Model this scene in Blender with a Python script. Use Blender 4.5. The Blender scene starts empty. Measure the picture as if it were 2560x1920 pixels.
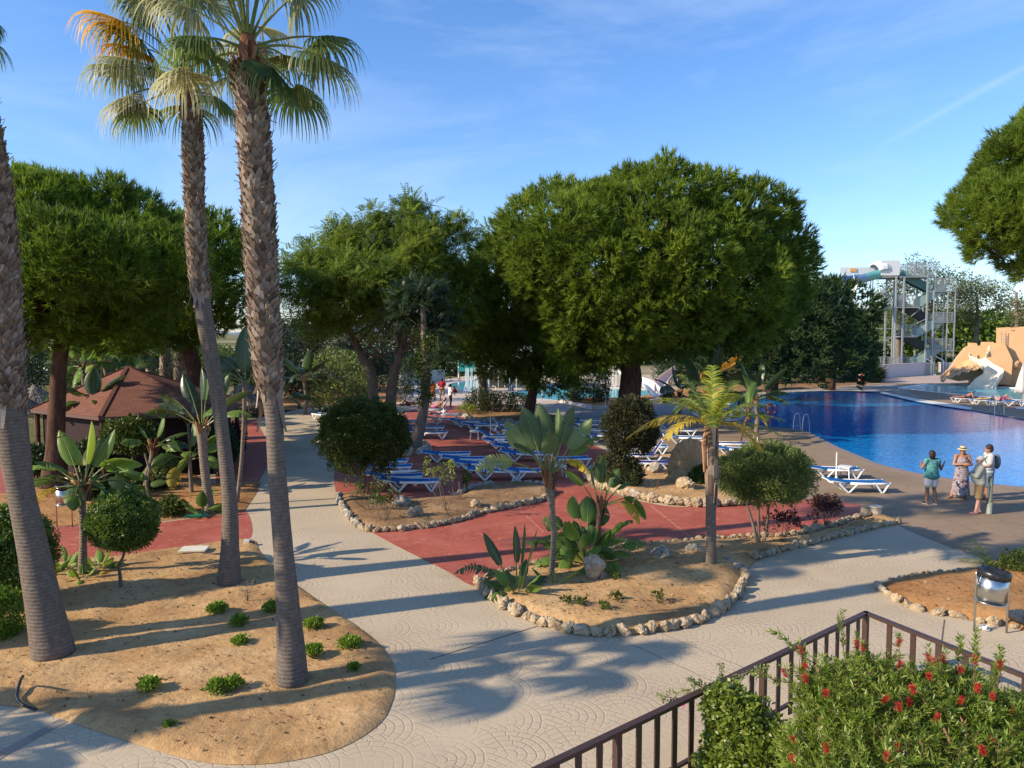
import bpy, math, random
import numpy as np
from mathutils import Vector, Matrix
from mathutils.geometry import delaunay_2d_cdt
R = math.radians
PI = math.pi
scene = bpy.context.scene
COL = scene.collection
rng = np.random.default_rng(7)
random.seed(7)
# ---------------------------------------------------------------- camera
CAMH = 5.25; FPX = 1923.0; PITCH = math.atan(125.0 / FPX)
cam_d = bpy.data.cameras.new('camera'); cam = bpy.data.objects.new('camera', cam_d); COL.objects.link(cam)
cam.location = (0, 0, CAMH); cam.rotation_euler = (PI / 2 - PITCH, 0, 0)
cam_d.sensor_width = 36; cam_d.lens = 36 * FPX / 2560; cam_d.clip_start = .1; cam_d.clip_end = 20000
scene.camera = cam
def ray(x, y):
    a = (x - 1280) / FPX; b = (y - 960) / FPX
    return Vector((a, math.cos(PITCH) - b * math.sin(PITCH), -math.sin(PITCH) - b * math.cos(PITCH)))
def G(x, y, z=0.0):      # photograph pixel -> point at height z
    d = ray(x, y); t = (z - CAMH) / d.z
    return Vector((d.x * t, d.y * t, z))
def D(x, y, Y):          # photograph pixel -> point at distance Y
    d = ray(x, y); t = Y / d.y
    return Vector((d.x * t, Y, CAMH + d.z * t))
def ppm(Y): return FPX / Y
# ---------------------------------------------------------------- object helpers
def tag(o, label=None, cat=None, group=None, kind=None):
    if label: o['label'] = label
    if cat: o['category'] = cat
    if group: o['group'] = group
    if kind: o['kind'] = kind
    return o
def empty(name, loc, label=None, cat=None, group=None, rz=0):
    o = bpy.data.objects.new(name, None); COL.objects.link(o); o.location = loc; o.rotation_euler = (0, 0, rz)
    o.empty_display_size = .1
    return tag(o, label, cat, group)
class MB:
    """collects vertices and faces, builds one mesh"""
    def __init__(s): s.V = []; s.F = []; s.A = []; s.n = 0; s.smooth = False
    def add(s, V, F, a=None):
        V = np.asarray(V, dtype=np.float64).reshape(-1, 3)
        s.V.append(V)
        s.F += [tuple(int(i) + s.n for i in f) for f in F]
        s.A.append(np.full(len(V), rng.random()) if a is None else (np.full(len(V), a) if np.isscalar(a) else np.asarray(a)))
        s.n += len(V); return s
    def box(s, c, d, rot=None, bev=0, a=None):
        x, y, z = d[0] / 2, d[1] / 2, d[2] / 2
        if bev > 0:
            b = min(bev, x * .9, y * .9, z * .9); V = []
            for sx in (-1, 1):
                for sy in (-1, 1):
                    for sz in (-1, 1):
                        V += [(sx * (x - b), sy * (y - b), sz * z), (sx * (x - b), sy * y, sz * (z - b)), (sx * x, sy * (y - b), sz * (z - b))]
            V = np.array(V, float)
            def ix(sx, sy, sz, k): return (((sx > 0) * 2 + (sy > 0)) * 2 + (sz > 0)) * 3 + k
            F = []
            for t in (-1, 1):
                F.append([ix(-1, -1, t, 0), ix(1, -1, t, 0), ix(1, 1, t, 0), ix(-1, 1, t, 0)])
                F.append([ix(-1, t, -1, 1), ix(1, t, -1, 1), ix(1, t, 1, 1), ix(-1, t, 1, 1)])
                F.append([ix(t, -1, -1, 2), ix(t, 1, -1, 2), ix(t, 1, 1, 2), ix(t, -1, 1, 2)])
                for u in (-1, 1):
                    F.append([ix(-1, t, u, 0), ix(1, t, u, 0), ix(1, t, u, 1), ix(-1, t, u, 1)])
                    F.append([ix(t, -1, u, 0), ix(t, 1, u, 0), ix(t, 1, u, 2), ix(t, -1, u, 2)])
                    F.append([ix(t, u, -1, 1), ix(t, u, 1, 1), ix(t, u, 1, 2), ix(t, u, -1, 2)])
                    for w in (-1, 1): F.append([ix(t, u, w, 0), ix(t, u, w, 1), ix(t, u, w, 2)])
            cc = []
            for f in F:
                p = V[f]; nrm = np.cross(p[1] - p[0], p[2] - p[0])
                cc.append(f if nrm @ p.mean(0) > 0 else f[::-1])
            F = cc
        else:
            V = np.array([(i, j, k) for i in (-x, x) for j in (-y, y) for k in (-z, z)])
            F = [(0, 1, 3, 2), (4, 6, 7, 5), (0, 4, 5, 1), (2, 3, 7, 6), (0, 2, 6, 4), (1, 5, 7, 3)]
        if rot is not None: V = V @ np.array(rot).T[:3, :3]
        return s.add(V + np.array(c, float), F, a)
    def bar(s, p, q, w, h=None, bev=0, a=None):
        p = Vector(p); q = Vector(q); d = q - p; L = d.length
        if L < 1e-6: return s
        M = d.to_track_quat('X', 'Z').to_matrix()
        return s.box((p + q) / 2, (L, w, h or w), M, bev, a)
    def tube(s, P, r, k=8, cap=True, a=None, jit=0, sq=(1, 1)):
        P = np.array([tuple(p) for p in P], float); n = len(P)
        r = np.full(n, r, float) if np.isscalar(r) else np.array(r, float)
        T = np.gradient(P, axis=0); T /= np.linalg.norm(T, axis=1)[:, None] + 1e-12
        up = np.array([0, 0, 1.]) if abs(T[0][2]) < .9 else np.array([0, 1., 0])
        u = np.cross(up, T[0]); u /= np.linalg.norm(u); V = []
        th = np.linspace(0, 2 * PI, k, endpoint=False)
        for i in range(n):
            u = u - T[i] * (u @ T[i]); u /= np.linalg.norm(u); v = np.cross(T[i], u)
            rr = r[i] * (1 + (rng.random(k) - .5) * jit)
            V.append(P[i] + (np.cos(th) * rr * sq[0])[:, None] * u + (np.sin(th) * rr * sq[1])[:, None] * v)
        V = np.concatenate(V); F = []
        for i in range(n - 1):
            for j in range(k):
                j2 = (j + 1) % k; F.append((i * k + j, i * k + j2, (i + 1) * k + j2, (i + 1) * k + j))
        if cap: F.append(tuple(range(k))[::-1]); F.append(tuple((n - 1) * k + j for j in range(k)))
        return s.add(V, F, a)
    def cyl(s, p, q, r, k=12, r2=None, a=None):
        return s.tube([p, q], [r, r if r2 is None else r2], k, True, a)
    def lathe(s, prof, c=(0, 0, 0), k=20, a=None):
        V = []; n = len(prof)
        for (r, z) in prof:
            for j in range(k): t = 2 * PI * j / k; V.append((c[0] + r * math.cos(t), c[1] + r * math.sin(t), c[2] + z))
        F = [(i * k + j, i * k + (j + 1) % k, (i + 1) * k + (j + 1) % k, (i + 1) * k + j) for i in range(n - 1) for j in range(k)]
        if prof[0][0] > 1e-4: F.append(tuple(range(k))[::-1])
        if prof[-1][0] > 1e-4: F.append(tuple((n - 1) * k + j for j in range(k)))
        return s.add(V, F, a)
    def ball(s, c, r, k=12, m=8, a=None, rot=None):
        r = (r, r, r) if np.isscalar(r) else r; V = [(0, 0, -1)]
        for i in range(1, m):
            p = -PI / 2 + PI * i / m
            for j in range(k): t = 2 * PI * j / k; V.append((math.cos(p) * math.cos(t), math.cos(p) * math.sin(t), math.sin(p)))
        V.append((0, 0, 1)); F = [(0, 1 + (j + 1) % k, 1 + j) for j in range(k)]
        for i in range(m - 2):
            b = 1 + i * k
            for j in range(k): F.append((b + j, b + (j + 1) % k, b + k + (j + 1) % k, b + k + j))
        b = 1 + (m - 2) * k; F += [(b + j, b + (j + 1) % k, len(V) - 1) for j in range(k)]
        V = np.array(V) * np.array(r)
        if rot is not None: V = V @ np.array(rot).T[:3, :3]
        return s.add(V + np.array(c, float), F, a)
    def grid(s, P, a=None, closed=False):
        P = np.asarray(P, float); m, n = P.shape[:2]; F = []
        for i in range(m - 1):
            for j in range(n if closed else n - 1):
                j2 = (j + 1) % n; F.append((i * n + j, i * n + j2, (i + 1) * n + j2, (i + 1) * n + j))
        return s.add(P.reshape(-1, 3), F, a)
    def build(s, name, mat, parent=None, smooth=False, loc=None):
        V = np.concatenate(s.V) if s.V else np.zeros((0, 3))
        me = bpy.data.meshes.new(name); me.from_pydata(V.tolist(), [], s.F)
        at = me.attributes.new('rnd', 'FLOAT', 'POINT'); at.data.foreach_set('value', np.concatenate(s.A).astype(np.float32))
        if smooth: me.polygons.foreach_set('use_smooth', np.ones(len(me.polygons), bool))
        me.update()
        return link(name, me, mat, parent, loc)
def link(name, me, mat, parent=None, loc=None):
    o = bpy.data.objects.new(name, me); COL.objects.link(o)
    if mat and not me.materials: me.materials.append(mat)
    if parent: o.parent = parent
    if loc is not None: o.location = loc
    return o
def fast_mesh(name, V, k, mat, A, parent=None, loc=None):
    """V: (n*k,3) unshared faces of k corners, A: per face value"""
    n = len(V) // k
    me = bpy.data.meshes.new(name); me.vertices.add(len(V)); me.loops.add(len(V)); me.polygons.add(n)
    me.vertices.foreach_set('co', V.astype(np.float32).ravel())
    me.loops.foreach_set('vertex_index', np.arange(len(V), dtype=np.int32))
    me.polygons.foreach_set('loop_start', (np.arange(n) * k).astype(np.int32))
    try: me.polygons.foreach_set('loop_total', np.full(n, k, dtype=np.int32))
    except Exception: pass
    at = me.attributes.new('rnd', 'FLOAT', 'POINT'); at.data.foreach_set('value', np.repeat(A, k).astype(np.float32))
    me.update(calc_edges=True); me.validate()
    return link(name, me, mat, parent, loc)
def copy_tree(o, parent=None):
    c = o.copy(); COL.objects.link(c); c.parent = parent
    for ch in list(o.children): copy_tree(ch, c)
    return c
# ---------------------------------------------------------------- materials
def mat_new(name):
    m = bpy.data.materials.new(name); m.use_nodes = True; nt = m.node_tree; nt.nodes.clear()
    out = nt.nodes.new('ShaderNodeOutputMaterial'); return m, nt, out
class NT:
    def __init__(s, nt): s.nt = nt
    def n(s, t, **kw):
        nd = s.nt.nodes.new('ShaderNode' + t)
        for k, v in kw.items():
            if k.startswith('_'): setattr(nd, k[1:], v)
            else:
                key = int(k[1:]) if k[0] == 'i' and k[1:].isdigit() else k.replace('__', ' ')
                s.set(nd, key, v)
        return nd
    def set(s, nd, key, v):
        if hasattr(v, 'bl_idname') or hasattr(v, 'links'):
            s.nt.links.new(v if hasattr(v, 'links') and not hasattr(v, 'outputs') else v.outputs[0], nd.inputs[key])
        else: nd.inputs[key].default_value = v
    def math(s, op, a, b=0.0, c=0.0):
        nd = s.nt.nodes.new('ShaderNodeMath'); nd.operation = op; s.set(nd, 0, a); s.set(nd, 1, b)
        if op in ('MULTIPLY_ADD', 'SMOOTH_MIN', 'WRAP'): s.set(nd, 2, c)
        return nd.outputs[0]
    def mix(s, f, a, b):
        nd = s.nt.nodes.new('ShaderNodeMix'); nd.data_type = 'RGBA'
        s.set(nd, 0, f); s.set(nd, 6, a); s.set(nd, 7, b); return nd.outputs[2]
    def ramp(s, f, stops, interp='LINEAR'):
        nd = s.nt.nodes.new('ShaderNodeValToRGB'); s.set(nd, 0, f); cr = nd.color_ramp; cr.interpolation = interp
        while len(cr.elements) < len(stops): cr.elements.new(.5)
        for e, (p, c) in zip(cr.elements, stops): e.position = p; e.color = tuple(c) + (1,) if len(c) == 3 else c
        return nd.outputs[0]
    def noise(s, vec, scale, detail=4, rough=.55, out=0, dist=0):
        nd = s.nt.nodes.new('ShaderNodeTexNoise')
        if vec is not None: s.set(nd, 0, vec)
        nd.inputs['Scale'].default_value = scale; nd.inputs['Detail'].default_value = detail
        nd.inputs['Roughness'].default_value = rough; nd.inputs['Distortion'].default_value = dist; return nd.outputs[out]
    def geo(s): return s.n('NewGeometry').outputs['Position']
    def objco(s): return s.n('TexCoord').outputs['Object']
    def bump(s, h, strength=.3, dist=.02, normal=None):
        nd = s.nt.nodes.new('ShaderNodeBump'); nd.inputs['Strength'].default_value = strength; nd.inputs['Distance'].default_value = dist
        s.set(nd, 'Height', h)
        if normal is not None: s.set(nd, 'Normal', normal)
        return nd.outputs[0]
    def pr(s, col, rough=.7, normal=None, spec=.3, metal=0):
        nd = s.nt.nodes.new('ShaderNodeBsdfPrincipled'); s.set(nd, 'Base Color', col if not isinstance(col, tuple) else tuple(col[:3]) + (1,))
        s.set(nd, 'Roughness', rough); nd.inputs['Specular IOR Level'].default_value = spec; s.set(nd, 'Metallic', metal)
        if normal is not None: s.set(nd, 'Normal', normal)
        return nd
def C4(c): return tuple(c[:3]) + (1,)
def simple(name, col, rough=.6, spec=.3, metal=0, var=.12, scale=6, bump=0, bscale=40):
    m, nt, out = mat_new(name); N = NT(nt); p = N.objco()
    f = N.noise(p, scale, 5, .6)
    c = N.mix(f, C4([x * (1 - var * 1.6) for x in col]), C4([min(1, x * (1 + var * 1.2)) for x in col]))
    nm = N.bump(N.noise(p, bscale, 4, .6), bump, .01) if bump else None
    nt.links.new(N.pr(c, rough, nm, spec, metal).outputs[0], out.inputs[0]); return m
def leafmat(name, stops, rough=.5, tr=.25, spec=.35):
    m, nt, out = mat_new(name); N = NT(nt)
    at = N.n('Attribute', _attribute_name='rnd').outputs['Fac']
    c = N.ramp(at, stops)
    p = N.pr(c, rough, None, spec)
    t = N.n('BsdfTranslucent'); hs = N.n('HueSaturation', Color=c); hs.inputs['Value'].default_value = 1.5; hs.inputs['Hue'].default_value = .49
    nt.links.new(hs.outputs[0], t.inputs[0])
    mx = N.n('MixShader'); mx.inputs[0].default_value = tr; nt.links.new(p.outputs[0], mx.inputs[1]); nt.links.new(t.outputs[0], mx.inputs[2])
    nt.links.new(mx.outputs[0], out.inputs[0]); return m
M = {}
M['white_plastic'] = simple('white_plastic', (.72, .72, .70), .35, .4, var=.05)
M['blue_cloth'] = simple('blue_cloth', (.005, .115, .33), .75, .2, var=.15, scale=3, bump=.3, bscale=60)
M['navy_cloth'] = simple('navy_cloth', (.012, .02, .14), .75, .2, var=.1)
M['grey_cloth'] = simple('grey_cloth', (.25, .25, .25), .8, .2)
M['rock'] = None
M['steel'] = simple('steel', (.55, .55, .54), .28, .5, 1, var=.06)
M['galv'] = simple('galvanised', (.34, .37, .37), .5, .5, .4, var=.12, scale=2)
M['black'] = simple('black_plastic', (.015, .016, .018), .35, .5)
M['brown_paint'] = simple('brown_paint', (.055, .030, .024), .45, .4, var=.2, scale=4)
M['white_wall'] = simple('white_wall', (.60, .54, .53), .85, .15, var=.05)
M['white_paint'] = simple('white_paint', (.8, .8, .78), .5, .3, var=.04)
M['orange_ring'] = simple('ring_orange', (.62, .10, .05), .5)
M['teal_panel'] = simple('teal_panel', (.10, .24, .22), .5, .4, .2)
M['sage_panel'] = simple('sage_panel', (.28, .38, .34), .6, .3, .2)
M['dark_panel'] = simple('dark_panel', (.05, .06, .055), .7)
def bark(name, c1, c2, ring=0, scale=9, stretch=.25, bs=.8):
    m, nt, out = mat_new(name); N = NT(nt)
    mp = N.n('Mapping', Vector=N.objco()); mp.inputs['Scale'].default_value = (1, 1, stretch)
    f = N.noise(mp.outputs[0], scale, 6, .65, dist=.4)
    c = N.ramp(f, [(.3, c1), (.7, c2)])
    h = f
    if ring:
        w = N.n('TexWave', _wave_type='BANDS', _bands_direction='Z'); N.set(w, 0, N.objco())
        w.inputs['Scale'].default_value = ring; w.inputs['Distortion'].default_value = 1.5; w.inputs['Detail'].default_value = 3; w.inputs['Detail Scale'].default_value = 2.5
        c = N.mix(N.math('MULTIPLY', w.outputs['Fac'], .35), c, C4([x * .7 for x in c1]))
        h = N.math('ADD', N.math('MULTIPLY', w.outputs['Fac'], .6), f)
    nt.links.new(N.pr(c, .9, N.bump(h, bs, .03), .1).outputs[0], out.inputs[0]); return m
M['palm_bark'] = bark('palm_bark', (.115, .09, .072), (.205, .17, .14), ring=5.5, scale=14, stretch=.8, bs=.35)
M['slim_bark'] = bark('slim_bark', (.13, .095, .07), (.30, .26, .2), ring=5, scale=16, stretch=1, bs=.6)
M['pine_bark'] = bark('pine_bark', (.04, .022, .015), (.135, .072, .05), scale=7, bs=1)
M['grey_bark'] = bark('grey_bark', (.10, .075, .055), (.24, .19, .15), scale=8, bs=.8)
M['brown_stem'] = bark('brown_stem', (.10, .045, .03), (.24, .14, .09), scale=14, bs=.5)
# palm leaf-base plates
M['boot'] = leafmat('palm_boot', [(0, (.08, .055, .038)), (.35, (.17, .12, .085)), (.7, (.26, .20, .15)), (1, (.36, .30, .25))], .9, .0, .1)
M['boot_red'] = leafmat('palm_boot_red', [(0, (.08, .035, .02)), (.5, (.22, .10, .05)), (1, (.36, .20, .11))], .9, .0, .1)
PINE = [(0, (.035, .05, .008)), (.3, (.082, .13, .014)), (.7, (.155, .23, .022)), (.92, (.22, .29, .03)), (1, (.28, .18, .06))]
M['pine'] = leafmat('pine_needles', PINE, .55, .38, .25)
M['pine_green'] = leafmat('pine_needles_fresh', [(0, (.03, .055, .008)), (.4, (.085, .15, .014)), (1, (.20, .30, .024))], .55, .35, .25)
M['pine_dark'] = leafmat('pine_needles_dark', [(0, (.018, .04, .014)), (.5, (.035, .07, .02)), (1, (.065, .11, .025))], .55, .15, .25)
M['robinia'] = leafmat('pinnate_leaves', [(0, (.05, .085, .014)), (.45, (.11, .17, .02)), (.8, (.21, .28, .035)), (1, (.36, .34, .055))], .6, .42, .2)
M['dark_leaf'] = leafmat('dark_leaves', [(0, (.012, .026, .010)), (.6, (.025, .050, .014)), (1, (.045, .08, .02))], .4, .2, .4)
M['ball_leaf'] = leafmat('ball_shrub_leaves', [(0, (.04, .075, .014)), (.5, (.10, .17, .024)), (.9, (.20, .26, .045)), (1, (.28, .32, .08))], .4, .3, .45)
M['olive_leaf'] = leafmat('olive_shrub_leaves', [(0, (.028, .045, .009)), (.5, (.055, .085, .013)), (.9, (.09, .125, .022)), (1, (.16, .12, .06))], .5, .25, .3)
M['sage_leaf'] = leafmat('sage_shrub_leaves', [(0, (.06, .095, .025)), (.5, (.13, .175, .04)), (1, (.26, .29, .10))], .5, .3, .3)
M['brown_leaf'] = leafmat('withering_shrub_leaves', [(0, (.018, .026, .010)), (.5, (.045, .05, .02)), (.85, (.09, .085, .035)), (1, (.22, .20, .10))], .6, .2, .2)
M['lime_leaf'] = leafmat('lime_leaves', [(0, (.08, .13, .015)), (.6, (.17, .24, .03)), (1, (.32, .34, .06))], .45, .35, .4)
M['succulent'] = leafmat('succulent_leaves', [(0, (.06, .13, .012)), (.6, (.14, .24, .022)), (1, (.28, .36, .05))], .45, .3, .3)
M['red_leaf'] = leafmat('dark_red_leaves', [(0, (.025, .012, .012)), (.6, (.07, .03, .025)), (1, (.12, .07, .04))], .5, .2, .3)
M['brush_leaf'] = leafmat('bottlebrush_leaves', [(0, (.07, .11, .014)), (.5, (.16, .23, .028)), (.85, (.27, .34, .06)), (1, (.28, .15, .07))], .4, .4, .4)
M['vine_leaf'] = leafmat('vine_leaves', [(0, (.06, .10, .012)), (.5, (.13, .19, .02)), (1, (.30, .32, .06))], .35, .35, .5)
M['flower'] = leafmat('red_filaments', [(0, (.30, .008, .012)), (.6, (.50, .02, .022)), (1, (.62, .16, .10))], .5, .35, .3)
M['pink_flower'] = leafmat('pink_petals', [(0, (.7, .06, .25)), (1, (.85, .15, .4))], .5, .3)
M['fan_green'] = leafmat('fan_leaf_green', [(0, (.045, .085, .02)), (.5, (.09, .15, .035)), (.85, (.20, .25, .09)), (1, (.38, .36, .20))], .45, .45, .4)
M['fan_pale'] = leafmat('fan_leaf_pale', [(0, (.12, .16, .06)), (.5, (.25, .28, .13)), (1, (.52, .48, .28))], .45, .45, .4)
M['fan_gold'] = leafmat('fan_leaf_gold', [(0, (.34, .20, .015)), (.5, (.58, .34, .02)), (.85, (.66, .44, .07)), (1, (.50, .38, .20))], .4, .45, .4)
M['petiole'] = leafmat('petiole', [(0, (.10, .14, .03)), (1, (.22, .22, .06))], .4, 0, .4)
M['paddle'] = leafmat('paddle_leaf', [(0, (.045, .09, .022)), (.5, (.08, .15, .032)), (1, (.16, .26, .04))], .42, .38, .3)
M['paddle_grey'] = leafmat('paddle_leaf_greyed', [(0, (.06, .10, .04)), (.5, (.12, .175, .07)), (1, (.22, .28, .10))], .45, .35, .25)
M['paddle_yellow'] = leafmat('paddle_leaf_yellow', [(0, (.25, .20, .02)), (1, (.50, .36, .03))], .4, .4, .4)
M['paddle_dark'] = leafmat('paddle_leaf_dark', [(0, (.02, .045, .016)), (1, (.06, .10, .03))], .3, .3, .5)
M['date_leaf'] = leafmat('feather_leaf', [(0, (.10, .16, .012)), (.5, (.20, .27, .02)), (1, (.48, .42, .05))], .4, .4, .4)
M['date_yellow'] = leafmat('feather_leaf_yellow', [(0, (.42, .34, .012)), (.6, (.62, .48, .03)), (1, (.50, .36, .12))], .4, .4, .4)
M['thatch'] = leafmat('thatch', [(0, (.14, .11, .085)), (1, (.33, .28, .23))], .95, 0, .05)
M['far_wood'] = leafmat('far_wood_leaves', [(0, (.045, .085, .014)), (.5, (.09, .15, .02)), (1, (.15, .22, .03))], .6, .3, .2)
M['eucalypt'] = leafmat('eucalyptus_leaves', [(0, (.05, .07, .03)), (.5, (.10, .13, .045)), (1, (.18, .19, .07))], .55, .3, .3)
# ---------------------------------------------------------------- lights
SUN_EL = R(28); SH_AZ = R(19)         # shadows run right and away
dirv = Vector((math.cos(SH_AZ) * math.cos(SUN_EL), math.sin(SH_AZ) * math.cos(SUN_EL), -math.sin(SUN_EL)))
sl = bpy.data.lights.new('sun', 'SUN'); sl.energy = 5.0; sl.angle = R(.55); sl.color = (1, .84, .63)
so = bpy.data.objects.new('sun', sl); COL.objects.link(so); so.rotation_euler = dirv.to_track_quat('-Z', 'Y').to_euler(); so.location = (-20, -10, 30)
w = bpy.data.worlds.new('World'); scene.world = w; w.use_nodes = True; nt = w.node_tree; nt.nodes.clear(); N = NT(nt)
sky = nt.nodes.new('ShaderNodeTexSky'); sky.sky_type = 'NISHITA'; sky.sun_disc = False; sky.sun_elevation = SUN_EL
sd = -dirv; sky.sun_rotation = math.atan2(sd.x, sd.y); sky.altitude = 50; sky.air_density = 1.0; sky.dust_density = .35; sky.ozone_density = 4.0
bg = nt.nodes.new('ShaderNodeBackground'); bg.inputs[1].default_value = .13
tc = N.n('TexCoord').outputs['Generated']
mp = N.n('Mapping', Vector=tc); mp.inputs['Rotation'].default_value = (0, R(-14), R(30)); mp.inputs['Scale'].default_value = (1.1, 3.2, 5.5)
c1 = N.noise(mp.outputs[0], 1.1, 8, .62, dist=.6)
cf = N.ramp(c1, [(.47, (0, 0, 0)), (.80, (1, 1, 1))])
sx = N.n('SeparateXYZ', Vector=tc)
# one thin straight contrail high on the right
t1 = N.math('ABSOLUTE', N.math('SUBTRACT', N.math('SUBTRACT', sx.outputs[2], N.math('MULTIPLY', sx.outputs[0], .56)), -.021))
t2 = N.ramp(t1, [(0, (1, 1, 1)), (.006, (0, 0, 0))])
t3 = N.ramp(sx.outputs[0], [(.40, (0, 0, 0)), (.46, (1, 1, 1))])
tr = N.math('MULTIPLY', N.math('MULTIPLY', t2, t3), N.math('MULTIPLY', N.ramp(sx.outputs[1], [(0, (0, 0, 0)), (.1, (1, 1, 1))]), .15))
fac = N.math('ADD', N.math('MULTIPLY', cf, .42), tr)
hz = N.ramp(sx.outputs[2], [(.0, (0, 0, 0)), (.06, (1, 1, 1))])
tn = N.ramp(sx.outputs[2], [(.0, (.98, 1.0, 1.08)), (.10, (.90, 1.0, 1.14)), (.4, (.74, .98, 1.22)), (.7, (.66, .96, 1.26))])
mm = nt.nodes.new('ShaderNodeMix'); mm.data_type = 'RGBA'; mm.blend_type = 'MULTIPLY'; mm.inputs[0].default_value = 1; nt.links.new(sky.outputs[0], mm.inputs[6]); nt.links.new(tn, mm.inputs[7])
col = N.mix(fac, mm.outputs[2], (4.6, 5.3, 6.4, 1))
nt.links.new(col, bg.inputs[0]); wo = nt.nodes.new('ShaderNodeOutputWorld'); nt.links.new(bg.outputs[0], wo.inputs[0])
scene.view_settings.view_transform = 'Standard'; scene.view_settings.look = 'None'; scene.view_settings.gamma = 1; scene.view_settings.exposure = .62
scene.view_settings.use_curve_mapping = False
scene.cycles.max_bounces = 5; scene.cycles.diffuse_bounces = 3; scene.cycles.transparent_max_bounces = 8
scene.cycles.sample_clamp_indirect = 6
# ---------------------------------------------------------------- flat surfaces
def catmull(P, k=6, closed=True):
    P = [Vector(p) for p in P]; n = len(P); out = []
    rngi = range(n) if closed else range(n - 1)
    for i in rngi:
        p0 = P[(i - 1) % n] if closed or i > 0 else P[0]; p1 = P[i]; p2 = P[(i + 1) % n]
        p3 = P[(i + 2) % n] if closed or i + 2 < n else P[-1]
        for j in range(k):
            t = j / k
            out.append(.5 * ((2 * p1) + (-p0 + p2) * t + (2 * p0 - 5 * p1 + 4 * p2 - p3) * t * t + (-p0 + 3 * p1 - 3 * p2 + p3) * t ** 3))
    if not closed: out.append(P[-1])
    return out
def GP(pts): return [G(x, y) for x, y in pts]
def ground_poly(pts, k=6): return [(p.x, p.y) for p in catmull(GP(pts), k)]
def inside(P, poly):
    P = np.asarray(P, float); x, y = P[:, 0], P[:, 1]; q = np.array(poly); c = np.zeros(len(P), bool); j = len(q) - 1
    for i in range(len(q)):
        xi, yi = q[i]; xj, yj = q[j]
        m = ((yi > y) != (yj > y)) & (x < (xj - xi) * (y - yi) / ((yj - yi) + 1e-15) + xi); c ^= m; j = i
    return c
def edge_dist(P, poly):
    P = np.asarray(P, float)[:, :2]; q = np.array(poly); d = np.full(len(P), 1e9)
    for i in range(len(q)):
        a = q[i - 1]; b = q[i]; ab = b - a; L = (ab @ ab) + 1e-12
        t = np.clip(((P - a) @ ab) / L, 0, 1); d = np.minimum(d, np.linalg.norm(P - (a + t[:, None] * ab), axis=1))
    return d
def lump(P, s, seed=0):
    r = np.random.default_rng(seed); z = np.zeros(len(P))
    for f, a in ((1, 1), (2.1, .5), (4.3, .28), (8.9, .15)):
        for _ in range(3):
            th = r.random() * 2 * PI; ph = r.random() * 6.28
            z += a / 3 * np.sin((P[:, 0] * math.cos(th) + P[:, 1] * math.sin(th)) * f * s + ph + 1.3 * np.sin(P[:, 1] * f * s * .7 + ph))
    return z
def sheet(name, poly, z, mat, holes=(), step=None, zf=None, parent=None, skirt=0):
    pts = [Vector(p) for p in poly]; loops = [list(range(len(pts)))]; faces = [list(range(len(pts)))]
    edges = [(i, (i + 1) % len(poly)) for i in range(len(poly))]
    for h in holes:
        b = len(pts); pts += [Vector(p) for p in h]; edges += [(b + i, b + (i + 1) % len(h)) for i in range(len(h))]
    if step:
        q = np.array(poly); x0, y0 = q.min(0); x1, y1 = q.max(0)
        gx, gy = np.meshgrid(np.arange(x0, x1, step), np.arange(y0, y1, step)); g = np.stack([gx.ravel(), gy.ravel()], 1)
        g += (rng.random(g.shape) - .5) * step * .5
        m = inside(g, poly) & (edge_dist(g, poly) > step * .4)
        pts += [Vector(p) for p in g[m]]
    v, e, f, _, _, _ = delaunay_2d_cdt(pts, edges, [], 0, 1e-5)
    V = np.array([tuple(p) for p in v]); F = np.array([t for t in f if len(t) == 3])
    c = V[F].mean(1); ok = inside(c, poly)
    for h in holes: ok &= ~inside(c, h)
    F = F[ok]; Z = np.full(len(V), float(z))
    if zf is not None: Z = Z + zf(V)
    V3 = np.column_stack([V, Z])
    a = V3[F[:, 1]] - V3[F[:, 0]]; b = V3[F[:, 2]] - V3[F[:, 0]]
    fl = (a[:, 0] * b[:, 1] - a[:, 1] * b[:, 0]) < 0; F[fl] = F[fl][:, ::-1]
    mb = MB(); mb.add(V3, [tuple(t) for t in F], 0.5)
    if skirt:
        for lp in [poly] + list(holes):
            n = len(lp); L = [(x, y, z) for x, y in lp] + [(x, y, z - skirt) for x, y in lp]
            mb.add(L, [(i, (i + 1) % n, n + (i + 1) % n, n + i) for i in range(n)], .5)
    return mb.build(name, mat, parent, smooth=step is not None)
# --- materials of the ground
def m_soil(name, c1, c2, c3):
    m, nt, out = mat_new(name); N = NT(nt); p = N.geo()
    f = N.noise(p, .55, 5, .6); g = N.noise(p, 9, 6, .7)
    c = N.ramp(f, [(.32, c1), (.50, c2), (.68, c3)])
    dp = N.ramp(N.noise(p, 1.7, 7, .72), [(.50, (0, 0, 0)), (.66, (1, 1, 1))]); c = N.mix(N.math('MULTIPLY', dp, .45), c, C4([c1[0] * .8, c1[1] * .72, c1[2] * .65]))
    c = N.mix(N.math('MULTIPLY', N.ramp(g, [(.50, (0, 0, 0)), (.66, (1, 1, 1))]), .38), c, C4([x * .55 for x in c1]))
    sp = N.n('TexVoronoi', _feature='F1'); N.set(sp, 0, p); sp.inputs['Scale'].default_value = 22
    pb = N.math('LESS_THAN', sp.outputs['Distance'], .13)
    c = N.mix(N.math('MULTIPLY', pb, N.math('MULTIPLY', N.math('GREATER_THAN', N.noise(p, 3, 2), .56), .6)), c, C4([min(1, x * 1.7) for x in c2]))
    h = N.math('ADD', N.math('ADD', N.noise(p, 5, 5, .6), N.math('MULTIPLY', g, .5)), N.math('MULTIPLY', N.noise(p, 45, 3), .18))
    nt.links.new(N.pr(c, .95, N.bump(h, .55, .07), .08).outputs[0], out.inputs[0]); return m
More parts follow.
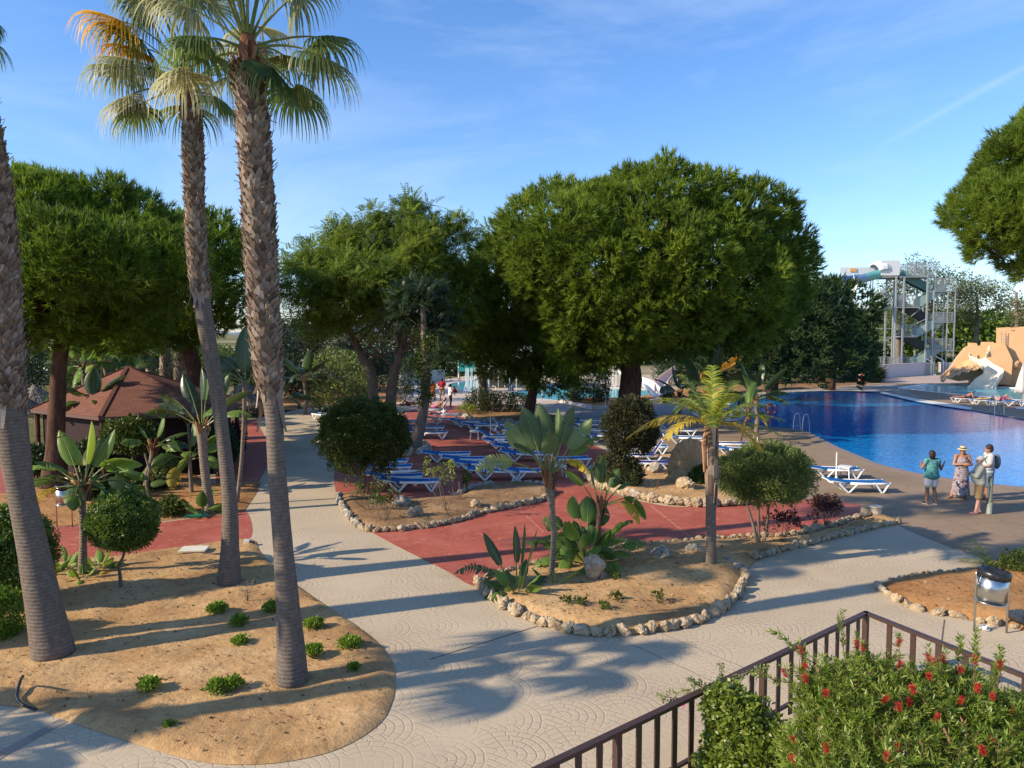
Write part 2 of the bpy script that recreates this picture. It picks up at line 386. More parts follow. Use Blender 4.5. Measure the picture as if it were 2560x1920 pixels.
M['sand'] = m_soil('sandy_soil', (.31, .18, .08), (.46, .285, .13), (.54, .36, .18))
M['soil'] = m_soil('garden_soil', (.16, .095, .05), (.27, .165, .085), (.37, .23, .12))
M['soil_red'] = m_soil('reddish_soil', (.24, .115, .05), (.38, .20, .08), (.44, .25, .11))
def m_path():
    m, nt, out = mat_new('stamped_concrete'); N = NT(nt); p = N.geo(); sp = N.n('SeparateXYZ', Vector=p)
    wob = N.noise(p, 2.5, 3); RR = .62
    X = N.math('ADD', N.math('ADD', N.math('MULTIPLY', sp.outputs[0], .80), N.math('MULTIPLY', sp.outputs[1], -.60)), N.math('MULTIPLY', wob, .06))
    Y = N.math('ADD', N.math('ADD', N.math('MULTIPLY', sp.outputs[0], .60), N.math('MULTIPLY', sp.outputs[1], .80)), N.math('MULTIPLY', wob, .05))
    def cell(Xs, Ys, off):
        row = N.math('FLOOR', N.math('DIVIDE', Ys, RR))
        row = N.math('SUBTRACT', row, off)
        par = N.math('MODULO', N.math('ADD', row, 2000), 2)
        xx = N.math('ADD', Xs, N.math('MULTIPLY', par, RR))
        lx = N.math('SUBTRACT', xx, N.math('MULTIPLY', N.math('ADD', N.math('FLOOR', N.math('DIVIDE', xx, 2 * RR)), .5), 2 * RR))
        ly = N.math('SUBTRACT', Ys, N.math('MULTIPLY', row, RR))
        r = N.math('SQRT', N.math('ADD', N.math('MULTIPLY', lx, lx), N.math('MULTIPLY', ly, ly)))
        return r, N.math('ARCTAN2', ly, lx)
    # the fan rows, each covering the one behind: nearest centre below wins
    r0, a0 = cell(X, Y, 0); r1, a1 = cell(X, Y, 1)
    s0 = N.math('LESS_THAN', r0, RR)
    def sel(a, b): return N.math('ADD', N.math('MULTIPLY', s0, a), N.math('MULTIPLY', N.math('SUBTRACT', 1, s0), b))
    r = sel(r0, r1); a = sel(a0, a1)
    ring = N.math('DIVIDE', r, .115); rf = N.math('FRACT', ring); ri = N.math('FLOOR', ring)
    ed = N.math('MINIMUM', rf, N.math('SUBTRACT', 1, rf))
    an = N.math('ADD', N.math('MULTIPLY', a, N.math('MULTIPLY', N.math('ADD', ri, .6), .62)), N.math('MULTIPLY', ri, .37))
    af = N.math('FRACT', an); ae = N.math('MINIMUM', af, N.math('SUBTRACT', 1, af))
    l1 = N.ramp(ed, [(.03, (1, 1, 1)), (.14, (0, 0, 0))]); l2 = N.ramp(ae, [(.02, (1, 1, 1)), (.08, (0, 0, 0))])
    line = N.math('MAXIMUM', l1, N.math('MULTIPLY', l2, .8))
    fade = N.ramp(N.noise(p, .8, 3), [(.34, (.15, .15, .15)), (.6, (1, 1, 1))])
    line = N.math('MULTIPLY', line, fade)
    big = N.noise(p, .35, 5, .6)
    c = N.ramp(big, [(.3, (.42, .335, .225)), (.7, (.53, .435, .30))])
    c = N.mix(N.math('MULTIPLY', N.noise(p, 14, 5, .7), .25), c, (.30, .265, .22, 1))
    c = N.mix(N.math('MULTIPLY', line, .32), c, (.17, .14, .11, 1))
    stain = N.ramp(N.noise(p, 1.3, 6, .7), [(.56, (0, 0, 0)), (.72, (1, 1, 1))])
    c = N.mix(N.math('MULTIPLY', stain, .22), c, (.26, .22, .18, 1))
    spl = N.ramp(N.noise(p, .22, 6, .75), [(.53, (0, 0, 0)), (.62, (1, 1, 1))]); c = N.mix(N.math('MULTIPLY', spl, .22), c, (.33, .24, .15, 1))
    h = N.math('SUBTRACT', N.math('MULTIPLY', N.noise(p, 16, 3), .25), line)
    nt.links.new(N.pr(c, .85, N.bump(h, .42, .012), .15).outputs[0], out.inputs[0]); return m
M['path'] = m_path()
def m_red():
    m, nt, out = mat_new('red_stamped_concrete'); N = NT(nt); p = N.geo()
    f = N.noise(p, .5, 5, .6)
    c = N.ramp(f, [(.3, (.29, .068, .044)), (.7, (.39, .105, .066))])
    mp = N.n('Mapping', Vector=p); mp.inputs['Scale'].default_value = (1, 1.6, 1)
    ch = N.ramp(N.noise(mp.outputs[0], 3.6, 6, .62, dist=1.2), [(.57, (0, 0, 0)), (.68, (1, 1, 1))])
    c = N.mix(N.math('MULTIPLY', ch, .55), c, (.56, .25, .17, 1))
    ch2 = N.ramp(N.noise(p, .9, 6, .7), [(.46, (0, 0, 0)), (.70, (1, 1, 1))]); c = N.mix(N.math('MULTIPLY', ch2, .35), c, (.50, .20, .15, 1))
    dk = N.ramp(N.noise(p, 1.1, 6, .7), [(.52, (0, 0, 0)), (.8, (1, 1, 1))])
    c = N.mix(N.math('MULTIPLY', dk, .4), c, (.20, .045, .045, 1))
    v = N.n('TexVoronoi', _feature='DISTANCE_TO_EDGE'); N.set(v, 0, N.n('VectorMath', _operation='ADD', i0=p, i1=N.n('TexNoise', Vector=p, Scale=2.0).outputs[1]).outputs[0]); v.inputs['Scale'].default_value = 1.5
    ln = N.ramp(v.outputs[0], [(.0, (1, 1, 1)), (.03, (0, 0, 0))])
    c = N.mix(N.math('MULTIPLY', ln, .3), c, (.17, .035, .035, 1))
    h = N.math('SUBTRACT', N.noise(p, 6, 5, .6), N.math('MULTIPLY', ln, .5))
    nt.links.new(N.pr(c, N.math('MULTIPLY_ADD', f, .3, .5), N.bump(h, .35, .02), .2).outputs[0], out.inputs[0]); return m
M['red'] = m_red()
def m_deck(name, ca, cb, slab=0):
    m, nt, out = mat_new(name); N = NT(nt); p = N.geo()
    c = N.ramp(N.noise(p, .3, 5, .6), [(.3, ca), (.7, cb)])
    c = N.mix(N.math('MULTIPLY', N.noise(p, 7, 6, .7), .3), c, C4([x * .6 for x in ca]))
    v = N.n('TexVoronoi', _feature='DISTANCE_TO_EDGE'); N.set(v, 0, p); v.inputs['Scale'].default_value = slab or 1.1
    ln = N.ramp(v.outputs[0], [(.0, (1, 1, 1)), (.035, (0, 0, 0))])
    if slab:
        v2 = N.n('TexVoronoi', _feature='F1'); N.set(v2, 0, p); v2.inputs['Scale'].default_value = slab
        c = N.mix(N.math('MULTIPLY', N.n('SeparateColor', Color=v2.outputs['Color']).outputs[0], .4), c, (.50, .36, .25, 1))
    c = N.mix(N.math('MULTIPLY', ln, .35), c, C4([x * .5 for x in ca]))
    nt.links.new(N.pr(c, .75, N.bump(N.math('SUBTRACT', N.noise(p, 12, 4), ln), .3, .01), .2).outputs[0], out.inputs[0]); return m
M['deck'] = m_deck('brown_deck', (.23, .165, .105), (.32, .235, .155))
M['deck_grey'] = m_deck('shade_grey_deck', (.25, .225, .21), (.33, .30, .275))
M['flag'] = m_deck('flagstone', (.46, .38, .31), (.58, .49, .41), slab=.7)
def m_ground():
    m, nt, out = mat_new('coastal_ground'); N = NT(nt); p = N.geo(); sp = N.n('SeparateXYZ', Vector=p)
    c = N.ramp(N.noise(p, .05, 7, .65), [(.35, (.07, .085, .03)), (.5, (.13, .13, .05)), (.66, (.25, .20, .11))])
    sand = N.ramp(N.noise(p, .012, 3, .5), [(.52, (0, 0, 0)), (.56, (1, 1, 1))])
    c = N.mix(N.math('MULTIPLY', sand, .5), c, (.42, .34, .24, 1))
    nt.links.new(N.pr(c, .95, N.bump(N.noise(p, 2, 6, .7), .8, .3), .05).outputs[0], out.inputs[0]); return m
M['ground'] = m_ground()
def m_water(name, c1, c2, bs=.25, scale=5.5, tile=None):
    m, nt, out = mat_new(name); N = NT(nt); p = N.geo()
    mp = N.n('Mapping', Vector=p); mp.inputs['Scale'].default_value = (1, 1.25, 1)
    n1 = N.noise(mp.outputs[0], scale, 3, .55, dist=.8); n2 = N.noise(mp.outputs[0], scale * .22, 3, .5)
    c = N.mix(N.ramp(n1, [(.35, (0, 0, 0)), (.65, (1, 1, 1))]), C4(c1), C4(c2))
    h = N.math('ADD', N.math('MULTIPLY', n1, .6), n2)
    pr = N.pr(c, .035, N.bump(h, bs, .10), .5); pr.inputs['IOR'].default_value = 1.22
    nt.links.new(pr.outputs[0], out.inputs[0]); return m
M['water_deep'] = m_water('water_deep_blue', (.0, .09, .33), (.003, .26, .68), .13)
M['water_light'] = m_water('water_pale_turquoise', (.05, .36, .44), (.13, .54, .60), .15, 4)
M['water_lagoon'] = m_water('water_lagoon', (.14, .24, .34), (.2, .3, .4), .1, .5)
# --- outlines
pool = ground_poly([(1728, 1026), (1745, 1012), (1800, 1000), (1880, 990), (1945, 983), (2040, 979), (2120, 978), (2200, 981), (2290, 1001), (2360, 1013), (2440, 1027), (2560, 1048), (2720, 1076), (2800, 1150), (2740, 1235), (2600, 1222), (2430, 1204), (2298, 1184), (2249, 1173), (2196, 1160), (2150, 1141), (2101, 1121), (2066, 1104), (2038, 1089), (2019, 1080), (1990, 1073), (1937, 1068), (1864, 1060), (1816, 1055), (1772, 1049), (1738, 1038)], 4)
kpool = ground_poly([(2255, 969), (2330, 961), (2400, 961), (2480, 966), (2560, 971), (2700, 980), (2760, 1000), (2560, 1000), (2450, 990), (2350, 981), (2290, 974)], 3)
poolA = ground_poly([(1285, 980), (1320, 974), (1400, 969), (1500, 968), (1600, 972), (1660, 976), (1690, 984), (1640, 994), (1560, 1003), (1440, 1002), (1358, 998), (1300, 990), (1268, 986)], 3)
poolB = ground_poly([(1120, 963), (1140, 956), (1190, 951), (1240, 953), (1257, 959), (1240, 967), (1190, 973), (1150, 975), (1125, 969)], 4)
POOLS = [pool, kpool, poolA, poolB]
far = [(-6000, -200), (6000, -200), (6000, 9000), (-6000, 9000)]
pave = [(-17, 1.5), (75, 1.5), (75, 100), (18, 100), (-6, 96), (-14, 60), (-17, 40)]
tag(sheet('ground', far, -.12, M['ground'], holes=[], step=None), kind='structure')
tag(sheet('pavement', pave, 0, M['path'], holes=POOLS, skirt=.12), kind='structure')
for nm, p_, mt in (('main_pool_water', pool, 'water_deep'), ('slide_pool_water', kpool, 'water_light'), ('paddling_pool_water', poolA, 'water_light'), ('splash_pool_water', poolB, 'water_light')):
    tag(sheet(nm, p_, -.05, M[mt]), kind='structure')
def band(name, line, w0, w1, z, h, mat):
    """kerb-like strip along a closed outline: from offset w0 to w1 outwards"""
    P = np.array(line); n = len(P); T = np.roll(P, -1, 0) - np.roll(P, 1, 0); T /= np.linalg.norm(T, axis=1)[:, None] + 1e-9
    a = .5 * np.sum(P[:, 0] * np.roll(P[:, 1], -1) - np.roll(P[:, 0], -1) * P[:, 1]); sgn = 1 if a > 0 else -1
    Nn = np.column_stack([T[:, 1], -T[:, 0]]) * sgn
    rows = [(w0, z - .05), (w0, z + h), (w1, z + h), (w1, z - .002)]
    G_ = np.array([[(P[i, 0] + Nn[i, 0] * wv, P[i, 1] + Nn[i, 1] * wv, zz) for wv, zz in rows] for i in range(n)] + [[(P[0, 0] + Nn[0, 0] * wv, P[0, 1] + Nn[0, 1] * wv, zz) for wv, zz in rows]])
    return MB().grid(G_).build(name, mat)
tag(band('pool_coping', pool, -.02, .42, 0, .012, simple('coping', (.24, .185, .145), .6)), kind='structure')
tag(band('slide_pool_coping', kpool, -.02, .35, 0, .012, M['white_paint']), kind='structure')
tag(band('paddling_pool_coping', poolA, -.02, .4, 0, .012, simple('coping_buff', (.55, .48, .4), .6)), kind='structure')
tag(band('splash_pool_coping', poolB, -.02, .4, 0, .012, simple('coping_stone', (.55, .50, .44), .6)), kind='structure')
for nm_, pts_ in (('pale_pool_edge', [(1735, 1010), (1800, 996), (1880, 986), (1960, 979), (2060, 974), (2130, 974), (2205, 977), (2200, 981), (2120, 978), (2040, 979), (1945, 983), (1880, 990), (1800, 1000), (1745, 1014)]), ('white_pool_edge', [(2205, 979), (2290, 997), (2370, 1009), (2432, 1020), (2425, 1025), (2360, 1016), (2285, 1003), (2200, 984)])):
    tag(sheet(nm_, [(p.x, p.y) for p in GP(pts_)], .022, simple(nm_, (.40, .38, .34) if 'pale' in nm_ else (.66, .65, .60), .6)), kind='structure')
# decks (sheets a few mm above the pavement, with holes where water is)
deck = [(p.x, p.y) for p in GP([(1400, 1000), (1470, 1025), (1560, 1020), (1680, 1000), (1950, 979), (2210, 958), (2330, 940)])] + [(75, 72), (75, 13.5)] + \
       [(p.x, p.y) for p in catmull(GP([(2560, 1425), (2420, 1385), (2290, 1335), (2255, 1318), (2230, 1300), (2190, 1288), (2150, 1268), (2090, 1256), (2000, 1250), (1900, 1245), (1700, 1255), (1500, 1235), (1450, 1195), (1480, 1170), (1540, 1140), (1500, 1110), (1420, 1090), (1350, 1080), (1290, 1062), (1200, 1058)]), 4, False)] + [(p.x, p.y) for p in GP([(1180, 1040), (1220, 1020), (1380, 1018)])]
tag(sheet('pool_deck', deck, .004, M['deck'], holes=[pool, kpool]), kind='structure')
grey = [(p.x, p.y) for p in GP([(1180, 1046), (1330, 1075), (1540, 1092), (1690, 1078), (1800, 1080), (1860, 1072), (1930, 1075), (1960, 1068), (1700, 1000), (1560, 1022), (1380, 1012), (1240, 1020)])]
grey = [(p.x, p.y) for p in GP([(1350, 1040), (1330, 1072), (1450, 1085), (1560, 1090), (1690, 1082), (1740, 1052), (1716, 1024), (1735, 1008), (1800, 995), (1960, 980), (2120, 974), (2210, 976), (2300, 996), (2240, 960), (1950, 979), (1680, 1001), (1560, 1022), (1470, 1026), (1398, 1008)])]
tag(sheet('shaded_grey_deck', grey, .008, M['deck_grey'], holes=[pool]), kind='structure')  # far deck greyed, its shade put into the colour
flag = [(p.x, p.y) for p in GP([(1000, 1020), (1180, 1040), (1330, 1020), (1398, 1006), (1500, 1004), (1700, 998), (1680, 962), (1400, 955), (1300, 950), (1000, 945), (985, 980)])]
tag(sheet('flagstone_terrace', flag, .004, M['flag'], holes=[poolA, poolB]), kind='structure')
sun_deck_outline = [(p.x, p.y) for p in GP([(2183, 946), (2330, 938), (2450, 950), (2380, 960), (2300, 962), (2225, 956)])]
tag(sheet('sun_toned_deck', sun_deck_outline, .012, m_deck('sun_pink_deck', (.40, .31, .26), (.5, .4, .34)), holes=[kpool]), kind='structure')  # lighter copy of the deck, sunlight put into its colour
redA = ground_poly([(1195, 1468), (1110, 1425), (1000, 1370), (926, 1330), (880, 1305), (850, 1262), (836, 1210), (840, 1172), (870, 1120), (935, 1075), (1000, 1040), (1060, 1017), (1150, 1015), (1185, 1032), (1200, 1060), (1290, 1075), (1420, 1095), (1500, 1120), (1530, 1142), (1480, 1165), (1460, 1200), (1500, 1228), (1620, 1258), (1720, 1268), (1900, 1252), (2080, 1253), (2160, 1268), (2170, 1290), (2060, 1315), (1950, 1342), (1800, 1350), (1640, 1362), (1560, 1372), (1400, 1405), (1270, 1432)], 5)
tag(sheet('red_terrace', redA, .012, M['red']), kind='structure')
redB = ground_poly([(-400, 1375), (-100, 1345), (110, 1318), (300, 1315), (385, 1308), (480, 1296), (560, 1287), (615, 1278), (628, 1343), (550, 1354), (400, 1374), (300, 1390), (190, 1400), (0, 1420), (-400, 1450)], 4)
tag(sheet('red_garden_path', redB, .004, M['red']), kind='structure')
redC = [(p.x, p.y) for p in GP([(530, 1050), (640, 1050), (672, 1110), (668, 1168), (648, 1205), (540, 1207)])]
tag(sheet('red_hut_path', redC, .004, M['red']), kind='structure')
redD = [(p.x, p.y) for p in GP([(-300, 1160), (60, 1160), (75, 1200), (40, 1232), (-300, 1250)])]
tag(sheet('red_side_path', redD, .010, M['red']), kind='structure')
# planting beds
def bed(name, poly, mat, h=.10, step=.25, z0=.008, k=.5, s=1.4, seed=0, amp=.035):
    q = poly
    def zf(V):
        d = edge_dist(V, q); e = np.clip(d / .35, 0, 1)
        return np.minimum(d * k, h) + e * amp * (lump(V, s, seed) + .6 * lump(V, s * 3.1, seed + 5))
    return tag(sheet(name, poly, z0, mat, step=step, zf=zf), kind='structure')
B1 = ground_poly([(-500, 1720), (-200, 1745), (0, 1763), (95, 1775), (150, 1797), (270, 1838), (400, 1880), (500, 1905), (600, 1913), (720, 1905), (850, 1872), (950, 1810), (984, 1745), (988, 1690), (980, 1652), (940, 1602), (870, 1550), (780, 1490), (720, 1446), (680, 1410), (650, 1378), (632, 1350), (550, 1356), (400, 1376), (300, 1392), (190, 1402), (0, 1424), (-300, 1450), (-600, 1500)], 4)
bed('sandy_bed', B1, M['sand'], .06, .16, seed=1, s=1.9, amp=.026)
B2 = [(p.x, p.y) for p in GP([(-400, 1375), (-100, 1343), (110, 1316), (300, 1313), (385, 1306), (480, 1294), (560, 1285), (612, 1277), (640, 1235), (652, 1208), (520, 1208), (430, 1150), (60, 1162), (75, 1200), (40, 1234), (-300, 1250)])]
bed('hut_garden_soil', B2, M['soil_red'], .06, .35, seed=2)
B3 = ground_poly([(905, 1324), (868, 1290), (845, 1251), (855, 1238), (902, 1232), (980, 1248), (1138, 1244), (1188, 1222), (1286, 1208), (1351, 1212), (1385, 1226), (1372, 1246), (1293, 1266), (1206, 1284), (1152, 1302), (1062, 1320), (985, 1328), (930, 1330)], 4)
bed('island_bed_soil', B3, M['soil'], .12, .22, z0=.016, seed=3)
B4 = ground_poly([(1196, 1466), (1215, 1490), (1250, 1515), (1330, 1556), (1435, 1584), (1540, 1590), (1655, 1578), (1758, 1554), (1828, 1514), (1857, 1470), (1862, 1436), (1900, 1396), (1990, 1370), (2083, 1347), (2175, 1324), (2256, 1308), (2200, 1291), (2152, 1300), (2072, 1324), (1968, 1347), (1806, 1352), (1620, 1365), (1574, 1371), (1389, 1406), (1273, 1434)], 4)
bed('front_bed_soil', B4, M['sand'], .14, .2, z0=.016, seed=4)
B5 = ground_poly([(1468, 1202), (1505, 1222), (1562, 1238), (1643, 1256), (1736, 1266), (1806, 1266), (1900, 1256), (1965, 1230), (1900, 1172), (1806, 1136), (1680, 1142), (1540, 1152), (1475, 1178)], 4)
bed('shell_bed_soil', B5, M['sand'], .14, .25, z0=.016, seed=5)
B6 = ground_poly([(2196, 1466), (2212, 1484), (2252, 1507), (2293, 1524), (2358, 1538), (2424, 1551), (2516, 1566), (2600, 1588), (2700, 1600), (2750, 1500), (2650, 1432), (2540, 1421), (2412, 1428), (2308, 1437), (2225, 1453)], 4)
bed('right_bed_soil', B6, M['soil_red'], .12, .2, seed=6)
B7 = ground_poly([(1160, 1032), (1180, 1047), (1250, 1056), (1330, 1063), (1400, 1062), (1415, 1046), (1340, 1030), (1280, 1014), (1190, 1014)], 4)
bed('tree_bed_soil', B7, M['soil'], .12, .4, z0=.016, seed=7)
B8 = [(p.x, p.y) for p in GP([(1400, 1004), (1484, 1022), (1560, 1018), (1650, 1002), (1720, 992), (1850, 985), (1830, 975), (1700, 972), (1640, 990), (1560, 998), (1460, 996)])]
bed('raised_bed_soil', B8, M['soil_red'], .15, .6, z0=.02, seed=8)
B9 = ground_poly([(985, 1118), (1000, 1132), (1040, 1136), (1070, 1128), (1072, 1114), (1040, 1104), (1000, 1106)], 3)
bed('leaning_tree_bed_soil', B9, M['soil'], .1, .4, z0=.016, seed=9)
B10 = [(p.x, p.y) for p in GP([(1700, 990), (1850, 983), (1943, 976), (2050, 970), (2209, 956), (2180, 944), (2100, 936), (1900, 940), (1700, 950)])]
bed('hedge_bed_soil', B10, M['soil'], .1, .9, z0=.016, seed=10)
B11 = [(p.x, p.y) for p in GP([(690, 1028), (760, 1022), (890, 1012), (1000, 1005), (985, 965), (640, 960), (560, 1030), (660, 1036)])]
bed('hedge_soil', B11, M['soil_red'], .1, .9, z0=.008, seed=11)
# a strip of darker pavers crossing the near path
mp_ = M['paver'] = m_deck('grey_pavers', (.16, .15, .14), (.24, .225, .21), slab=3)
strip = [(p.x, p.y) for p in GP([(-150, 1965), (0, 1878), (60, 1846), (148, 1798), (170, 1804), (100, 1842), (20, 1888), (-100, 1965)])]
tag(sheet('paver_strip', strip, .004, mp_), kind='structure')
# straight joint across the terrace and a crack on the path
for nm, a, b in (('terrace_joint', (1315, 1288), (1360, 1330)), ('terrace_joint', (1625, 1262), (1730, 1345)), ('path_joint', (1075, 1648), (1360, 1560)), ('path_joint', (2361, 1549), (2352, 1620)), ('paving_joint', (1540, 1592), (1860, 1740)), ('paving_joint', (1650, 1582), (1910, 1690))):
    zz = .015 if 'terrace' in nm else .004
    p = G(*a, zz); q = G(*b, zz)
    tag(MB().bar(p, q, .018, .004).build(nm, simple(nm, (.45, .25, .15) if 'terrace' in nm else ((.14, .08, .06) if nm == 'path_joint' else (.22, .2, .17)))), kind='structure')
# sea lagoon far to the left, sand bar, hills on the horizon
def farstrip(name, x0, y0, x1, y1, z, mat, n=14):
    a = [(D(x0 + (x1 - x0) * i / n, y0 + 1.5 * math.sin(i * 1.7), 1)) for i in range(n + 1)]
    top = [G(x0 + (x1 - x0) * i / n, y0 + 1.2 * math.sin(i * 1.7), z) for i in range(n + 1)]
    bot = [G(x0 + (x1 - x0) * i / n, y1 + 1.2 * math.sin(i * 1.3 + 1), z) for i in range(n + 1)]
    poly = [(p.x, p.y) for p in bot] + [(p.x, p.y) for p in top[::-1]]
    return tag(sheet(name, poly, z, mat), kind='structure')
farstrip('sand_bar', -300, 866, 1100, 874, -.09, simple('pale_sand', (.55, .42, .30), .9))
farstrip('lagoon_water', -300, 873, 1100, 884, -.08, M['water_lagoon'])
hm = simple('hill_scrub', (.13, .17, .22), .95)  # grey-blue of distance haze put into the hill colour
P = []
for i in range(61):
    x = -5000 + 9000 * i / 60; hgt = 70 + 60 * math.sin(i * .37) + 30 * math.sin(i * 1.1 + 1)
    P.append([(x, 7000, -2), (x, 7600, hgt * .8), (x, 8200, max(20, hgt)), (x, 8900, -2)])
tag(MB().grid(P).build('hills', hm, smooth=True), kind='structure')
# ---------------------------------------------------------------- foliage machinery
def rotz(V, a):
    c, s = np.cos(a), np.sin(a); return np.stack([V[..., 0] * c - V[..., 1] * s, V[..., 0] * s + V[..., 1] * c, V[..., 2]], -1)
def align(V, nrm):
    """rotate V so that +z goes to nrm (both arrays)"""
    nrm = nrm / (np.linalg.norm(nrm) + 1e-9); q = Vector((0, 0, 1)).rotation_difference(Vector(nrm)); m = np.array(q.to_matrix())
    return V @ m.T
def puff_needles(n, r, l, w, up=.5):
    """tufts of needles: triangles, returns (n,3,3)"""
    d = rng.normal(size=(n, 3)); d[:, 2] += up; d /= np.linalg.norm(d, axis=1)[:, None]
    o = d * r * rng.uniform(.25, 1, n)[:, None] ** .6
    dd = d + rng.normal(size=(n, 3)) * .35; dd[:, 2] += .25; dd /= np.linalg.norm(dd, axis=1)[:, None]
    s = np.cross(dd, rng.normal(size=(n, 3))); s /= np.linalg.norm(s, axis=1)[:, None] + 1e-9
    L = l * rng.uniform(.6, 1.3, n)[:, None]; W = w * rng.uniform(.6, 1.3, n)[:, None]
    return np.stack([o - s * W / 2, o + s * W / 2, o + dd * L], 1)
def puff_tufts(nt, nn, r, l, w, up=.5, cone=.42):
    """brush-like tufts: needles fan out from each twig tip"""
    V = []; g = []
    for t in range(nt):
        d = rng.normal(size=3); d[2] += up; d /= np.linalg.norm(d); o = d * r * rng.uniform(.45, 1.0); ax = d * .6 + np.array([0, 0, .75]) + rng.normal(size=3) * .18; ax /= np.linalg.norm(ax)
        n = nn; dd = ax + rng.normal(size=(n, 3)) * cone; dd /= np.linalg.norm(dd, axis=1)[:, None]
        oo = o + ax * rng.uniform(-.6, .3, n)[:, None] * l; s = np.cross(dd, rng.normal(size=(n, 3))); s /= np.linalg.norm(s, axis=1)[:, None] + 1e-9
        L = l * rng.uniform(.6, 1.25, n)[:, None]; W = w * rng.uniform(.7, 1.3, n)[:, None]
        V.append(np.stack([oo - s * W / 2, oo + s * W / 2, oo + dd * L], 1)); g += [t] * n
    return np.concatenate(V), np.array(g)
def clump_ells(ells, rc, low=-.5, frac=1.35, shrink=.70):
    P, Nn = shell_points(ells, rc * frac, low, depth=(.80, .98)); out = [(c, np.array(r) * shrink) for c, r in ells]
    for p, n in zip(P, Nn): k = rc * rng.choice([.6, .8, 1.0, 1.35]) * rng.uniform(.9, 1.1); out.append((p + n * rng.uniform(-.35, .12) * rc, np.array([k, k, k * .9])))
    return out
def puff_leaves(n, r, l, w, up=.2, droop=.3):
    """rhombic leaves (n,4,3)"""
    d = rng.normal(size=(n, 3)); d[:, 2] += up; d /= np.linalg.norm(d, axis=1)[:, None]
    o = d * r * rng.uniform(.1, 1, n)[:, None] ** .5
    dd = d + rng.normal(size=(n, 3)) * .6; dd[:, 2] -= droop; dd /= np.linalg.norm(dd, axis=1)[:, None]
    s = np.cross(dd, rng.normal(size=(n, 3))); s /= np.linalg.norm(s, axis=1)[:, None] + 1e-9
    L = l * rng.uniform(.6, 1.3, n)[:, None]; W = w * rng.uniform(.7, 1.3, n)[:, None]
    return np.stack([o, o + dd * L * .5 + s * W / 2, o + dd * L, o + dd * L * .5 - s * W / 2], 1)
def puff_pinnate(n, r, l, w, pairs=5):
    """sprays of paired leaflets hanging outward"""
    out = []
    for i in range(n):
        d = rng.normal(size=3); d[2] = d[2] * .6 + .25; d /= np.linalg.norm(d); o = d * r * rng.uniform(.2, .8)
        dd = d + rng.normal(size=3) * .3; dd[2] -= .12; dd /= np.linalg.norm(dd)
        s = np.cross(dd, (0, 0, 1)); s /= np.linalg.norm(s) + 1e-9; up = np.cross(s, dd); L = l * rng.uniform(.7, 1.3)
        for k in range(pairs):
            t = (k + .5) / pairs; b = o + dd * L * t + np.array([0, 0, -.12 * L * t * t])
            for sg in (-1, 1):
                e = b + s * sg * w * 1.8 * (1.1 - .5 * t) + dd * w * .8 - up * w * .3
                m = (b + e) / 2; out.append([b, m + dd * w * .45, e, m - dd * w * .45])
    return np.array(out)
def scatter(name, mat, centers, scales, bases, normals=None, parent=None, loc=None, tint=None, lo=0., hi=1., tilt=.8, per=.45):
    Vs = []; As = []; grp = isinstance(bases[0], tuple); k = (bases[0][0] if grp else bases[0]).shape[1]
    for i, c in enumerate(centers):
        b = bases[i % len(bases)]
        if grp: b, gi = b
        v = rotz(b, rng.random() * 6.283) * scales[i]
        if normals is not None: v = align(v.reshape(-1, 3), normals[i] * tilt + np.array([0, 0, 1 - tilt * .5])).reshape(b.shape)
        Vs.append((v + c).reshape(-1, 3))
        t = rng.random() if tint is None else tint[i]
        As.append(lo + (hi - lo) * np.clip(t * (1 - per) + (rng.random(gi.max() + 1)[gi] * .75 + rng.random(len(b)) * .25 if grp else rng.random(len(b))) * per, 0, 1))
    return fast_mesh(name, np.concatenate(Vs), k, mat, np.concatenate(As), parent, loc)
def shell_points(ells, spacing, low=-.35, jit=.12, depth=(.82, 1.02)):
    """points on the outside of a union of ellipsoids (c, (rx,ry,rz))"""
    P = []; Nn = []
    for ei, (c, r) in enumerate(ells):
        c = np.array(c, float); r = np.array(r, float); area = 4 * PI * ((r[0] * r[1]) ** 1.6 / 3 + (r[0] * r[2]) ** 1.6 / 3 + (r[1] * r[2]) ** 1.6 / 3) ** (1 / 1.6)
        n = max(6, int(area / spacing ** 2)); i = np.arange(n) + .5
        ph = np.arccos(1 - 2 * i / n); th = PI * (1 + 5 ** .5) * i + rng.random() * 6
        d = np.stack([np.cos(th) * np.sin(ph), np.sin(th) * np.sin(ph), np.cos(ph)], 1); d += rng.normal(size=d.shape) * jit; d /= np.linalg.norm(d, axis=1)[:, None]
        d = d[d[:, 2] > low]
        q = c + d * r * rng.uniform(depth[0], depth[1], len(d))[:, None]; nn = d / r; nn /= np.linalg.norm(nn, axis=1)[:, None]
        keep = np.ones(len(q), bool)
        for ej, (c2, r2) in enumerate(ells):
            if ej != ei: keep &= (((q - np.array(c2)) / np.array(r2)) ** 2).sum(1) > .72
        P.append(q[keep]); Nn.append(nn[keep])
    return np.concatenate(P), np.concatenate(Nn)
def limb(mb, a, b, r0, r1, bend=.12, k=7, n=5):
    a = np.array(a, float); b = np.array(b, float); L = np.linalg.norm(b - a); off = rng.normal(size=3) * L * bend; P = []
    for i in range(n + 1):
        t = i / n; P.append(a + (b - a) * t + off * math.sin(PI * t) + (rng.normal(size=3) * L * .012 if 0 < i < n else 0))
    mb.tube(P, np.linspace(r0, r1, n + 1), k, True, .5, .1); return P
PB = None
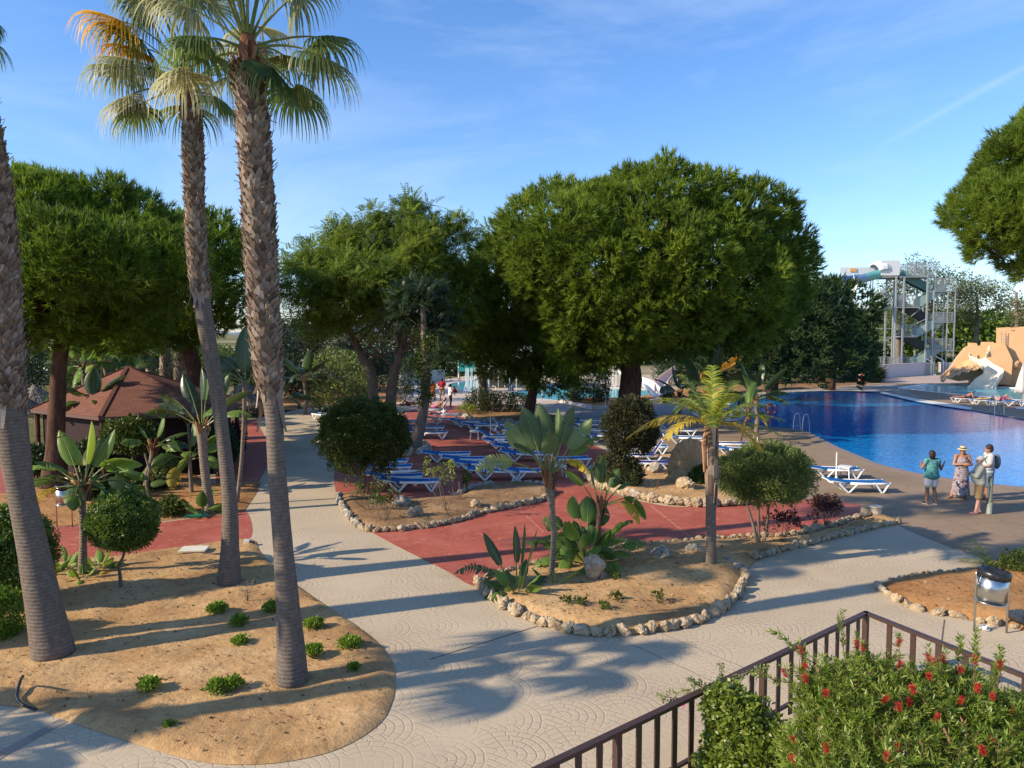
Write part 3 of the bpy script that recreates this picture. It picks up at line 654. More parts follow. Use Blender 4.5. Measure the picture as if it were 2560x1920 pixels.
def pine(name, label, base, trunk_pts, trunk_r, ells, mat='pine', puff=.62, nneed=150, nl=.30, nw=.05, limbs=14, spacing=.85, group=None, bark='pine_bark', cat='pine tree', low=-.45, clump=None, dens=1.0):
    """ells in world coordinates; trunk_pts world"""
    e = empty(name, base, label, cat, group); b = np.array(base)
    mb = MB(); T = catmull([Vector(p) - Vector(base) for p in trunk_pts], 4, False)
    mb.tube(T, np.interp(np.linspace(0, 1, len(T)), np.linspace(0, 1, len(trunk_r)), trunk_r), 12, True, .5, .12)
    E = [(np.array(c) - b, np.array(r) * .85) for c, r in ells]
    P, Nn = shell_points(E, spacing, low)
    top = np.array(T[-1]); mid = np.array(T[int(len(T) * .72)])
    idx = rng.choice(len(P), min(limbs, len(P)), replace=False)
    for i in idx: limb(mb, mid + (top - mid) * rng.random(), P[i] - Nn[i] * .5, trunk_r[-1] * .55, .04, .10)
    mb.build('trunk', M[bark], e, True)
    bases = [puff_tufts(max(5, int(nneed / 12)), 15, puff * .85, nl, nw) for _ in range(6)]
    P, Nn = shell_points(clump_ells(E, clump or spacing * 2.1, low), spacing * dens, low - .15, depth=(.85, 1.05))
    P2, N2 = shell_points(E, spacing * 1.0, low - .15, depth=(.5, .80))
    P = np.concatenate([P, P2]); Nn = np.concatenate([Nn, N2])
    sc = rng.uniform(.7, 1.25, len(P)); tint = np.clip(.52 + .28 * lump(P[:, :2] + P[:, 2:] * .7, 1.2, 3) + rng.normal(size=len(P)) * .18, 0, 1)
    tint[len(P) - len(P2):] *= .8  # inner needles tinted darker, crown shade put into their colour
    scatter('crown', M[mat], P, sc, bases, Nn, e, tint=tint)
    return e
def ball_shrub(name, label, base, stems, center, rad, mat, leaf=(.06, .03), n=70, puff=.14, spacing=.14, group=None, cat='shrub', stem_r=.035, bark='grey_bark', lumpy=8, low=-.9, upright=0, ragged=.12):
    e = empty(name, base, label, cat, group); b = np.array(base); c = np.array(center, float) - b
    mb = MB()
    for s in stems:
        Q = catmull([Vector(p) - Vector(base) for p in s], 4, False); mb.tube(Q, np.linspace(stem_r, stem_r * .55, len(Q)), 7, True, .5, .1)
    rad = np.array(rad if not np.isscalar(rad) else (rad, rad, rad), float)
    E = [(c, rad * .95)]
    for k in range(lumpy or 5):
        d = rng.normal(size=3); d /= np.linalg.norm(d); E.append((c + d * rad * .46, rad * rng.uniform(.42, .64)))
    P, Nn = shell_points(E, spacing, low, depth=(.8, 1.0 + ragged))
    P2, N2 = shell_points([(c, rad * .6)], spacing * 1.8, -1, depth=(.6, 1))
    P = np.concatenate([P, P2]); Nn = np.concatenate([Nn, N2])
    for i in rng.choice(len(P), min(14, len(P)), replace=False): limb(mb, c - np.array([0, 0, rad[2] * .8]), P[i], stem_r * .45, .006, .08, 5)
    mb.build('stem', M[bark], e, True)
    bases = [puff_leaves(n, puff, leaf[0], leaf[1], up=.4 + upright, droop=.1 - upright * .5) for _ in range(5)]
    tint = np.clip(.5 + .3 * lump(P[:, :2] * 1.0 + P[:, 2:], 4, 2) + rng.normal(size=len(P)) * .15, 0, 1)
    scatter('foliage', M[mat], P, rng.uniform(.75, 1.25, len(P)), bases, Nn, e, tint=tint)
    return e
# ---------------------------------------------------------------- fan palms
def fan_leaf(o, az, el, pet, rad, droop, nseg=58, spread=2.35, stiff=.34, w=.024, a=None, curl=.9):
    """petiole tube + pleated segments that fold down at the tips; local to the palm"""
    mb = MB(); mp_ = MB(); P = []; v = Vector((math.cos(az) * math.cos(el), math.sin(az) * math.cos(el), math.sin(el)))
    p = Vector(o); n = 8; d = v.copy()
    for i in range(n + 1):
        P.append(p.copy()); d = (d + Vector((0, 0, -droop / n))).normalized(); p = p + d * pet / n
    mp_.tube(P, np.linspace(.026, .012, n + 1), 6, True, rng.random())
    hub = P[-1]; f = (P[-1] - P[-2]).normalized(); side = f.cross(Vector((0, 0, 1)))
    side = side.normalized() if side.length > .05 else Vector((math.sin(az), -math.cos(az), 0)); up = side.cross(f).normalized()
    V = []; F = []; A = []; tint = rng.random() if a is None else a
    for k in range(nseg):
        t = -1 + 2 * (k + .5) / nseg; an = t * spread + rng.normal() * .03
        L = rad * (1.0 - .28 * abs(t) ** 1.6) * rng.uniform(.9, 1.08)
        d = (f * math.cos(an) + side * math.sin(an) - up * (.12 + .3 * abs(t))).normalized()
        q = hub.copy(); m = 9; wv = (d.cross(up)).normalized() if abs(d.dot(up)) < .98 else side
        b = len(V); cl = curl * rng.uniform(.75, 1.25)
        for i in range(m + 1):
            s = i / m
            ww = w * L / rad * (1.25 * min(1, s * 2.6 + .18)) if s < .5 else w * (1 - (s - .5) * 1.75)
            hw = max(.002, ww * .8); pl = wv * hw
            V += [tuple(q + pl + up * hw * .35), tuple(q - up * 0), tuple(q - pl + up * hw * .35)]
            A += [np.clip(tint * .6 + .4 * rng.random() * (s > .8) + .12 + .35 * max(0, s - .62), 0, 1)] * 3
            bend = 0 if s < stiff else cl * min(1, 2.2 * (s - stiff) / (1 - stiff))
            d = (d + Vector((0, 0, -1)) * bend * .75).normalized()
            q = q + d * L / m
        for i in range(m):
            j = b + i * 3; F += [(j, j + 3, j + 4, j + 1), (j + 1, j + 4, j + 5, j + 2)]
    mb.add(V, F, A); return mp_, mb
def palm_trunk(e, T, rad, boots=None, bark='palm_bark', bootmat='boot', pl=(.11, .19)):
    mb = MB(); n = len(T); mb.tube(T, rad, 20, True, .5, .03); mb.build('trunk', M[bark], e, True)
    if boots:
        z0, z1 = boots; V = []; A = []; Z = [p.z for p in T]; z = z0; k = 0
        m2 = MB()
        while z < z1:
            cx = np.interp(z, Z, [p.x for p in T]); cy = np.interp(z, Z, [p.y for p in T]); rr = np.interp(z, Z, rad)
            th = k * 2.39996; c, s = math.cos(th), math.sin(th); W = pl[0] * rng.uniform(.75, 1.2); H = pl[1] * rng.uniform(.7, 1.3); out_ = rng.uniform(.02, .075)
            tx, ty = -s, c
            def pt(u, h, o): return (cx + c * (rr + o) + tx * u, cy + s * (rr + o) + ty * u, z + h)
            tip = rng.normal() * .03
            v = [pt(-W * .28, -H * .5, .0), pt(W * .28, -H * .5, .0), pt(W * .5, 0, .015), pt(-W * .5, 0, .015), pt(tip + W * .16, H * .5, out_), pt(tip - W * .16, H * .5, out_),
                 pt(tip + W * .16, H * .5 - .01, out_ - .03), pt(tip - W * .16, H * .5 - .01, out_ - .03), pt(W * .5, -.01, -.01), pt(-W * .5, -.01, -.01)]
            m2.add(v, [(0, 1, 2, 3), (3, 2, 4, 5), (5, 4, 6, 7), (2, 8, 6, 4), (9, 3, 5, 7)], np.clip(rng.normal(.5, .22), 0, 1))
            if rng.random() < .16:
                q = Vector(pt(tip, H * .4, out_)); m2.bar(q, q + Vector((c * .05, s * .05, rng.uniform(-.02, .12))) + Vector(rng.normal(size=3) * .02), .015, .006, a=rng.random())
            z += (pl[1] * .42) * pl[0] * .72 / (2 * PI * rr); k += 1
        m2.build('old_leaf_bases', M[bootmat], e)
        for i in range(9):
            th = i * .7 + rng.random() * .3; c, s = math.cos(th), math.sin(th); zz = z0 + rng.uniform(-.05, .35); cx = np.interp(zz, Z, [p.x for p in T]); cy = np.interp(zz, Z, [p.y for p in T]); rr = np.interp(zz, Z, rad); L = rng.uniform(.25, .6); w_ = pl[0] * rng.uniform(.35, .6); o = rng.uniform(.03, .14)
            rows = [[(cx + c * (rr + .01 + o * q * q) - s * u * w_ * (1 - .6 * q), cy + s * (rr + .01 + o * q * q) + c * u * w_ * (1 - .6 * q), zz - L * q) for u in (-1, 0, 1)] for q in (0, .25, .5, .75, 1)]
            MB().grid(rows).build('hanging_sheath', M[bootmat], e)
def curve_from_px(px, Y0, Y1=None):
    Y1 = Y0 if Y1 is None else Y1; n = len(px)
    return [D(x, y, Y0 + (Y1 - Y0) * i / (n - 1)) for i, (x, y) in enumerate(px)]
def fan_palm(label, px, rad_px, boots_px, fronds, nrand=10, group='tall fan palms with thick trunks', lean=0, crown_r=1.0, seed=1):
    global rng
    rng = np.random.default_rng(seed)
    base = G(*px[0]); e = empty('fan_palm', base, label, 'palm tree', group)
    W = curve_from_px(px, base.y, base.y + lean); T = [Vector(p) - base for p in catmull(W, 5, False)]
    s = [w_ / FPX * base.y / 2 for w_ in rad_px]; Zk = [D(x, y, base.y).z for x, y in px]
    rad = np.interp([p.z for p in T], [z - Zk[0] for z in Zk], s)
    T[0].z -= .05
    palm_trunk(e, T, rad, (D(0, boots_px[0], base.y).z, D(0, boots_px[1], base.y).z))
    top = T[-1]
    # brown fibre skirt at the top
    mb = MB()
    for i in range(70):
        th = rng.random() * 6.28; h = rng.uniform(-.45, .1); r = rad[-1]
        p = Vector((top.x + math.cos(th) * r, top.y + math.sin(th) * r, top.z + h)); mb.bar(p, p + Vector((math.cos(th) * .1, math.sin(th) * .1, rng.uniform(.05, .22))), .05, .012, a=rng.random())
    mb.tube([top - Vector((0, 0, .1)), top + Vector((0, 0, .3)), top + Vector((0, 0, .6))], [rad[-1] * 1.05, rad[-1] * .75, .05], 10, True, .4, .1)
    mb.build('crown_fibre', M['boot_red'], e)
    allf = list(fronds)
    for i in range(nrand):
        az = i * 2.39996 + seed; el = 1.25 - 1.15 * i / nrand + rng.normal() * .08; front = math.cos(az + PI / 2) > .45; el = max(el, 1.2) if front else el
        allf.append((az, el, crown_r * rng.uniform(.85, 1.15) * (1.5 if front else 1), crown_r * rng.uniform(.95, 1.1), rng.uniform(.3, .7), 'fan_green' if rng.random() < .7 else 'fan_pale'))
    for (az, el, pet, rd, dr, mt) in allf:
        o = top + Vector((math.cos(az) * rad[-1] * .5, math.sin(az) * rad[-1] * .5, .15 + .25 * max(0, el)))
        a_, b_ = fan_leaf(o, az, el, pet, rd, dr, curl=1.0)
        f = b_.build('frond', M[mt], e); a_.build('leaf_stalk', M['petiole'], f)
    return e
# ---------------------------------------------------------------- paddle-leaved plants (bird of paradise, banana)
def paddle_leaf(o, az, el, pet, L, W, droop=.6, splits=0, fold=.35, a=None, twist=0):
    pm = MB(); mb = MB(); v = Vector((math.cos(az) * math.cos(el), math.sin(az) * math.cos(el), math.sin(el))); p = Vector(o); P = [p.copy()]; d = v.copy()
    for i in range(6): d = (d + Vector((0, 0, -droop * .25 / 6))).normalized(); p = p + d * pet / 6; P.append(p.copy())
    B = [p.copy()]; Dn = [d.copy()]; n = 14
    for i in range(n): d = (d + Vector((0, 0, -droop / n))).normalized(); p = p + d * L / n; B.append(p.copy()); Dn.append(d.copy())
    pm.tube(P + B[1:n - 1], list(np.linspace(.022, .013, 7)) + list(np.linspace(.012, .003, n - 2)), 6, True, .5)
    tint = rng.random() if a is None else a; spl = set(rng.choice(np.arange(2, n - 1), min(splits, n - 3), replace=False)) if splits else set()
    for sg in (-1, 1):
        rows = []
        sag = rng.uniform(0, .25); cur = []
        segs = []
        for i in range(n + 1):
            t = i / n; wd = W * .5 * (math.sin(PI * min(1, t * .93 + .07) ** .8) ** .75 if t < 1 else 0.02)
            s = Dn[i].cross(Vector((0, 0, 1))); s = s.normalized() if s.length > .08 else Vector((math.sin(az), -math.cos(az), 0)); u = s.cross(Dn[i]).normalized()
            tw = twist; s2 = s * math.cos(tw) + u * math.sin(tw); u2 = u * math.cos(tw) - s * math.sin(tw)
            row = [tuple(B[i] + s2 * sg * wd * q + u2 * (fold * wd * q - (fold + .25 + sag) * wd * q * q) + Dn[i] * wd * q * .18 + Vector((0, 0, .006 * math.sin(i * 2.1 + q * 3)))) for q in (0, .35, .7, 1)]
            cur.append(row)
            if i in spl and 1 < i < n:
                segs.append(cur); sag = rng.uniform(-.05, .55)
                row2 = [tuple(B[i] + s2 * sg * wd * q + u2 * (fold * wd * q - (fold + .25 + sag) * wd * q * q) + Dn[i] * (wd * q * .18 + .05 * q)) for q in (0, .35, .7, 1)]
                cur = [row2]
        segs.append(cur)
        for sgm in segs:
            if len(sgm) > 1: mb.grid(sgm, np.clip(tint + rng.normal() * .08, 0, 1))
    return pm, mb
def paddle_plant(name, label, base, trunk, trunk_r, leaves, cat='tropical plant', group=None, stemmat='slim_bark', sheath=True, mat='paddle'):
    """trunk: world points (or None); leaves: list (az, el, petiole, length, width, droop, splits, mat)"""
    e = empty(name, base, label, cat, group); top = Vector((0, 0, .03))
    if trunk:
        T = catmull([Vector(p) - Vector(base) for p in trunk], 4, False); T[0].z -= .03
        MB().tube(T, np.interp(np.linspace(0, 1, len(T)), np.linspace(0, 1, len(trunk_r)), trunk_r), 10, True, .5, .08).build('trunk', M[stemmat], e, True)
        top = T[-1]
    if sheath and trunk:
        sm = MB(); r = trunk_r[-1]
        for i in range(9):
            th = i * 2.4; q = top + Vector((math.cos(th) * r * .7, math.sin(th) * r * .7, -rng.uniform(.05, .35)))
            sm.bar(q, q + Vector((math.cos(th) * .12, math.sin(th) * .12, rng.uniform(.3, .5))), .07, .02, a=rng.random())
        sm.build('leaf_sheaths', M['boot_red'], e)
    for lf in leaves:
        az, el, pet, L, W, dr, sp = lf[:7]; mt = lf[7] if len(lf) > 7 else mat
        pm, mb = paddle_leaf(top + Vector((math.cos(az) * .05, math.sin(az) * .05, 0)), az, el, pet, L, W, dr, sp, twist=lf[8] if len(lf) > 8 else rng.uniform(-1.0, 1.0))
        f = mb.build('leaf', M[mt], e, True); pm.build('leaf_stalk', M['petiole'], f)
    return e
def rand_leaves(n, pet=.5, L=.7, W=.3, el0=1.35, el1=.2, dr=.6, sp=2, yellow=0, seed=0, mat=None):
    r = np.random.default_rng(seed); out = []
    for i in range(n):
        t = i / max(1, n - 1); el = el0 + (el1 - el0) * t + r.normal() * .08
        out.append([i * 2.39996 + seed + r.normal() * .15, el, pet * r.uniform(.8, 1.2), L * r.uniform(.8, 1.15), W * r.uniform(.85, 1.15), dr * (.4 + t) * r.uniform(.8, 1.2), int(sp * t * 2 * r.random())])
        if mat or i >= n - yellow: out[-1].append('paddle_yellow' if i >= n - yellow else mat)
    return out
# ---------------------------------------------------------------- feather palm
def feather(o, az, el, L, droop, ll=.32, n=40, w=.026, hang=.4, a=None):
    pm = MB(); mb = MB(); d = Vector((math.cos(az) * math.cos(el), math.sin(az) * math.cos(el), math.sin(el))); p = Vector(o); P = [p.copy()]; Dn = [d.copy()]
    for i in range(n): d = (d + Vector((0, 0, -droop / n))).normalized(); p = p + d * L / n; P.append(p.copy()); Dn.append(d.copy())
    pm.tube(P, np.linspace(.016, .003, n + 1), 5, True, .5)
    for i in range(4, n + 1):
        s = Dn[i].cross(Vector((0, 0, 1))); s = s.normalized() if s.length > .05 else Vector((1, 0, 0)); u = s.cross(Dn[i])
        t = i / n; q = ll * math.sin(PI * (.12 + .8 * t)) ** .6
        for sg in (-1, 1):
            dd = (s * sg + Dn[i] * .75 + u * .35 + Vector(rng.normal(size=3) * .12)).normalized(); b = P[i]; V = []; hh = hang * rng.uniform(.6, 1.4)
            wv = dd.cross(u).normalized() * w * .5
            for k in range(5):
                f = 1 - (k / 4) ** 2 * .95; V += [tuple(b + wv * f), tuple(b - wv * f)]; dd = (dd + Vector((0, 0, -hh * .5))).normalized(); b = b + dd * q / 4
            mb.add(V, [(2 * k, 2 * k + 1, 2 * k + 3, 2 * k + 2) for k in range(4)], np.clip((rng.random() if a is None else a) + rng.normal() * .15, 0, 1))
    return pm, mb
# ---------------------------------------------------------------- low things
def rosette(name, label, base, r, h, mat='succulent', n=60, group=None, leaf=(.07, .03), cat='plant'):
    e = empty(name, base, label, cat, group); C_ = []; 
    for i in range(max(4, int(n / 9))):
        th = i * 2.4; q = math.sqrt((i + .3) / (n / 9)) * r * .8; C_.append((math.cos(th) * q, math.sin(th) * q, h * (.75 - .5 * (q / r) ** 2) * rng.uniform(.7, 1.1)))
    bases = [puff_leaves(26, r * .32, leaf[0], leaf[1], up=.9, droop=-.4) for _ in range(3)]
    mb = MB()
    for c in C_: limb(mb, (0, 0, -.02), c, .008, .004, .1, 4, 3)
    mb.build('stem', M['brown_stem'], e, True)
    C_ = np.array(C_); scatter('foliage', M[mat], C_, rng.uniform(.8, 1.2, len(C_)), bases, None, e); return e
def rock_mesh(r, seed, sub=2, rough=.28):
    """lumpy limestone: subdivided cube-sphere displaced"""
    rr = np.random.default_rng(seed); mb = MB(); mb.ball((0, 0, 0), 1, 20, 13, .5)
    V = mb.V[0]; ax = rr.normal(size=(9, 3)); ax /= np.linalg.norm(ax, axis=1)[:, None]
    s = np.ones(len(V))
    for a in ax[:6]: s = np.minimum(s, rr.uniform(.62, .95) / np.maximum(.05, V @ a) if True else s)
    for f, am in ((2.5, .12), (5, .10), (9, .07), (16, .045)):
        k = rr.normal(size=(3, 3)) * f; s += am * 1.5 * rough / .28 * np.sin(V @ k[0] + 1) * np.sin(V @ k[1] + 2) * np.cos(V @ k[2])
    V *= np.clip(s, .4, 1.2)[:, None]; mb.V[0] = V * np.array(r); return mb
def m_rock(name, c1, c2, c3):
    m, nt, out = mat_new(name); N = NT(nt); p = N.geo()
    f = N.noise(p, 5, 6, .65); g = N.noise(p, 22, 6, .7)
    c = N.ramp(f, [(.3, c1), (.5, c2), (.7, c3)])
    pit = N.ramp(g, [(.28, (1, 1, 1)), (.45, (0, 0, 0))]); c = N.mix(N.math('MULTIPLY', pit, .6), c, C4([x * .3 for x in c1]))
    nt.links.new(N.pr(c, .95, N.bump(N.math('ADD', f, g), .9, .035), .05).outputs[0], out.inputs[0]); return m
M['rock'] = m_rock('limestone', (.22, .16, .10), (.40, .31, .20), (.55, .45, .31))
M['rock_grey'] = m_rock('weathered_limestone', (.16, .14, .12), (.33, .29, .23), (.56, .50, .40))
# ================================================================ tall fan palms
def F2(pts): return [(x * 1.1573, y * 1.1573) for x, y in pts]
# azimuths are measured from +X (right), +Y is away
fan_palm('tall fan palm nearest the path with the thickest patterned trunk',
    F2([(632, 1480), (624, 1340), (613, 1200), (597, 1000), (592, 900), (577, 780), (566, 600), (555, 400), (545, 250), (536, 140)]),
    [84, 62, 50, 44, 44, 70, 72, 74, 73, 62], (1000, 150),
    [(0.05, .35, 1.0, 1.05, .75, 'fan_green'), (-.35, -.15, .45, .95, .9, 'fan_green'), (2.9, .15, 1.05, .95, .6, 'fan_pale'), (-1.2, 1.35, 1.35, 1.05, .3, 'fan_pale'), (-1.8, 1.3, 1.3, 1.1, .3, 'fan_pale'),
     (-2.3, 1.15, 1.15, 1.05, .4, 'fan_green'), (-.8, 1.15, 1.15, 1.1, .4, 'fan_green'), (.3, 1.0, .95, 1.1, .4, 'fan_pale'), (1.3, .5, .9, 1, .5, 'fan_green'), (-1.5, 1.2, .9, 1.1, .3, 'fan_pale'), (-3.0, .75, .8, 1.0, .4, 'fan_pale'), (-2.6, .35, .6, .9, .5, 'fan_green')], 10, lean=.8, seed=11)
fan_palm('tall slimmer fan palm with a golden dead frond, behind the thick one',
    F2([(495, 1265), (497, 1180), (496, 1080), (482, 950), (465, 820), (442, 690), (426, 560), (420, 420), (417, 310), (413, 215)]),
    [62, 44, 37, 34, 36, 42, 43, 42, 46, 38], (740, 250),
    [(3.05, .12, 1.15, 1.05, .7, 'fan_green'), (-2.9, .22, 1.2, 1.1, .75, 'fan_pale'), (-2.75, 1.15, 1.6, 1.35, 1.25, 'fan_gold'), (3.0, 1.0, 1.4, 1.1, 1.0, 'fan_gold'), (.05, .05, .75, .85, .8, 'fan_green'), (-.6, .1, .8, .8, .8, 'fan_green'),
     (-1.3, 1.25, 1.6, 1.3, .3, 'fan_pale'), (-2.1, 1.2, 1.5, 1.3, .4, 'fan_green'), (-.8, 1.2, 1.5, 1.3, .35, 'fan_pale'), (3.1, .9, 1.3, 1.4, .4, 'fan_green'), (-1.8, 1.25, 1.4, 1.4, .3, 'fan_pale'), (-2.6, .55, 1.1, 1.2, .5, 'fan_pale'), (-.2, .75, 1.2, 1.2, .5, 'fan_pale')], 12, lean=.8, crown_r=1.25, seed=22)
fan_palm('leaning fan palm cut off by the left edge of the picture',
    F2([(117, 1420), (95, 1310), (74, 1200), (45, 1060), (24, 920), (12, 800), (2, 600), (-10, 420), (-38, 250), (-90, 110)]),
    [102, 84, 72, 62, 78, 80, 78, 70, 60, 50], (1020, 80),
    [(2, .6, .9, 1, .5, 'fan_green'), (3, .6, .9, 1, .5, 'fan_green'), (2.6, 1, .9, 1, .5, 'fan_green')], 3, lean=.6, crown_r=.4, seed=33)
# palms standing outside the picture on the left, whose trunk shadows cross the sand
for k, (x, y, r, h) in enumerate(((-11.2, 7.8, .2, 6.4), (-13.0, 10.9, .2, 10), (-13.5, 13.4, .18, 9), (-13.2, 7.2, .16, 3.5))):
    rng = np.random.default_rng(50 + k)
    e = empty('fan_palm', (x, y, 0), 'tall fan palm standing beyond the left edge of the picture', 'palm tree', 'palms beyond the left edge')
    T = [Vector((0, 0, -.05)), Vector((-.1, 0, 1)), Vector((-.2, .1, h * .5)), Vector((-.3, .1, h))]; T = catmull(T, 4, False)
    palm_trunk(e, T, np.linspace(r * 1.3, r, len(T)), None)
    for i in range(11):
        a_, b_ = fan_leaf(T[-1], i * 2.4, 1.2 - 1.2 * i / 11, 1.0, .9, .5, nseg=24, w=.06); f = b_.build('frond', M['fan_green'], e); a_.build('leaf_stalk', M['petiole'], f)
# ================================================================ pines
rng = np.random.default_rng(101)
def El(x, y, Y, rx, ry, rz=None):      # ellipsoid from picture centre / radii in px at distance Y
    c = D(x, y, Y); k = Y / FPX; return (tuple(c), (rx * k, (rz or rx) * k, ry * k))
def El3(x, y, *a): return El(x - 12, y + 30, *a)
def El1(x, y, *a): return El(1590 + (x - 1590) * .90, y + (48 if y < 600 else 26 if y < 720 else -48), *a)
def El4(x, y, *a): return El(x - 8, y + 18, *a)
def El5(x, y, *a): return El(x + 38, y + 5, *a)
def El2(x, y, *a): return El(x, y + (26 if y < 680 else 2), *a)
b = G(1568, 1062)
Yb = b.y
pine('stone_pine', 'largest pine with a broad rounded crown and thick trunk, centre of the view', b, [b - Vector((0, 0, .1)), D(1572, 1000, Yb), D(1578, 930, Yb), D(1560, 840, Yb), D(1590, 740, Yb), D(1600, 640, Yb)], [1.0, .66, .60, .5, .4, .25],
     [El1(1545, 610, Yb - 1, 240, 165, 250), El1(1760, 640, Yb, 215, 150, 230), El1(1460, 560, Yb - 2, 165, 120, 180), El1(1650, 560, Yb - 2, 200, 125, 200), El1(1830, 610, Yb + 1, 150, 140, 190), El1(1560, 500, Yb, 160, 62, 160), El1(1790, 520, Yb, 150, 72, 160),
      El1(1620, 780, Yb - 1, 190, 130, 190), El1(1850, 740, Yb + 1, 150, 120, 180), El1(1450, 740, Yb - 1, 160, 140, 180), El1(1930, 620, Yb + 2, 80, 90, 120), El1(1560, 680, Yb - 4.5, 110, 90, 90), El1(1700, 600, Yb - 5, 110, 80, 100), El1(1790, 700, Yb - 4, 110, 90, 110), El1(1420, 600, Yb - 4, 90, 80, 90), El1(1640, 870, Yb, 160, 62), El1(1500, 850, Yb - 1, 130, 80), El1(1790, 850, Yb, 140, 70), El1(1900, 800, Yb + 1, 95, 75), El1(1700, 800, Yb - 4, 130, 80, 100)],
     puff=.62, nneed=170, nl=.34, nw=.055, limbs=30, spacing=.85, low=-.8)
b = G(1318, 1048); Yc = b.y
pine('stone_pine', 'pine with a curved bare trunk and brownish crown, left of the largest pine', b, [b, D(1330, 990, Yc), D(1345, 920, Yc), D(1342, 850, Yc), D(1330, 760, Yc)], [.42, .30, .27, .22, .15],
     [El4(1290, 730, Yc - 1, 135, 140), El4(1340, 850, Yc, 120, 85), El4(1240, 790, Yc, 80, 105), El4(1390, 780, Yc + 1, 110, 120), El4(1310, 640, Yc + 1, 80, 80), El4(1420, 880, Yc + 1, 80, 60), El4(1240, 700, Yc, 40, 60), El4(1370, 660, Yc, 90, 90), El4(1290, 880, Yc, 70, 50), El4(1440, 820, Yc, 90, 90)],
     puff=.5, nneed=160, nl=.28, nw=.045, limbs=14, spacing=.72, low=-.8)
b = G(137, 1222); Ya = b.y
pine('stone_pine', 'big dark pine rising over the hut roof on the left', b, [b, D(140, 1120, Ya), D(143, 1000, Ya), D(150, 900, Ya), D(165, 820, Ya), D(200, 740, Ya)], [.5, .29, .25, .24, .2, .16],
     [El2(110, 610, Ya + 1, 220, 150, 200), El2(250, 570, Ya + 1, 130, 115, 150), El2(60, 560, Ya, 140, 115, 150), El2(230, 700, Ya, 190, 110, 170), El2(60, 700, Ya - 1, 130, 90, 130), El2(150, 530, Ya + 2, 130, 80, 130), El2(-60, 620, Ya, 150, 150, 150), El2(330, 690, Ya - .5, 120, 90, 120), El2(200, 640, Ya - 2.5, 110, 80, 60), El2(90, 660, Ya - 2.6, 100, 80, 60), El2(60, 780, Ya, 90, 60), El2(230, 790, Ya, 110, 60), El2(320, 740, Ya, 80, 60)],
     mat='pine_green', puff=.40, nneed=170, nl=.24, nw=.032, limbs=22, spacing=.52, low=-.75)
b = D(500, 1000, 38); b.z = 0; Yd = 38
pine('stone_pine', 'dark pine behind the hut with a drooping right side', b, [b, D(480, 900, Yd), D(440, 820, Yd), D(430, 720, Yd)], [.45, .36, .30, .2],
     [El2(470, 660, Yd, 130, 130), El2(400, 600, Yd, 90, 75), El2(540, 730, Yd, 75, 100), El2(420, 750, Yd, 150, 110), El2(510, 800, Yd - 1, 95, 70), El2(400, 840, Yd - 1, 110, 60), El2(330, 780, Yd, 100, 80), El2(560, 680, Yd, 45, 60), El2(470, 690, Yd - 3.5, 90, 80)],
     mat='pine_green', puff=.52, nneed=150, nl=.30, nw=.045, limbs=16, spacing=.72)
# pines right behind, in front of the tower
for (x, Y, parts, lb) in ((1930, 62, [El3(1960, 770, 62, 95, 75), El3(2010, 800, 62, 85, 85), El3(1900, 830, 62, 120, 70), El3(2035, 760, 63, 60, 60), El3(1980, 870, 62, 110, 50), El3(1960, 735, 63, 60, 50), El3(2030, 865, 62, 70, 45)], 'dark pine between the largest pine and the slide tower'),
                          (2075, 72, [El3(2085, 810, 72, 65, 80), El3(2105, 770, 72, 48, 50), El3(2070, 735, 73, 42, 42), El3(2110, 860, 72, 52, 52)], 'narrow pine crown just left of the slide tower')):
    b = D(x, 960, Y); b.z = 0
    pine('stone_pine', lb, b, [b, D(x + 5, 900, Y), D(x, 830, Y), D(x + 10, 780, Y)], [.5, .4, .35, .2], parts, mat='pine_dark', puff=.75, nneed=110, nl=.42, nw=.085, limbs=8, spacing=1.05)
# pine at the right edge, nearer
b = Vector((15.0, 20.5, 0)); Ye = 20.5
pine('stone_pine', 'near pine whose crown pushes in at the right edge', b, [b, b + Vector((.3, 0, 3)), b + Vector((.1, .2, 5.5)), b + Vector((0, 0, 7))], [.4, .3, .26, .16],
     [El5(2600, 470, Ye, 150, 140), El5(2520, 590, Ye, 85, 72), El5(2500, 500, Ye, 88, 75), El5(2560, 640, Ye, 70, 45), El5(2640, 330, Ye, 120, 85), El5(2700, 560, Ye, 120, 110), El5(2560, 400, Ye, 95, 80), El5(2475, 535, Ye - .4, 62, 55)],
     mat='pine', puff=.26, nneed=230, nl=.17, nw=.017, limbs=14, spacing=.32)
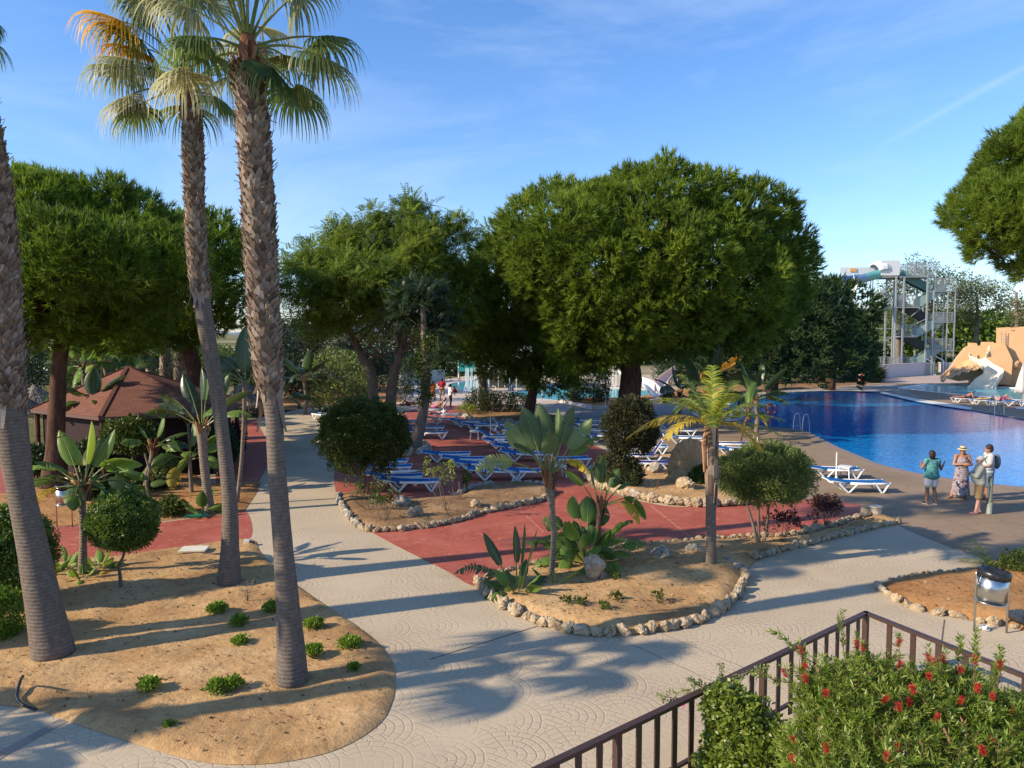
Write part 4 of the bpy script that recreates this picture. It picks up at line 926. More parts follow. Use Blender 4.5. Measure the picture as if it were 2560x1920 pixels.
# ================================================================ broadleaf trees
def leafy_tree(name, label, base, trunks, ells, mat, puffs, spacing, limbs=24, scale=(.7, 1.3), bark='grey_bark', cat='tree', group=None, low=-.6, inner=True, drop=.5):
    e = empty(name, base, label, cat, group); B = Vector(base); mb = MB(); tops = []
    for pts, rr in trunks:
        T = catmull([Vector(p) - B for p in pts], 4, False); mb.tube(T, np.interp(np.linspace(0, 1, len(T)), np.linspace(0, 1, len(rr)), rr), 10, True, .5, .12); tops.append((T, rr))
    E = [(np.array(c) - np.array(B), np.array(r)) for c, r in ells]
    P, Nn = shell_points(E, spacing, low, jit=.2, depth=(.7, 1.12))
    keep = (lump(P[:, :2] * 1.0 + P[:, 2:] * .8, 1.4, 8) + rng.normal(size=len(P)) * .5) > -.9 + drop
    P, Nn = P[keep], Nn[keep]
    for i in rng.choice(len(P), min(limbs, len(P)), replace=False):
        T, rr = tops[rng.integers(len(tops))]; a = T[int(len(T) * rng.uniform(.55, .98))]
        Q = limb(mb, a, P[i], rr[-1] * .6, .02, .13); 
        for j in range(3):
            c = Q[3]; k = np.argsort(((P - c) ** 2).sum(1))[rng.integers(2, 12)]; limb(mb, c, P[k], .03, .01, .1, 5, 3)
    mb.build('trunk', M[bark], e, True)
    if inner:
        P2, N2 = shell_points(E, spacing * 1.5, low, depth=(.3, .65)); P = np.concatenate([P, P2]); Nn = np.concatenate([Nn, N2])
    tint = np.clip(.45 + .25 * lump(P[:, :2] * 1.0 + P[:, 2:], 1.1, 4) + rng.normal(size=len(P)) * .18, 0, 1)
    scatter('crown', M[mat], P, rng.uniform(*scale, len(P)), puffs, Nn, e, tint=tint, tilt=.6); return e
rng = np.random.default_rng(202)
PP = [puff_pinnate(20, .55, .50, .075, 6) for _ in range(5)]
b = G(975, 1075); Yt = b.y
leafy_tree('pinnate_tree', 'airy tree with feathery pale green leaves between the palms and the largest pine', b,
    [([b, D(977, 1000, Yt), D(985, 930, Yt), D(1010, 850, Yt), D(1020, 740, Yt)], [.40, .30, .26, .2, .12]), ([b + Vector((-.8, .3, 0)), D(935, 1000, Yt), D(925, 930, Yt), D(880, 840, Yt), D(850, 760, Yt)], [.36, .28, .24, .16, .1])],
    [El(830, 690, Yt, 115, 90), El(960, 660, Yt, 110, 90), El(1060, 590, Yt, 75, 65), El(1130, 570, Yt, 45, 42), El(1170, 610, Yt, 22, 28), El(880, 610, Yt, 85, 48), El(770, 730, Yt, 65, 70), El(960, 760, Yt, 160, 85), El(1100, 690, Yt, 75, 90), El(1030, 530, Yt, 42, 36), El(960, 565, Yt, 55, 45), El(840, 790, Yt, 110, 70), El(740, 680, Yt, 42, 50), El(1120, 790, Yt, 80, 70), El(930, 700, Yt - 3.5, 90, 70), El(830, 740, Yt - 2.5, 70, 60), El(1040, 640, Yt - 2, 60, 60)],
    'robinia', PP, .62, limbs=36)
PD = [puff_leaves(60, .6, .19, .10, up=.1, droop=.4) for _ in range(4)]
for (bx, by, Y, tr, el, lb) in (
    (1211, 1030, None, [(1211, 1030), (1207, 960), (1190, 880), (1185, 800)], [(1130, 790, 90, 80), (1190, 740, 70, 75), (1080, 850, 100, 62), (1180, 860, 80, 55), (1230, 800, 50, 70), (1000, 830, 90, 60)], 'dark-leaved tree with a straight trunk rising from the clipped shrubs'),
    (760, 985, None, [(760, 985), (770, 930), (780, 880)], [(780, 850, 80, 60), (860, 880, 80, 55), (700, 860, 70, 65), (930, 900, 60, 40)], 'low dark tree over the hedges beyond the path')):
    b = G(bx, by); Y = b.y
    leafy_tree('dark_tree', lb, b, [([G(*tr[0])] + [D(x, y, Y) for x, y in tr[1:]], [.36, .28, .25, .18])], [El(x, y, Y, rx, ry) for x, y, rx, ry in el], 'dark_leaf', PD, .75, limbs=14)
# leaning tree with ivy on its trunk
b = G(1033, 1122); Yl = b.y
le = leafy_tree('leaning_tree', 'tree with a leaning ivy-clad trunk amid the loungers', b, [([b, D(1052, 1060, Yl), D(1064, 990, Yl), D(1066, 920, Yl), D(1062, 840, Yl), D(1055, 760, Yl)], [.36, .24, .21, .19, .16, .1])],
    [El(1055, 745, Yl + 1, 60, 42), El(1095, 815, Yl + 1, 45, 34), El(1005, 790, Yl + 1, 50, 36), El(1120, 900, Yl - 1, 30, 22)], 'dark_leaf', PP, .7, limbs=10)
P = []
for t in np.linspace(0, 1, 60):
    q = D(1060 + 5 * math.sin(t * 9), 1010 - 170 * t, Yl - .2) - b; th = rng.random() * 6.28; P.append((q.x + .25 * math.cos(th), q.y + .25 * math.sin(th), q.z))
scatter('ivy', M['olive_leaf'], np.array(P), rng.uniform(.35, .6, 60), [puff_leaves(40, .5, .22, .16) for _ in range(3)], None, le)
# dark shrubs / hedges
SH = [puff_leaves(70, .42, .15, .075, up=.4) for _ in range(4)]
def bushes(name, label, base, ells, mat='dark_leaf', spacing=.5, cat='hedge', sc=1., puffs=None, group=None):
    e = empty(name, base, label, cat, group); B = np.array(base); E = [(np.array(c) - B, np.array(r)) for c, r in ells]
    P, Nn = shell_points(E, spacing, -.7, depth=(.85, 1.08)); mb = MB()
    for i in rng.choice(len(P), min(10, len(P)), replace=False): limb(mb, (P[i][0] * .5, P[i][1] * .5, -.05), P[i] * .9, .03 * sc, .01 * sc, .1, 5, 3)
    mb.build('stem', M['brown_stem'], e, True)
    scatter('foliage', M[mat], P, rng.uniform(.8, 1.2, len(P)) * sc, puffs or SH, Nn, e, tint=np.clip(.5 + .25 * lump(P[:, :2] + P[:, 2:], 1.5, 4) + rng.normal(size=len(P)) * .15, 0, 1)); return e
def Gs(x, y, w, h, dy=None):     # bush standing on the ground: base pixel, width/height in px
    b = G(x, y); k = b.y / FPX; rz = h * k / 2; return ((b.x, b.y + (dy or w * k * .3), rz * .85), (w * k / 2, (dy or w * k * .4), rz))
b = G(1240, 1040)
bushes('clipped_shrub', 'dark clipped shrubs round the straight trunk beside the loungers', b, [Gs(1205, 1036, 75, 62), Gs(1255, 1034, 80, 50), Gs(1300, 1035, 62, 50)], cat='shrub', spacing=.4, sc=.8)
rosette('yellow_plant', 'pale yellow-green plant at the left tip of the tree bed', G(1165, 1040), .7, .7, 'lime_leaf', 110, leaf=(.22, .06))
b = G(1480, 1012); bushes('dark_shrub', 'large round dark shrub on the white-edged raised bed', b, [Gs(1478, 1010, 92, 108, 1.4), Gs(1470, 1014, 80, 40, 1.5)], spacing=.42, cat='shrub', sc=.9)
b = G(2000, 965)
bushes('hedge', 'long dark hedge beneath the pines on the far side of the blue pool', b, [Gs(x, 966 - (x - 1750) * .02, 130, h, 2) for x, h in ((1780, 70), (1860, 100), (1940, 105), (2020, 110), (2080, 120), (1720, 80))] + [Gs(2050, 955, 90, 150, 2)], spacing=.8, sc=1.5)
b = G(2178, 956); bushes('low_shrub', 'low dark shrub with palm-like leaves by the life ring', b, [Gs(2170, 957, 72, 40, 1.2)], spacing=.6, cat='shrub', sc=1.1, puffs=[puff_needles(80, .5, .8, .07, .6) for _ in range(3)])
for i, (x, y, w_, h_, lb) in enumerate(((720, 1005, 95, 70, 'purplish clipped hedge left of the far path'), (790, 1005, 70, 66, 'round dark shrub in the hedge bed'), (880, 1003, 80, 48, 'low rounded green shrub near the twin trunks'), (1000, 1005, 45, 110, 'tall narrow green bush by the flagstone terrace'), (660, 1010, 60, 70, 'dark shrub close to the thatched shade'), (940, 985, 90, 60, 'dark shrub row behind the twin trunks'))):
    b = G(x, y); bushes('garden_shrub', lb, b, [Gs(x, y, w_, h_, 1.2)], spacing=.5, cat='shrub', sc=.9, mat='dark_leaf' if i != 2 else 'olive_leaf')
# far hedges and woods on the left / behind
HB = [puff_leaves(60, 1.0, .5, .28, up=.4) for _ in range(4)]
rng = np.random.default_rng(303)
def wood(name, label, x0, x1, Y, ytop, mat, n, rr, cat='hedge', kind=None):
    ells = []
    for i in range(n):
        x = x0 + (x1 - x0) * (i + .5) / n; yt = ytop + rng.normal() * 4; c = D(x, yt, Y + rng.normal() * 2); r = rr * rng.uniform(.8, 1.2)
        ells.append(((c.x, c.y, max(.2, c.z - r)), (r * 1.5, r, r))); 
        if c.z > 2 * r: ells.append(((c.x + rng.normal() * r * .5, c.y, (c.z - r) * .45), (r * 1.6, r, r * 1.05)))
    b = ((D((x0 + x1) / 2, 835, Y)).x, Y, 0)
    e = bushes(name, label, b, ells, mat, spacing=rr * .55, cat=cat, sc=rr * .38, puffs=HB)
    return e
wood('hedge', 'clipped dark boundary hedge far behind the hut', -60, 760, 88, 932, 'dark_leaf', 22, 1.4)
tag(wood('marsh_scrub', 'pale scrub covering the marsh beyond the hedge', -80, 1250, 130, 902, 'far_wood', 36, 2.2, 'scrub'), kind='stuff')
tag(wood('coastal_scrub', 'dark scrub along the near lagoon shore', 780, 1250, 105, 880, 'dark_leaf', 12, 2.6, 'scrub'), kind='stuff')
tag(wood('pine_wood', 'bright green pine wood behind the slide tower', 2030, 2640, 150, 800, 'far_wood', 20, 5, 'wood'), kind='stuff')
tag(wood('pine_wood', 'darker wood continuing behind the pines', 1180, 2100, 140, 815, 'dark_leaf', 26, 5.0, 'wood'), kind='stuff')
EU = [puff_leaves(50, 1.1, .34, .16, up=.2, droop=.5) for _ in range(4)]
for (x, Y, el, lb) in (
    (2330, 128, [(2345, 720, 55, 45), (2300, 700, 42, 55), (2390, 750, 45, 45), (2330, 790, 55, 40)], 'eucalyptus directly behind the slide tower'),
    (2440, 132, [(2420, 730, 46, 42), (2470, 735, 44, 46), (2500, 770, 34, 30), (2410, 790, 44, 35)], 'rounded eucalyptus right of the slide tower'),
    (2245, 126, [(2240, 730, 40, 60), (2225, 790, 42, 50)], 'eucalyptus seen through the left half of the tower'),
    (2540, 118, [(2545, 775, 26, 34), (2560, 810, 40, 25)], 'thin young eucalyptus above the castle wall')):
    b = D(x, 900, Y); b.z = 0
    leafy_tree('eucalyptus', lb, b, [([b, D(x, 850, Y), D(x + 4, 790, Y), D(x, 730, Y)], [.5, .4, .3, .15])], [El(a, c, Y, rx, ry) for a, c, rx, ry in el], 'eucalypt', EU, 1.5, limbs=12, bark='grey_bark', group='eucalyptus trees behind the slide')
# background palm trunks and small broad trees behind the hut
for i, (x, yt, yb, Y, wd, lb) in enumerate(((412, 800, 985, 55, 22, 'stout grey palm trunk seen behind the hut roof'), (448, 850, 985, 52, 26, 'second stout palm trunk, right of the first behind the hut'), (372, 880, 970, 62, 14, 'thin pale trunk behind the hut roof'), (60, 870, 990, 60, 20, 'grey trunk in the left background'))):
    b = D(x, 900, Y); b.z = 0; e = empty('background_palm', b, lb, 'palm tree', 'palms behind the hut'); r = wd / FPX * Y / 2
    top = D(x + 4, yt, Y) - b
    palm_trunk(e, [Vector((0, 0, -.1)), Vector((0, 0, top.z * .5)), top], [r * 1.2, r, r], (top.z * .3, top.z), pl=(.3, .45))
    for k in range(12):
        a_, b_ = fan_leaf(top, k * 2.4, 1.1 - 1.3 * k / 12, 1.1, 1.1, .5, nseg=20, w=.08); f = b_.build('frond', M['paddle_dark'], e); a_.build('leaf_stalk', M['petiole'], f)
rng = np.random.default_rng(404)
b = D(248, 930, 48); b.z = 0
bushes('sago_palm', 'spiky grey-leaved plant on a dark trunk behind the hut', b, [El(235, 830, 48, 62, 45)], 'sage_leaf', spacing=.7, cat='plant', puffs=[puff_needles(90, .4, 1.0, .06, .5) for _ in range(3)])
for i, (x, y, Y, rx, ry, lb) in enumerate(((30, 880, 50, 60, 60, 'mottled shrub tree at the far left'), (190, 890, 55, 50, 40, 'bright leafy bush left of the roof peak'), (560, 900, 80, 40, 26, 'sunlit bush in the gap right of the dark pine'), (700, 880, 60, 40, 70, 'dark bush just right of the thick palm'), (640, 920, 50, 45, 50, 'leafy bush beyond the thatched shades'), (845, 930, 52, 70, 45, 'pale green bushy tree in the middle distance'))):
    b = D(x, 930, Y); b.z = 0; k = Y / FPX; c = D(x, y, Y)
    bushes('background_bush', lb, b, [((c.x, c.y, c.z), (rx * k, rx * k, ry * k)), ((c.x, c.y, c.z * .45), (rx * k * .9, rx * k, c.z * .5))], ('dark_leaf', 'olive_leaf', 'olive_leaf', 'dark_leaf', 'dark_leaf', 'sage_leaf')[i], spacing=.75, cat='bush', sc=1.3)
# ================================================================ shrubs, paddle plants, small plants
rng = np.random.default_rng(505)
def up(bx, by, cx, cy): b = G(bx, by); return b, D(cx, cy, b.y)
b, t = up(303, 1476, 305, 1302); m1 = D(308, 1400, b.y)
ball_shrub('ball_shrub', 'trimmed green ball shrub on a crooked stem in the sandy bed', b, [[b, D(300, 1435, b.y), D(297, 1415, b.y), D(310, 1385, b.y), D(308, 1350, b.y)]], t, (.60, .60, .56), 'ball_leaf', leaf=(.05, .028), n=80, puff=.11, spacing=.10, stem_r=.04)
b, t = up(68, 1520, 22, 1395)
ball_shrub('ball_shrub', 'trimmed green ball shrub partly hidden by the leaning palm at the left edge', b, [[b, D(50, 1470, b.y), D(40, 1420, b.y)]], D(18, 1385, b.y), (.78, .7, .84), 'ball_leaf', leaf=(.05, .03), n=80, puff=.12, spacing=.11, stem_r=.05)
b = G(-10, 1600); ball_shrub('leafy_shrub', 'loose light green shrub at the very left edge of the sand', b, [[b, D(0, 1560, b.y)]], D(-12, 1545, b.y), (.36, .36, .45), 'succulent', leaf=(.06, .025), n=60, puff=.12, spacing=.13, stem_r=.02)
b = G(910, 1232); c = D(905, 1092, b.y)
ball_shrub('round_shrub', 'large dark round shrub on several thin stems beside the grey path', b, [[b, D(912, 1200, b.y), D(908, 1150, b.y)], [b + Vector((.1, 0, 0)), D(925, 1195, b.y), D(940, 1160, b.y)], [b, D(900, 1190, b.y), D(890, 1160, b.y)]], c, (1.32, 1.25, 1.16), 'olive_leaf', leaf=(.085, .032), n=80, puff=.19, spacing=.19, stem_r=.055, bark='brown_stem', upright=.8, ragged=.14)
b = G(1897, 1371); Y = b.y
sh = ball_shrub('round_shrub', 'round grey-green shrub on three stems by the red terrace, left half paler', b, [[b, D(1885, 1320, Y), D(1868, 1262, Y)], [b, D(1897, 1320, Y), D(1896, 1262, Y)], [b + Vector((.1, .05, 0)), D(1915, 1330, Y), D(1922, 1262, Y)]], D(1918, 1185, Y), (1.02, .95, .62), 'sage_leaf', leaf=(.07, .024), n=80, puff=.16, spacing=.15, stem_r=.05, bark='grey_bark', upright=.6, ragged=.14)
b = G(1548, 1222); Y = b.y
ball_shrub('conifer_shrub', 'withering dark conifer shrub clipped into an upper ball and a lower clump', b, [[b, D(1560, 1160, Y), D(1567, 1100, Y)], [b, D(1545, 1150, Y), D(1555, 1100, Y)]], D(1573, 1068, Y), (.72, .68, .78), 'brown_leaf', leaf=(.10, .035), n=70, puff=.2, spacing=.19, stem_r=.07, bark='brown_stem', upright=.9, ragged=.25)
e = [o for o in COL.objects if o.get('label', '').startswith('withering')][0]
B = np.array(e.location); E = [(np.array(D(1541, 1172, Y)) - B, np.array((.62, .5, .48))), (np.array(D(1570, 1185, Y)) - B, np.array((.4, .5, .4))), (np.array(D(1568, 1030, Y)) - B, np.array((.35, .4, .4)))]
P, Nn = shell_points(E, .2, -.9); scatter('lower_foliage', M['brown_leaf'], P, rng.uniform(.8, 1.2, len(P)), [puff_leaves(60, .2, .10, .035, up=.8) for _ in range(3)], Nn, e)
# the withered upper fronds of paddle plants ---------------------------------
PL = paddle_plant
# left front plant in the sandy bed
b = G(205, 1442); Y = b.y
PL('bird_of_paradise', 'bird-of-paradise with upright bright green leaves and ringed trunk in the left sand bed', b, [b, D(208, 1360, Y), D(207, 1300, Y), D(205, 1250, Y), D(206, 1215, Y)], [.10, .075, .07, .08, .13],
   [(.9, 1.45, .45, .95, .36, .15, 0, 'succulent'), (.35, 1.15, .45, .9, .42, .2, 0), (2.6, 1.1, .5, .9, .36, .40, 1), (2.2, .85, .55, 1.0, .42, .7, 1, 'succulent'), (-.15, .85, .6, 1.0, .42, 1.1, 2, 'succulent'), (.3, .6, .6, .9, .40, 1.2, 3),
    (3.0, .7, .6, .9, .42, 1.0, 3), (2.8, .45, .6, .85, .42, 1.1, 4), (-2.6, .5, .6, .9, .42, 1.2, 3), (-.7, .5, .6, .9, .42, 1.2, 3), (3.3, .1, .5, .7, .42, 1.0, 5, 'paddle_yellow'), (-1.8, .9, .5, .9, .40, .8, 2), (1.7, .9, .5, .9, .40, .5, 2), (-1.2, .4, .5, .8, .40, 1.3, 3), (.1, .40, .5, .7, .40, 1.1, 4, 'paddle_dark')])
for i, (x, y, r_, s) in enumerate(((165, 1428, 11, .5), (250, 1430, 9, .55), (205, 1455, 8, .38), (140, 1440, 6, .4))):
    b = G(x, y); lv = rand_leaves(r_, .14 * s * 2, s * .75, s * .36, 1.2, .3, .7, 1, 2, i)
    PL('young_paddle_plant', ('low leafy sprouts left of the ringed trunk', 'low leafy sprouts right of the ringed trunk', 'yellowing sprouts in front of the ringed trunk', 'small sprouts beside the leaning palm')[i], b, None, None, lv, mat='succulent', sheath=False)
# dark second stem of that plant
# centre plant
b = G(1377, 1452); Y = b.y
PL('bird_of_paradise', 'tall bird-of-paradise with a thin pale trunk and grey-green leaves in the front bed', b, [b, D(1381, 1400, Y), D(1384, 1330, Y), D(1380, 1270, Y), D(1375, 1225, Y), D(1372, 1190, Y)], [.07, .058, .055, .06, .10, .13],
   [(2.9, 1.25, .6, .95, .46, .1, 0, 'paddle_grey', 1.2), (2.2, 1.4, .55, 1.0, .46, .15, 0, 'paddle_grey', .9), (1.0, 1.35, .6, .85, .34, .1, 0, 'paddle', .3), (.4, 1.25, .7, .85, .34, .15, 1, 'paddle_grey', -1.2), (-.2, 1.05, .7, .8, .4, .3, 1, 'paddle_grey', -1.1),
    (3.0, 1.0, .6, .85, .46, .3, 2, 'paddle_grey', 1.2), (-2.9, .55, .8, .85, .40, 1.0, 7, 'paddle_grey', 1.1), (-1.6, 1.1, .6, .8, .36, .6, 1, 'paddle_grey'), (-.5, .9, .5, .6, .3, 1.9, 2, 'paddle_yellow'), (.2, .9, .6, .8, .32, .7, 2), (-2.4, 1.0, .6, .7, .3, .9, 2), (1.8, .9, .6, .8, .32, .6, 2)], cat='tropical plant')
b = G(1295, 1492); Y = b.y
PL('young_bird_of_paradise', 'low bird-of-paradise clump at the left tip of the front bed with one fringed leaf', b, None, None,
   [(1.8, 1.4, .62, .75, .2, .1, 0, 'paddle_dark', .9), (1.2, 1.35, .62, .8, .2, .1, 0, 'paddle', .9), (.7, 1.25, .6, .75, .2, .15, 0, 'paddle', .8), (2.7, 1.05, .65, .75, .2, .1, 0, 'paddle_dark', .8), (3.1, .9, .6, .85, .26, 1.3, 9, 'paddle_dark'), (2.4, .8, .5, .6, .25, 1.2, 8, 'paddle_dark')] + rand_leaves(16, .28, .42, .2, 1.1, .2, .6, 2, 0, 5), mat='paddle', sheath=False)
b = G(1383, 1478); PL('young_paddle_plant', 'two bright narrow leaves sprouting beside the thin pale trunk', b, None, None, [(.5, .75, .2, .5, .15, .5, 0), (2.6, .9, .2, .4, .13, .5, 0), (1.5, 1.2, .1, .3, .1, .2, 0)], mat='lime_leaf', sheath=False)
b = G(1472, 1418); Y = b.y
PL('banana_clump', 'dense clump of broad shiny leaves in the middle of the front bed', b, None, None,
   [(2.2, 1.3, 1.05, .55, .46, .5, 0), (1.6, 1.4, .95, .6, .48, .4, 0), (2.9, 1.05, 1.0, .5, .42, 1.2, 1), (3.1, .7, .95, .6, .42, 1.0, 2), (-2.8, .5, .85, .55, .42, 1.1, 2), (-1.6, 1.0, .6, .55, .48, 1.5, 1), (.1, 1.1, .8, .5, .46, .8, 1), (-.4, .8, .9, .55, .48, 1.0, 1), (.6, .9, 1.0, .6, .46, 1.0, 2), (-1.2, .6, .7, .5, .42, 1.2, 2), (-.9, .35, .6, .5, .42, 1.0, 2), (2.6, .7, .8, .5, .42, .9, 2), (1.0, 1.2, .9, .6, .46, .7, 1), (-2.2, .8, .7, .5, .42, 1.2, 2)] + rand_leaves(34, .55, .48, .34, 1.3, .15, 1.0, 2, 1, 9), sheath=False, mat='paddle')
b = G(1493, 1408); Y = b.y
PL('banana_plant', 'single slim banana stem rising above the dense clump with a drooping two-toned leaf', b, [b, D(1494, 1370, Y), D(1495, 1320, Y), D(1497, 1290, Y), D(1500, 1270, Y)], [.08, .07, .065, .08, .07],
   [(1.2, 1.35, .55, .65, .34, .2, 0), (.5, 1.15, .5, .5, .3, .4, 0), (2.9, 1.05, .6, .6, .26, .8, 0), (-.1, 1.0, .55, .4, .22, .9, 0), (2.2, 1.3, .5, .45, .12, .2, 0), (-.2, .75, .55, .75, .42, 2.3, 1, 'paddle'), (-.45, .7, .5, .7, .3, 2.4, 1, 'paddle_yellow')], stemmat='brown_stem')
# plants in front of and beside the hut
HP = [
 ('tall banana with a broad dark leaf standing against the hut roof', 335, 1110, [(335, 1110), (333, 1030), (328, 980), (322, 935)], .10, [(1.8, 1.25, .3, 1.5, .75, .5, 0, 'paddle_dark'), (2.6, .9, .4, 1.2, .5, .7, 3, 'paddle_dark'), (.4, .9, .4, 1.0, .45, 1.0, 3, 'paddle_dark'), (3.0, .3, .5, 1.3, .5, 1.1, 5, 'paddle_dark'), (-2.4, -.2, .4, 1.1, .5, 1.4, 3, 'paddle_yellow'), (-.4, .3, .4, .9, .4, 1.3, 4)]),
 ('traveller-like palm plant with fanned stalks in front of the hut', 526, 1285, [(526, 1285), (515, 1200), (508, 1130), (505, 1070)], .13, [(1.9, 1.35, .8, .9, .26, .2, 0, 'paddle_dark'), (1.3, 1.4, .8, .9, .26, .2, 0), (2.5, 1.15, .8, .9, .28, .4, 1, 'paddle_dark'), (.6, 1.2, .8, .9, .28, .4, 1, 'paddle_dark'), (2.9, .9, .8, .9, .3, .8, 3, 'paddle_dark'), (.2, .95, .8, .9, .3, .8, 3, 'paddle_dark'), (3.1, .65, .8, .9, .3, .9, 4), (0, .7, .7, .8, .3, 1.0, 3), (-2.2, .9, .7, .8, .3, .9, 3, 'paddle_grey'), (-1.0, .8, .7, .8, .3, 1.0, 3)]),
 ('slender banana with a single upright leaf between the two fan palm trunks', 592, 1262, [(592, 1262), (604, 1150), (610, 1040), (612, 955)], .06, [(1.6, 1.45, .3, 1.35, .42, .1, 0, 'paddle_dark'), (2.7, .95, .5, .9, .4, .9, 4, 'paddle_dark'), (.5, .9, .4, .8, .36, 1.0, 4, 'paddle_dark'), (-2.5, .5, .4, .8, .36, 1.2, 3), (-.6, .4, .4, .8, .36, 1.2, 3), (3.1, .7, .5, .8, .36, .7, 4, 'paddle_dark')]),
 ('small bird-of-paradise left of the traveller-like plant', 362, 1243, [(362, 1243), (366, 1190), (378, 1150), (383, 1120)], .07, [(.9, 1.3, .35, .7, .24, .2, 0), (.3, .75, .4, .7, .26, .7, 2, 'paddle_dark'), (0, .45, .4, .7, .26, .8, 3, 'paddle_dark'), (2.6, 1.0, .35, .6, .24, .6, 1), (-.6, .5, .4, .6, .26, 1.0, 3), (-2.4, .7, .35, .6, .24, .9, 2)]),
 ('big-leaved banana left of the tall one, overlapping the roof corner', 268, 1180, [(268, 1180), (255, 1110), (240, 1050), (232, 1010)], .10, [(1.9, 1.35, .35, 1.0, .42, .3, 0, 'paddle_dark'), (2.9, .8, .5, 1.1, .55, .8, 1, 'paddle_dark'), (2.4, .6, .5, 1.1, .5, 1.0, 3), (.7, 1.05, .5, 1.0, .42, .8, 2, 'paddle_dark'), (-2.6, .4, .5, 1.0, .46, 1.2, 3), (-.8, .4, .5, .9, .4, 1.2, 3), (3.1, -.1, .4, .9, .4, .9, 4)]),
 ('low paddle plant under the small bird-of-paradise', 335, 1235, None, 0, rand_leaves(12, .4, .6, .26, 1.25, .35, .7, 2, 2, 21)),
 ('low paddle plant with drooping leaves near the bin', 290, 1246, None, 0, rand_leaves(12, .45, .65, .28, 1.1, .2, 1.1, 3, 3, 22)),
 ('paddle plant with broad pale leaves right of the small one', 480, 1238, [(480, 1238), (476, 1190), (474, 1150)], .06, [(1.6, 1.35, .4, .8, .4, .3, 0, 'paddle_grey'), (1.0, 1.1, .4, .8, .4, .5, 1, 'paddle_grey')] + rand_leaves(9, .5, .7, .3, 1.0, .1, 1.1, 3, 1, 23)),
 ('low paddle sprouts at the foot of the slimmer fan palm', 505, 1288, None, 0, rand_leaves(11, .25, .5, .22, 1.2, .1, .8, 1, 0, 24)),
 ('thin-stemmed plant with a hanging yellow leaf before the hut wall', 478, 1195, [(478, 1195), (474, 1120), (470, 1060)], .05, [(2.6, .8, .45, .9, .3, 1.9, 1, 'paddle_yellow'), (1.2, 1.3, .3, .7, .3, .3, 1, 'paddle_dark'), (.2, .8, .4, .7, .3, 1.0, 2, 'paddle_dark')]),
]
for lb, bx, by, tr, r, lv in HP:
    lv = [list(l_) for l_ in lv]
    for l_ in lv: l_[4] *= 1.45; l_[3] *= 1.08
    b = G(bx, by); tk = [b] + [D(x, y, b.y) for x, y in tr[1:]] if tr else None
    PL('bird_of_paradise', lb, b, tk, [r * 1.1, r, r, r * 1.25][:len(tk)] if tr else None, lv, mat='paddle', sheath=bool(tr) and r > .06, group='paddle-leaved plants round the hut')
for i, (bx, by, cx, cy, rx, rz, mt, lb) in enumerate(((250, 1195, 250, 1145, .7, .6, 'dark_leaf', 'broad dark shrub at the hut corner by the big pine'), (300, 1185, 296, 1130, .6, .7, 'olive_leaf', 'olive shrub squeezed between bananas before the hut'), (545, 1190, 545, 1120, .6, .8, 'dark_leaf', 'tall dark shrub at the right end of the hut'), (425, 1165, 425, 1090, .8, .6, 'dark_leaf', 'dark shrub covering the middle of the hut wall'), (120, 1205, 100, 1150, .5, .5, 'dark_leaf', 'dark shrub left of the big pine trunk'), (333, 1222, 330, 1092, .85, .52, 'olive_leaf', 'dark ball-crowned shrub in front of the hut wall'), (416, 1208, 416, 1172, .36, .34, 'sage_leaf', 'small round grey-green shrub near the hut wall'), (150, 1120, 152, 1020, .55, .7, 'lime_leaf', 'light green leafy climber beside the big pine trunk'), (352, 1170, 352, 1140, .5, .4, 'sage_leaf', 'pale shrub in the shade beneath the ball-crowned one'), (460, 1180, 452, 1150, .45, .4, 'dark_leaf', 'dark bush at the hut wall near the pale paddle plant'), (585, 1150, 583, 1100, .35, .6, 'red_leaf', 'dark reddish shrub at the red hut path'), (400, 1225, 400, 1212, .4, .16, 'dark_leaf', 'flat dark ground plant on the soil before the hut'), (420, 1290, 425, 1270, .32, .2, 'olive_leaf', 'small plant between the ball shrub and the green board'), (235, 1250, 235, 1225, .4, .3, 'dark_leaf', 'dark low plant left of the bin and pine roots'))):
    b = G(bx, by); ball_shrub('garden_shrub', lb, b, [[b, D((bx + cx) / 2, (by + cy) / 2, b.y), D(cx, cy, b.y)], ], D(cx, cy, b.y), (rx, rx, rz), mt, leaf=(.11, .05), n=50, puff=.17, spacing=.22, stem_r=.05, bark='grey_bark')
b = G(375, 1252); MB().tube([(0, 0, -.05), (-.1, 0, .5), (.02, 0, 1.0), (-.12, 0, 1.5)], [.05, .045, .04, .03], 7).build('bare_stem', M['grey_bark'], loc=b)
tag(COL.objects[-1] if False else bpy.data.objects['bare_stem'], 'bare twisted grey stem standing in the hut garden', 'plant')
# background paddle plants behind the hut and hedge
for i, (x, y, Y, s, lb) in enumerate(((205, 905, 42, 1.3, 'bright banana leaves above the roof on the left'), (262, 900, 44, 1.2, 'yellow-green banana behind the roof peak'), (700, 985, 44, 1.0, 'banana just right of the thick palm, half in shade'), (760, 940, 50, 1.2, 'banana in the dark bushes beyond the path'), (1770, 975, 40, 1.6, 'large banana whose leaves rise behind the feather palm'), (1890, 985, 38, 1.2, 'banana with a pale broad leaf at the pool edge'), (1700, 975, 50, 1.2, 'dark banana under the largest pine'))):
    b = D(x, y, Y); zt = max(.3, b.z - .3); b.z = 0
    PL('banana_plant', lb, b, [b, b + Vector((.1, 0, zt * .5)), b + Vector((0, 0, zt))], [.14, .12, .12], rand_leaves(10, .5 * s, 1.2 * s, .5 * s, 1.35, .2, .9, 3, 0, 40 + i, 'paddle_dark' if i in (2, 3, 4, 5, 6) else ('paddle' if i != 1 else 'lime_leaf')), group='bananas in the background')
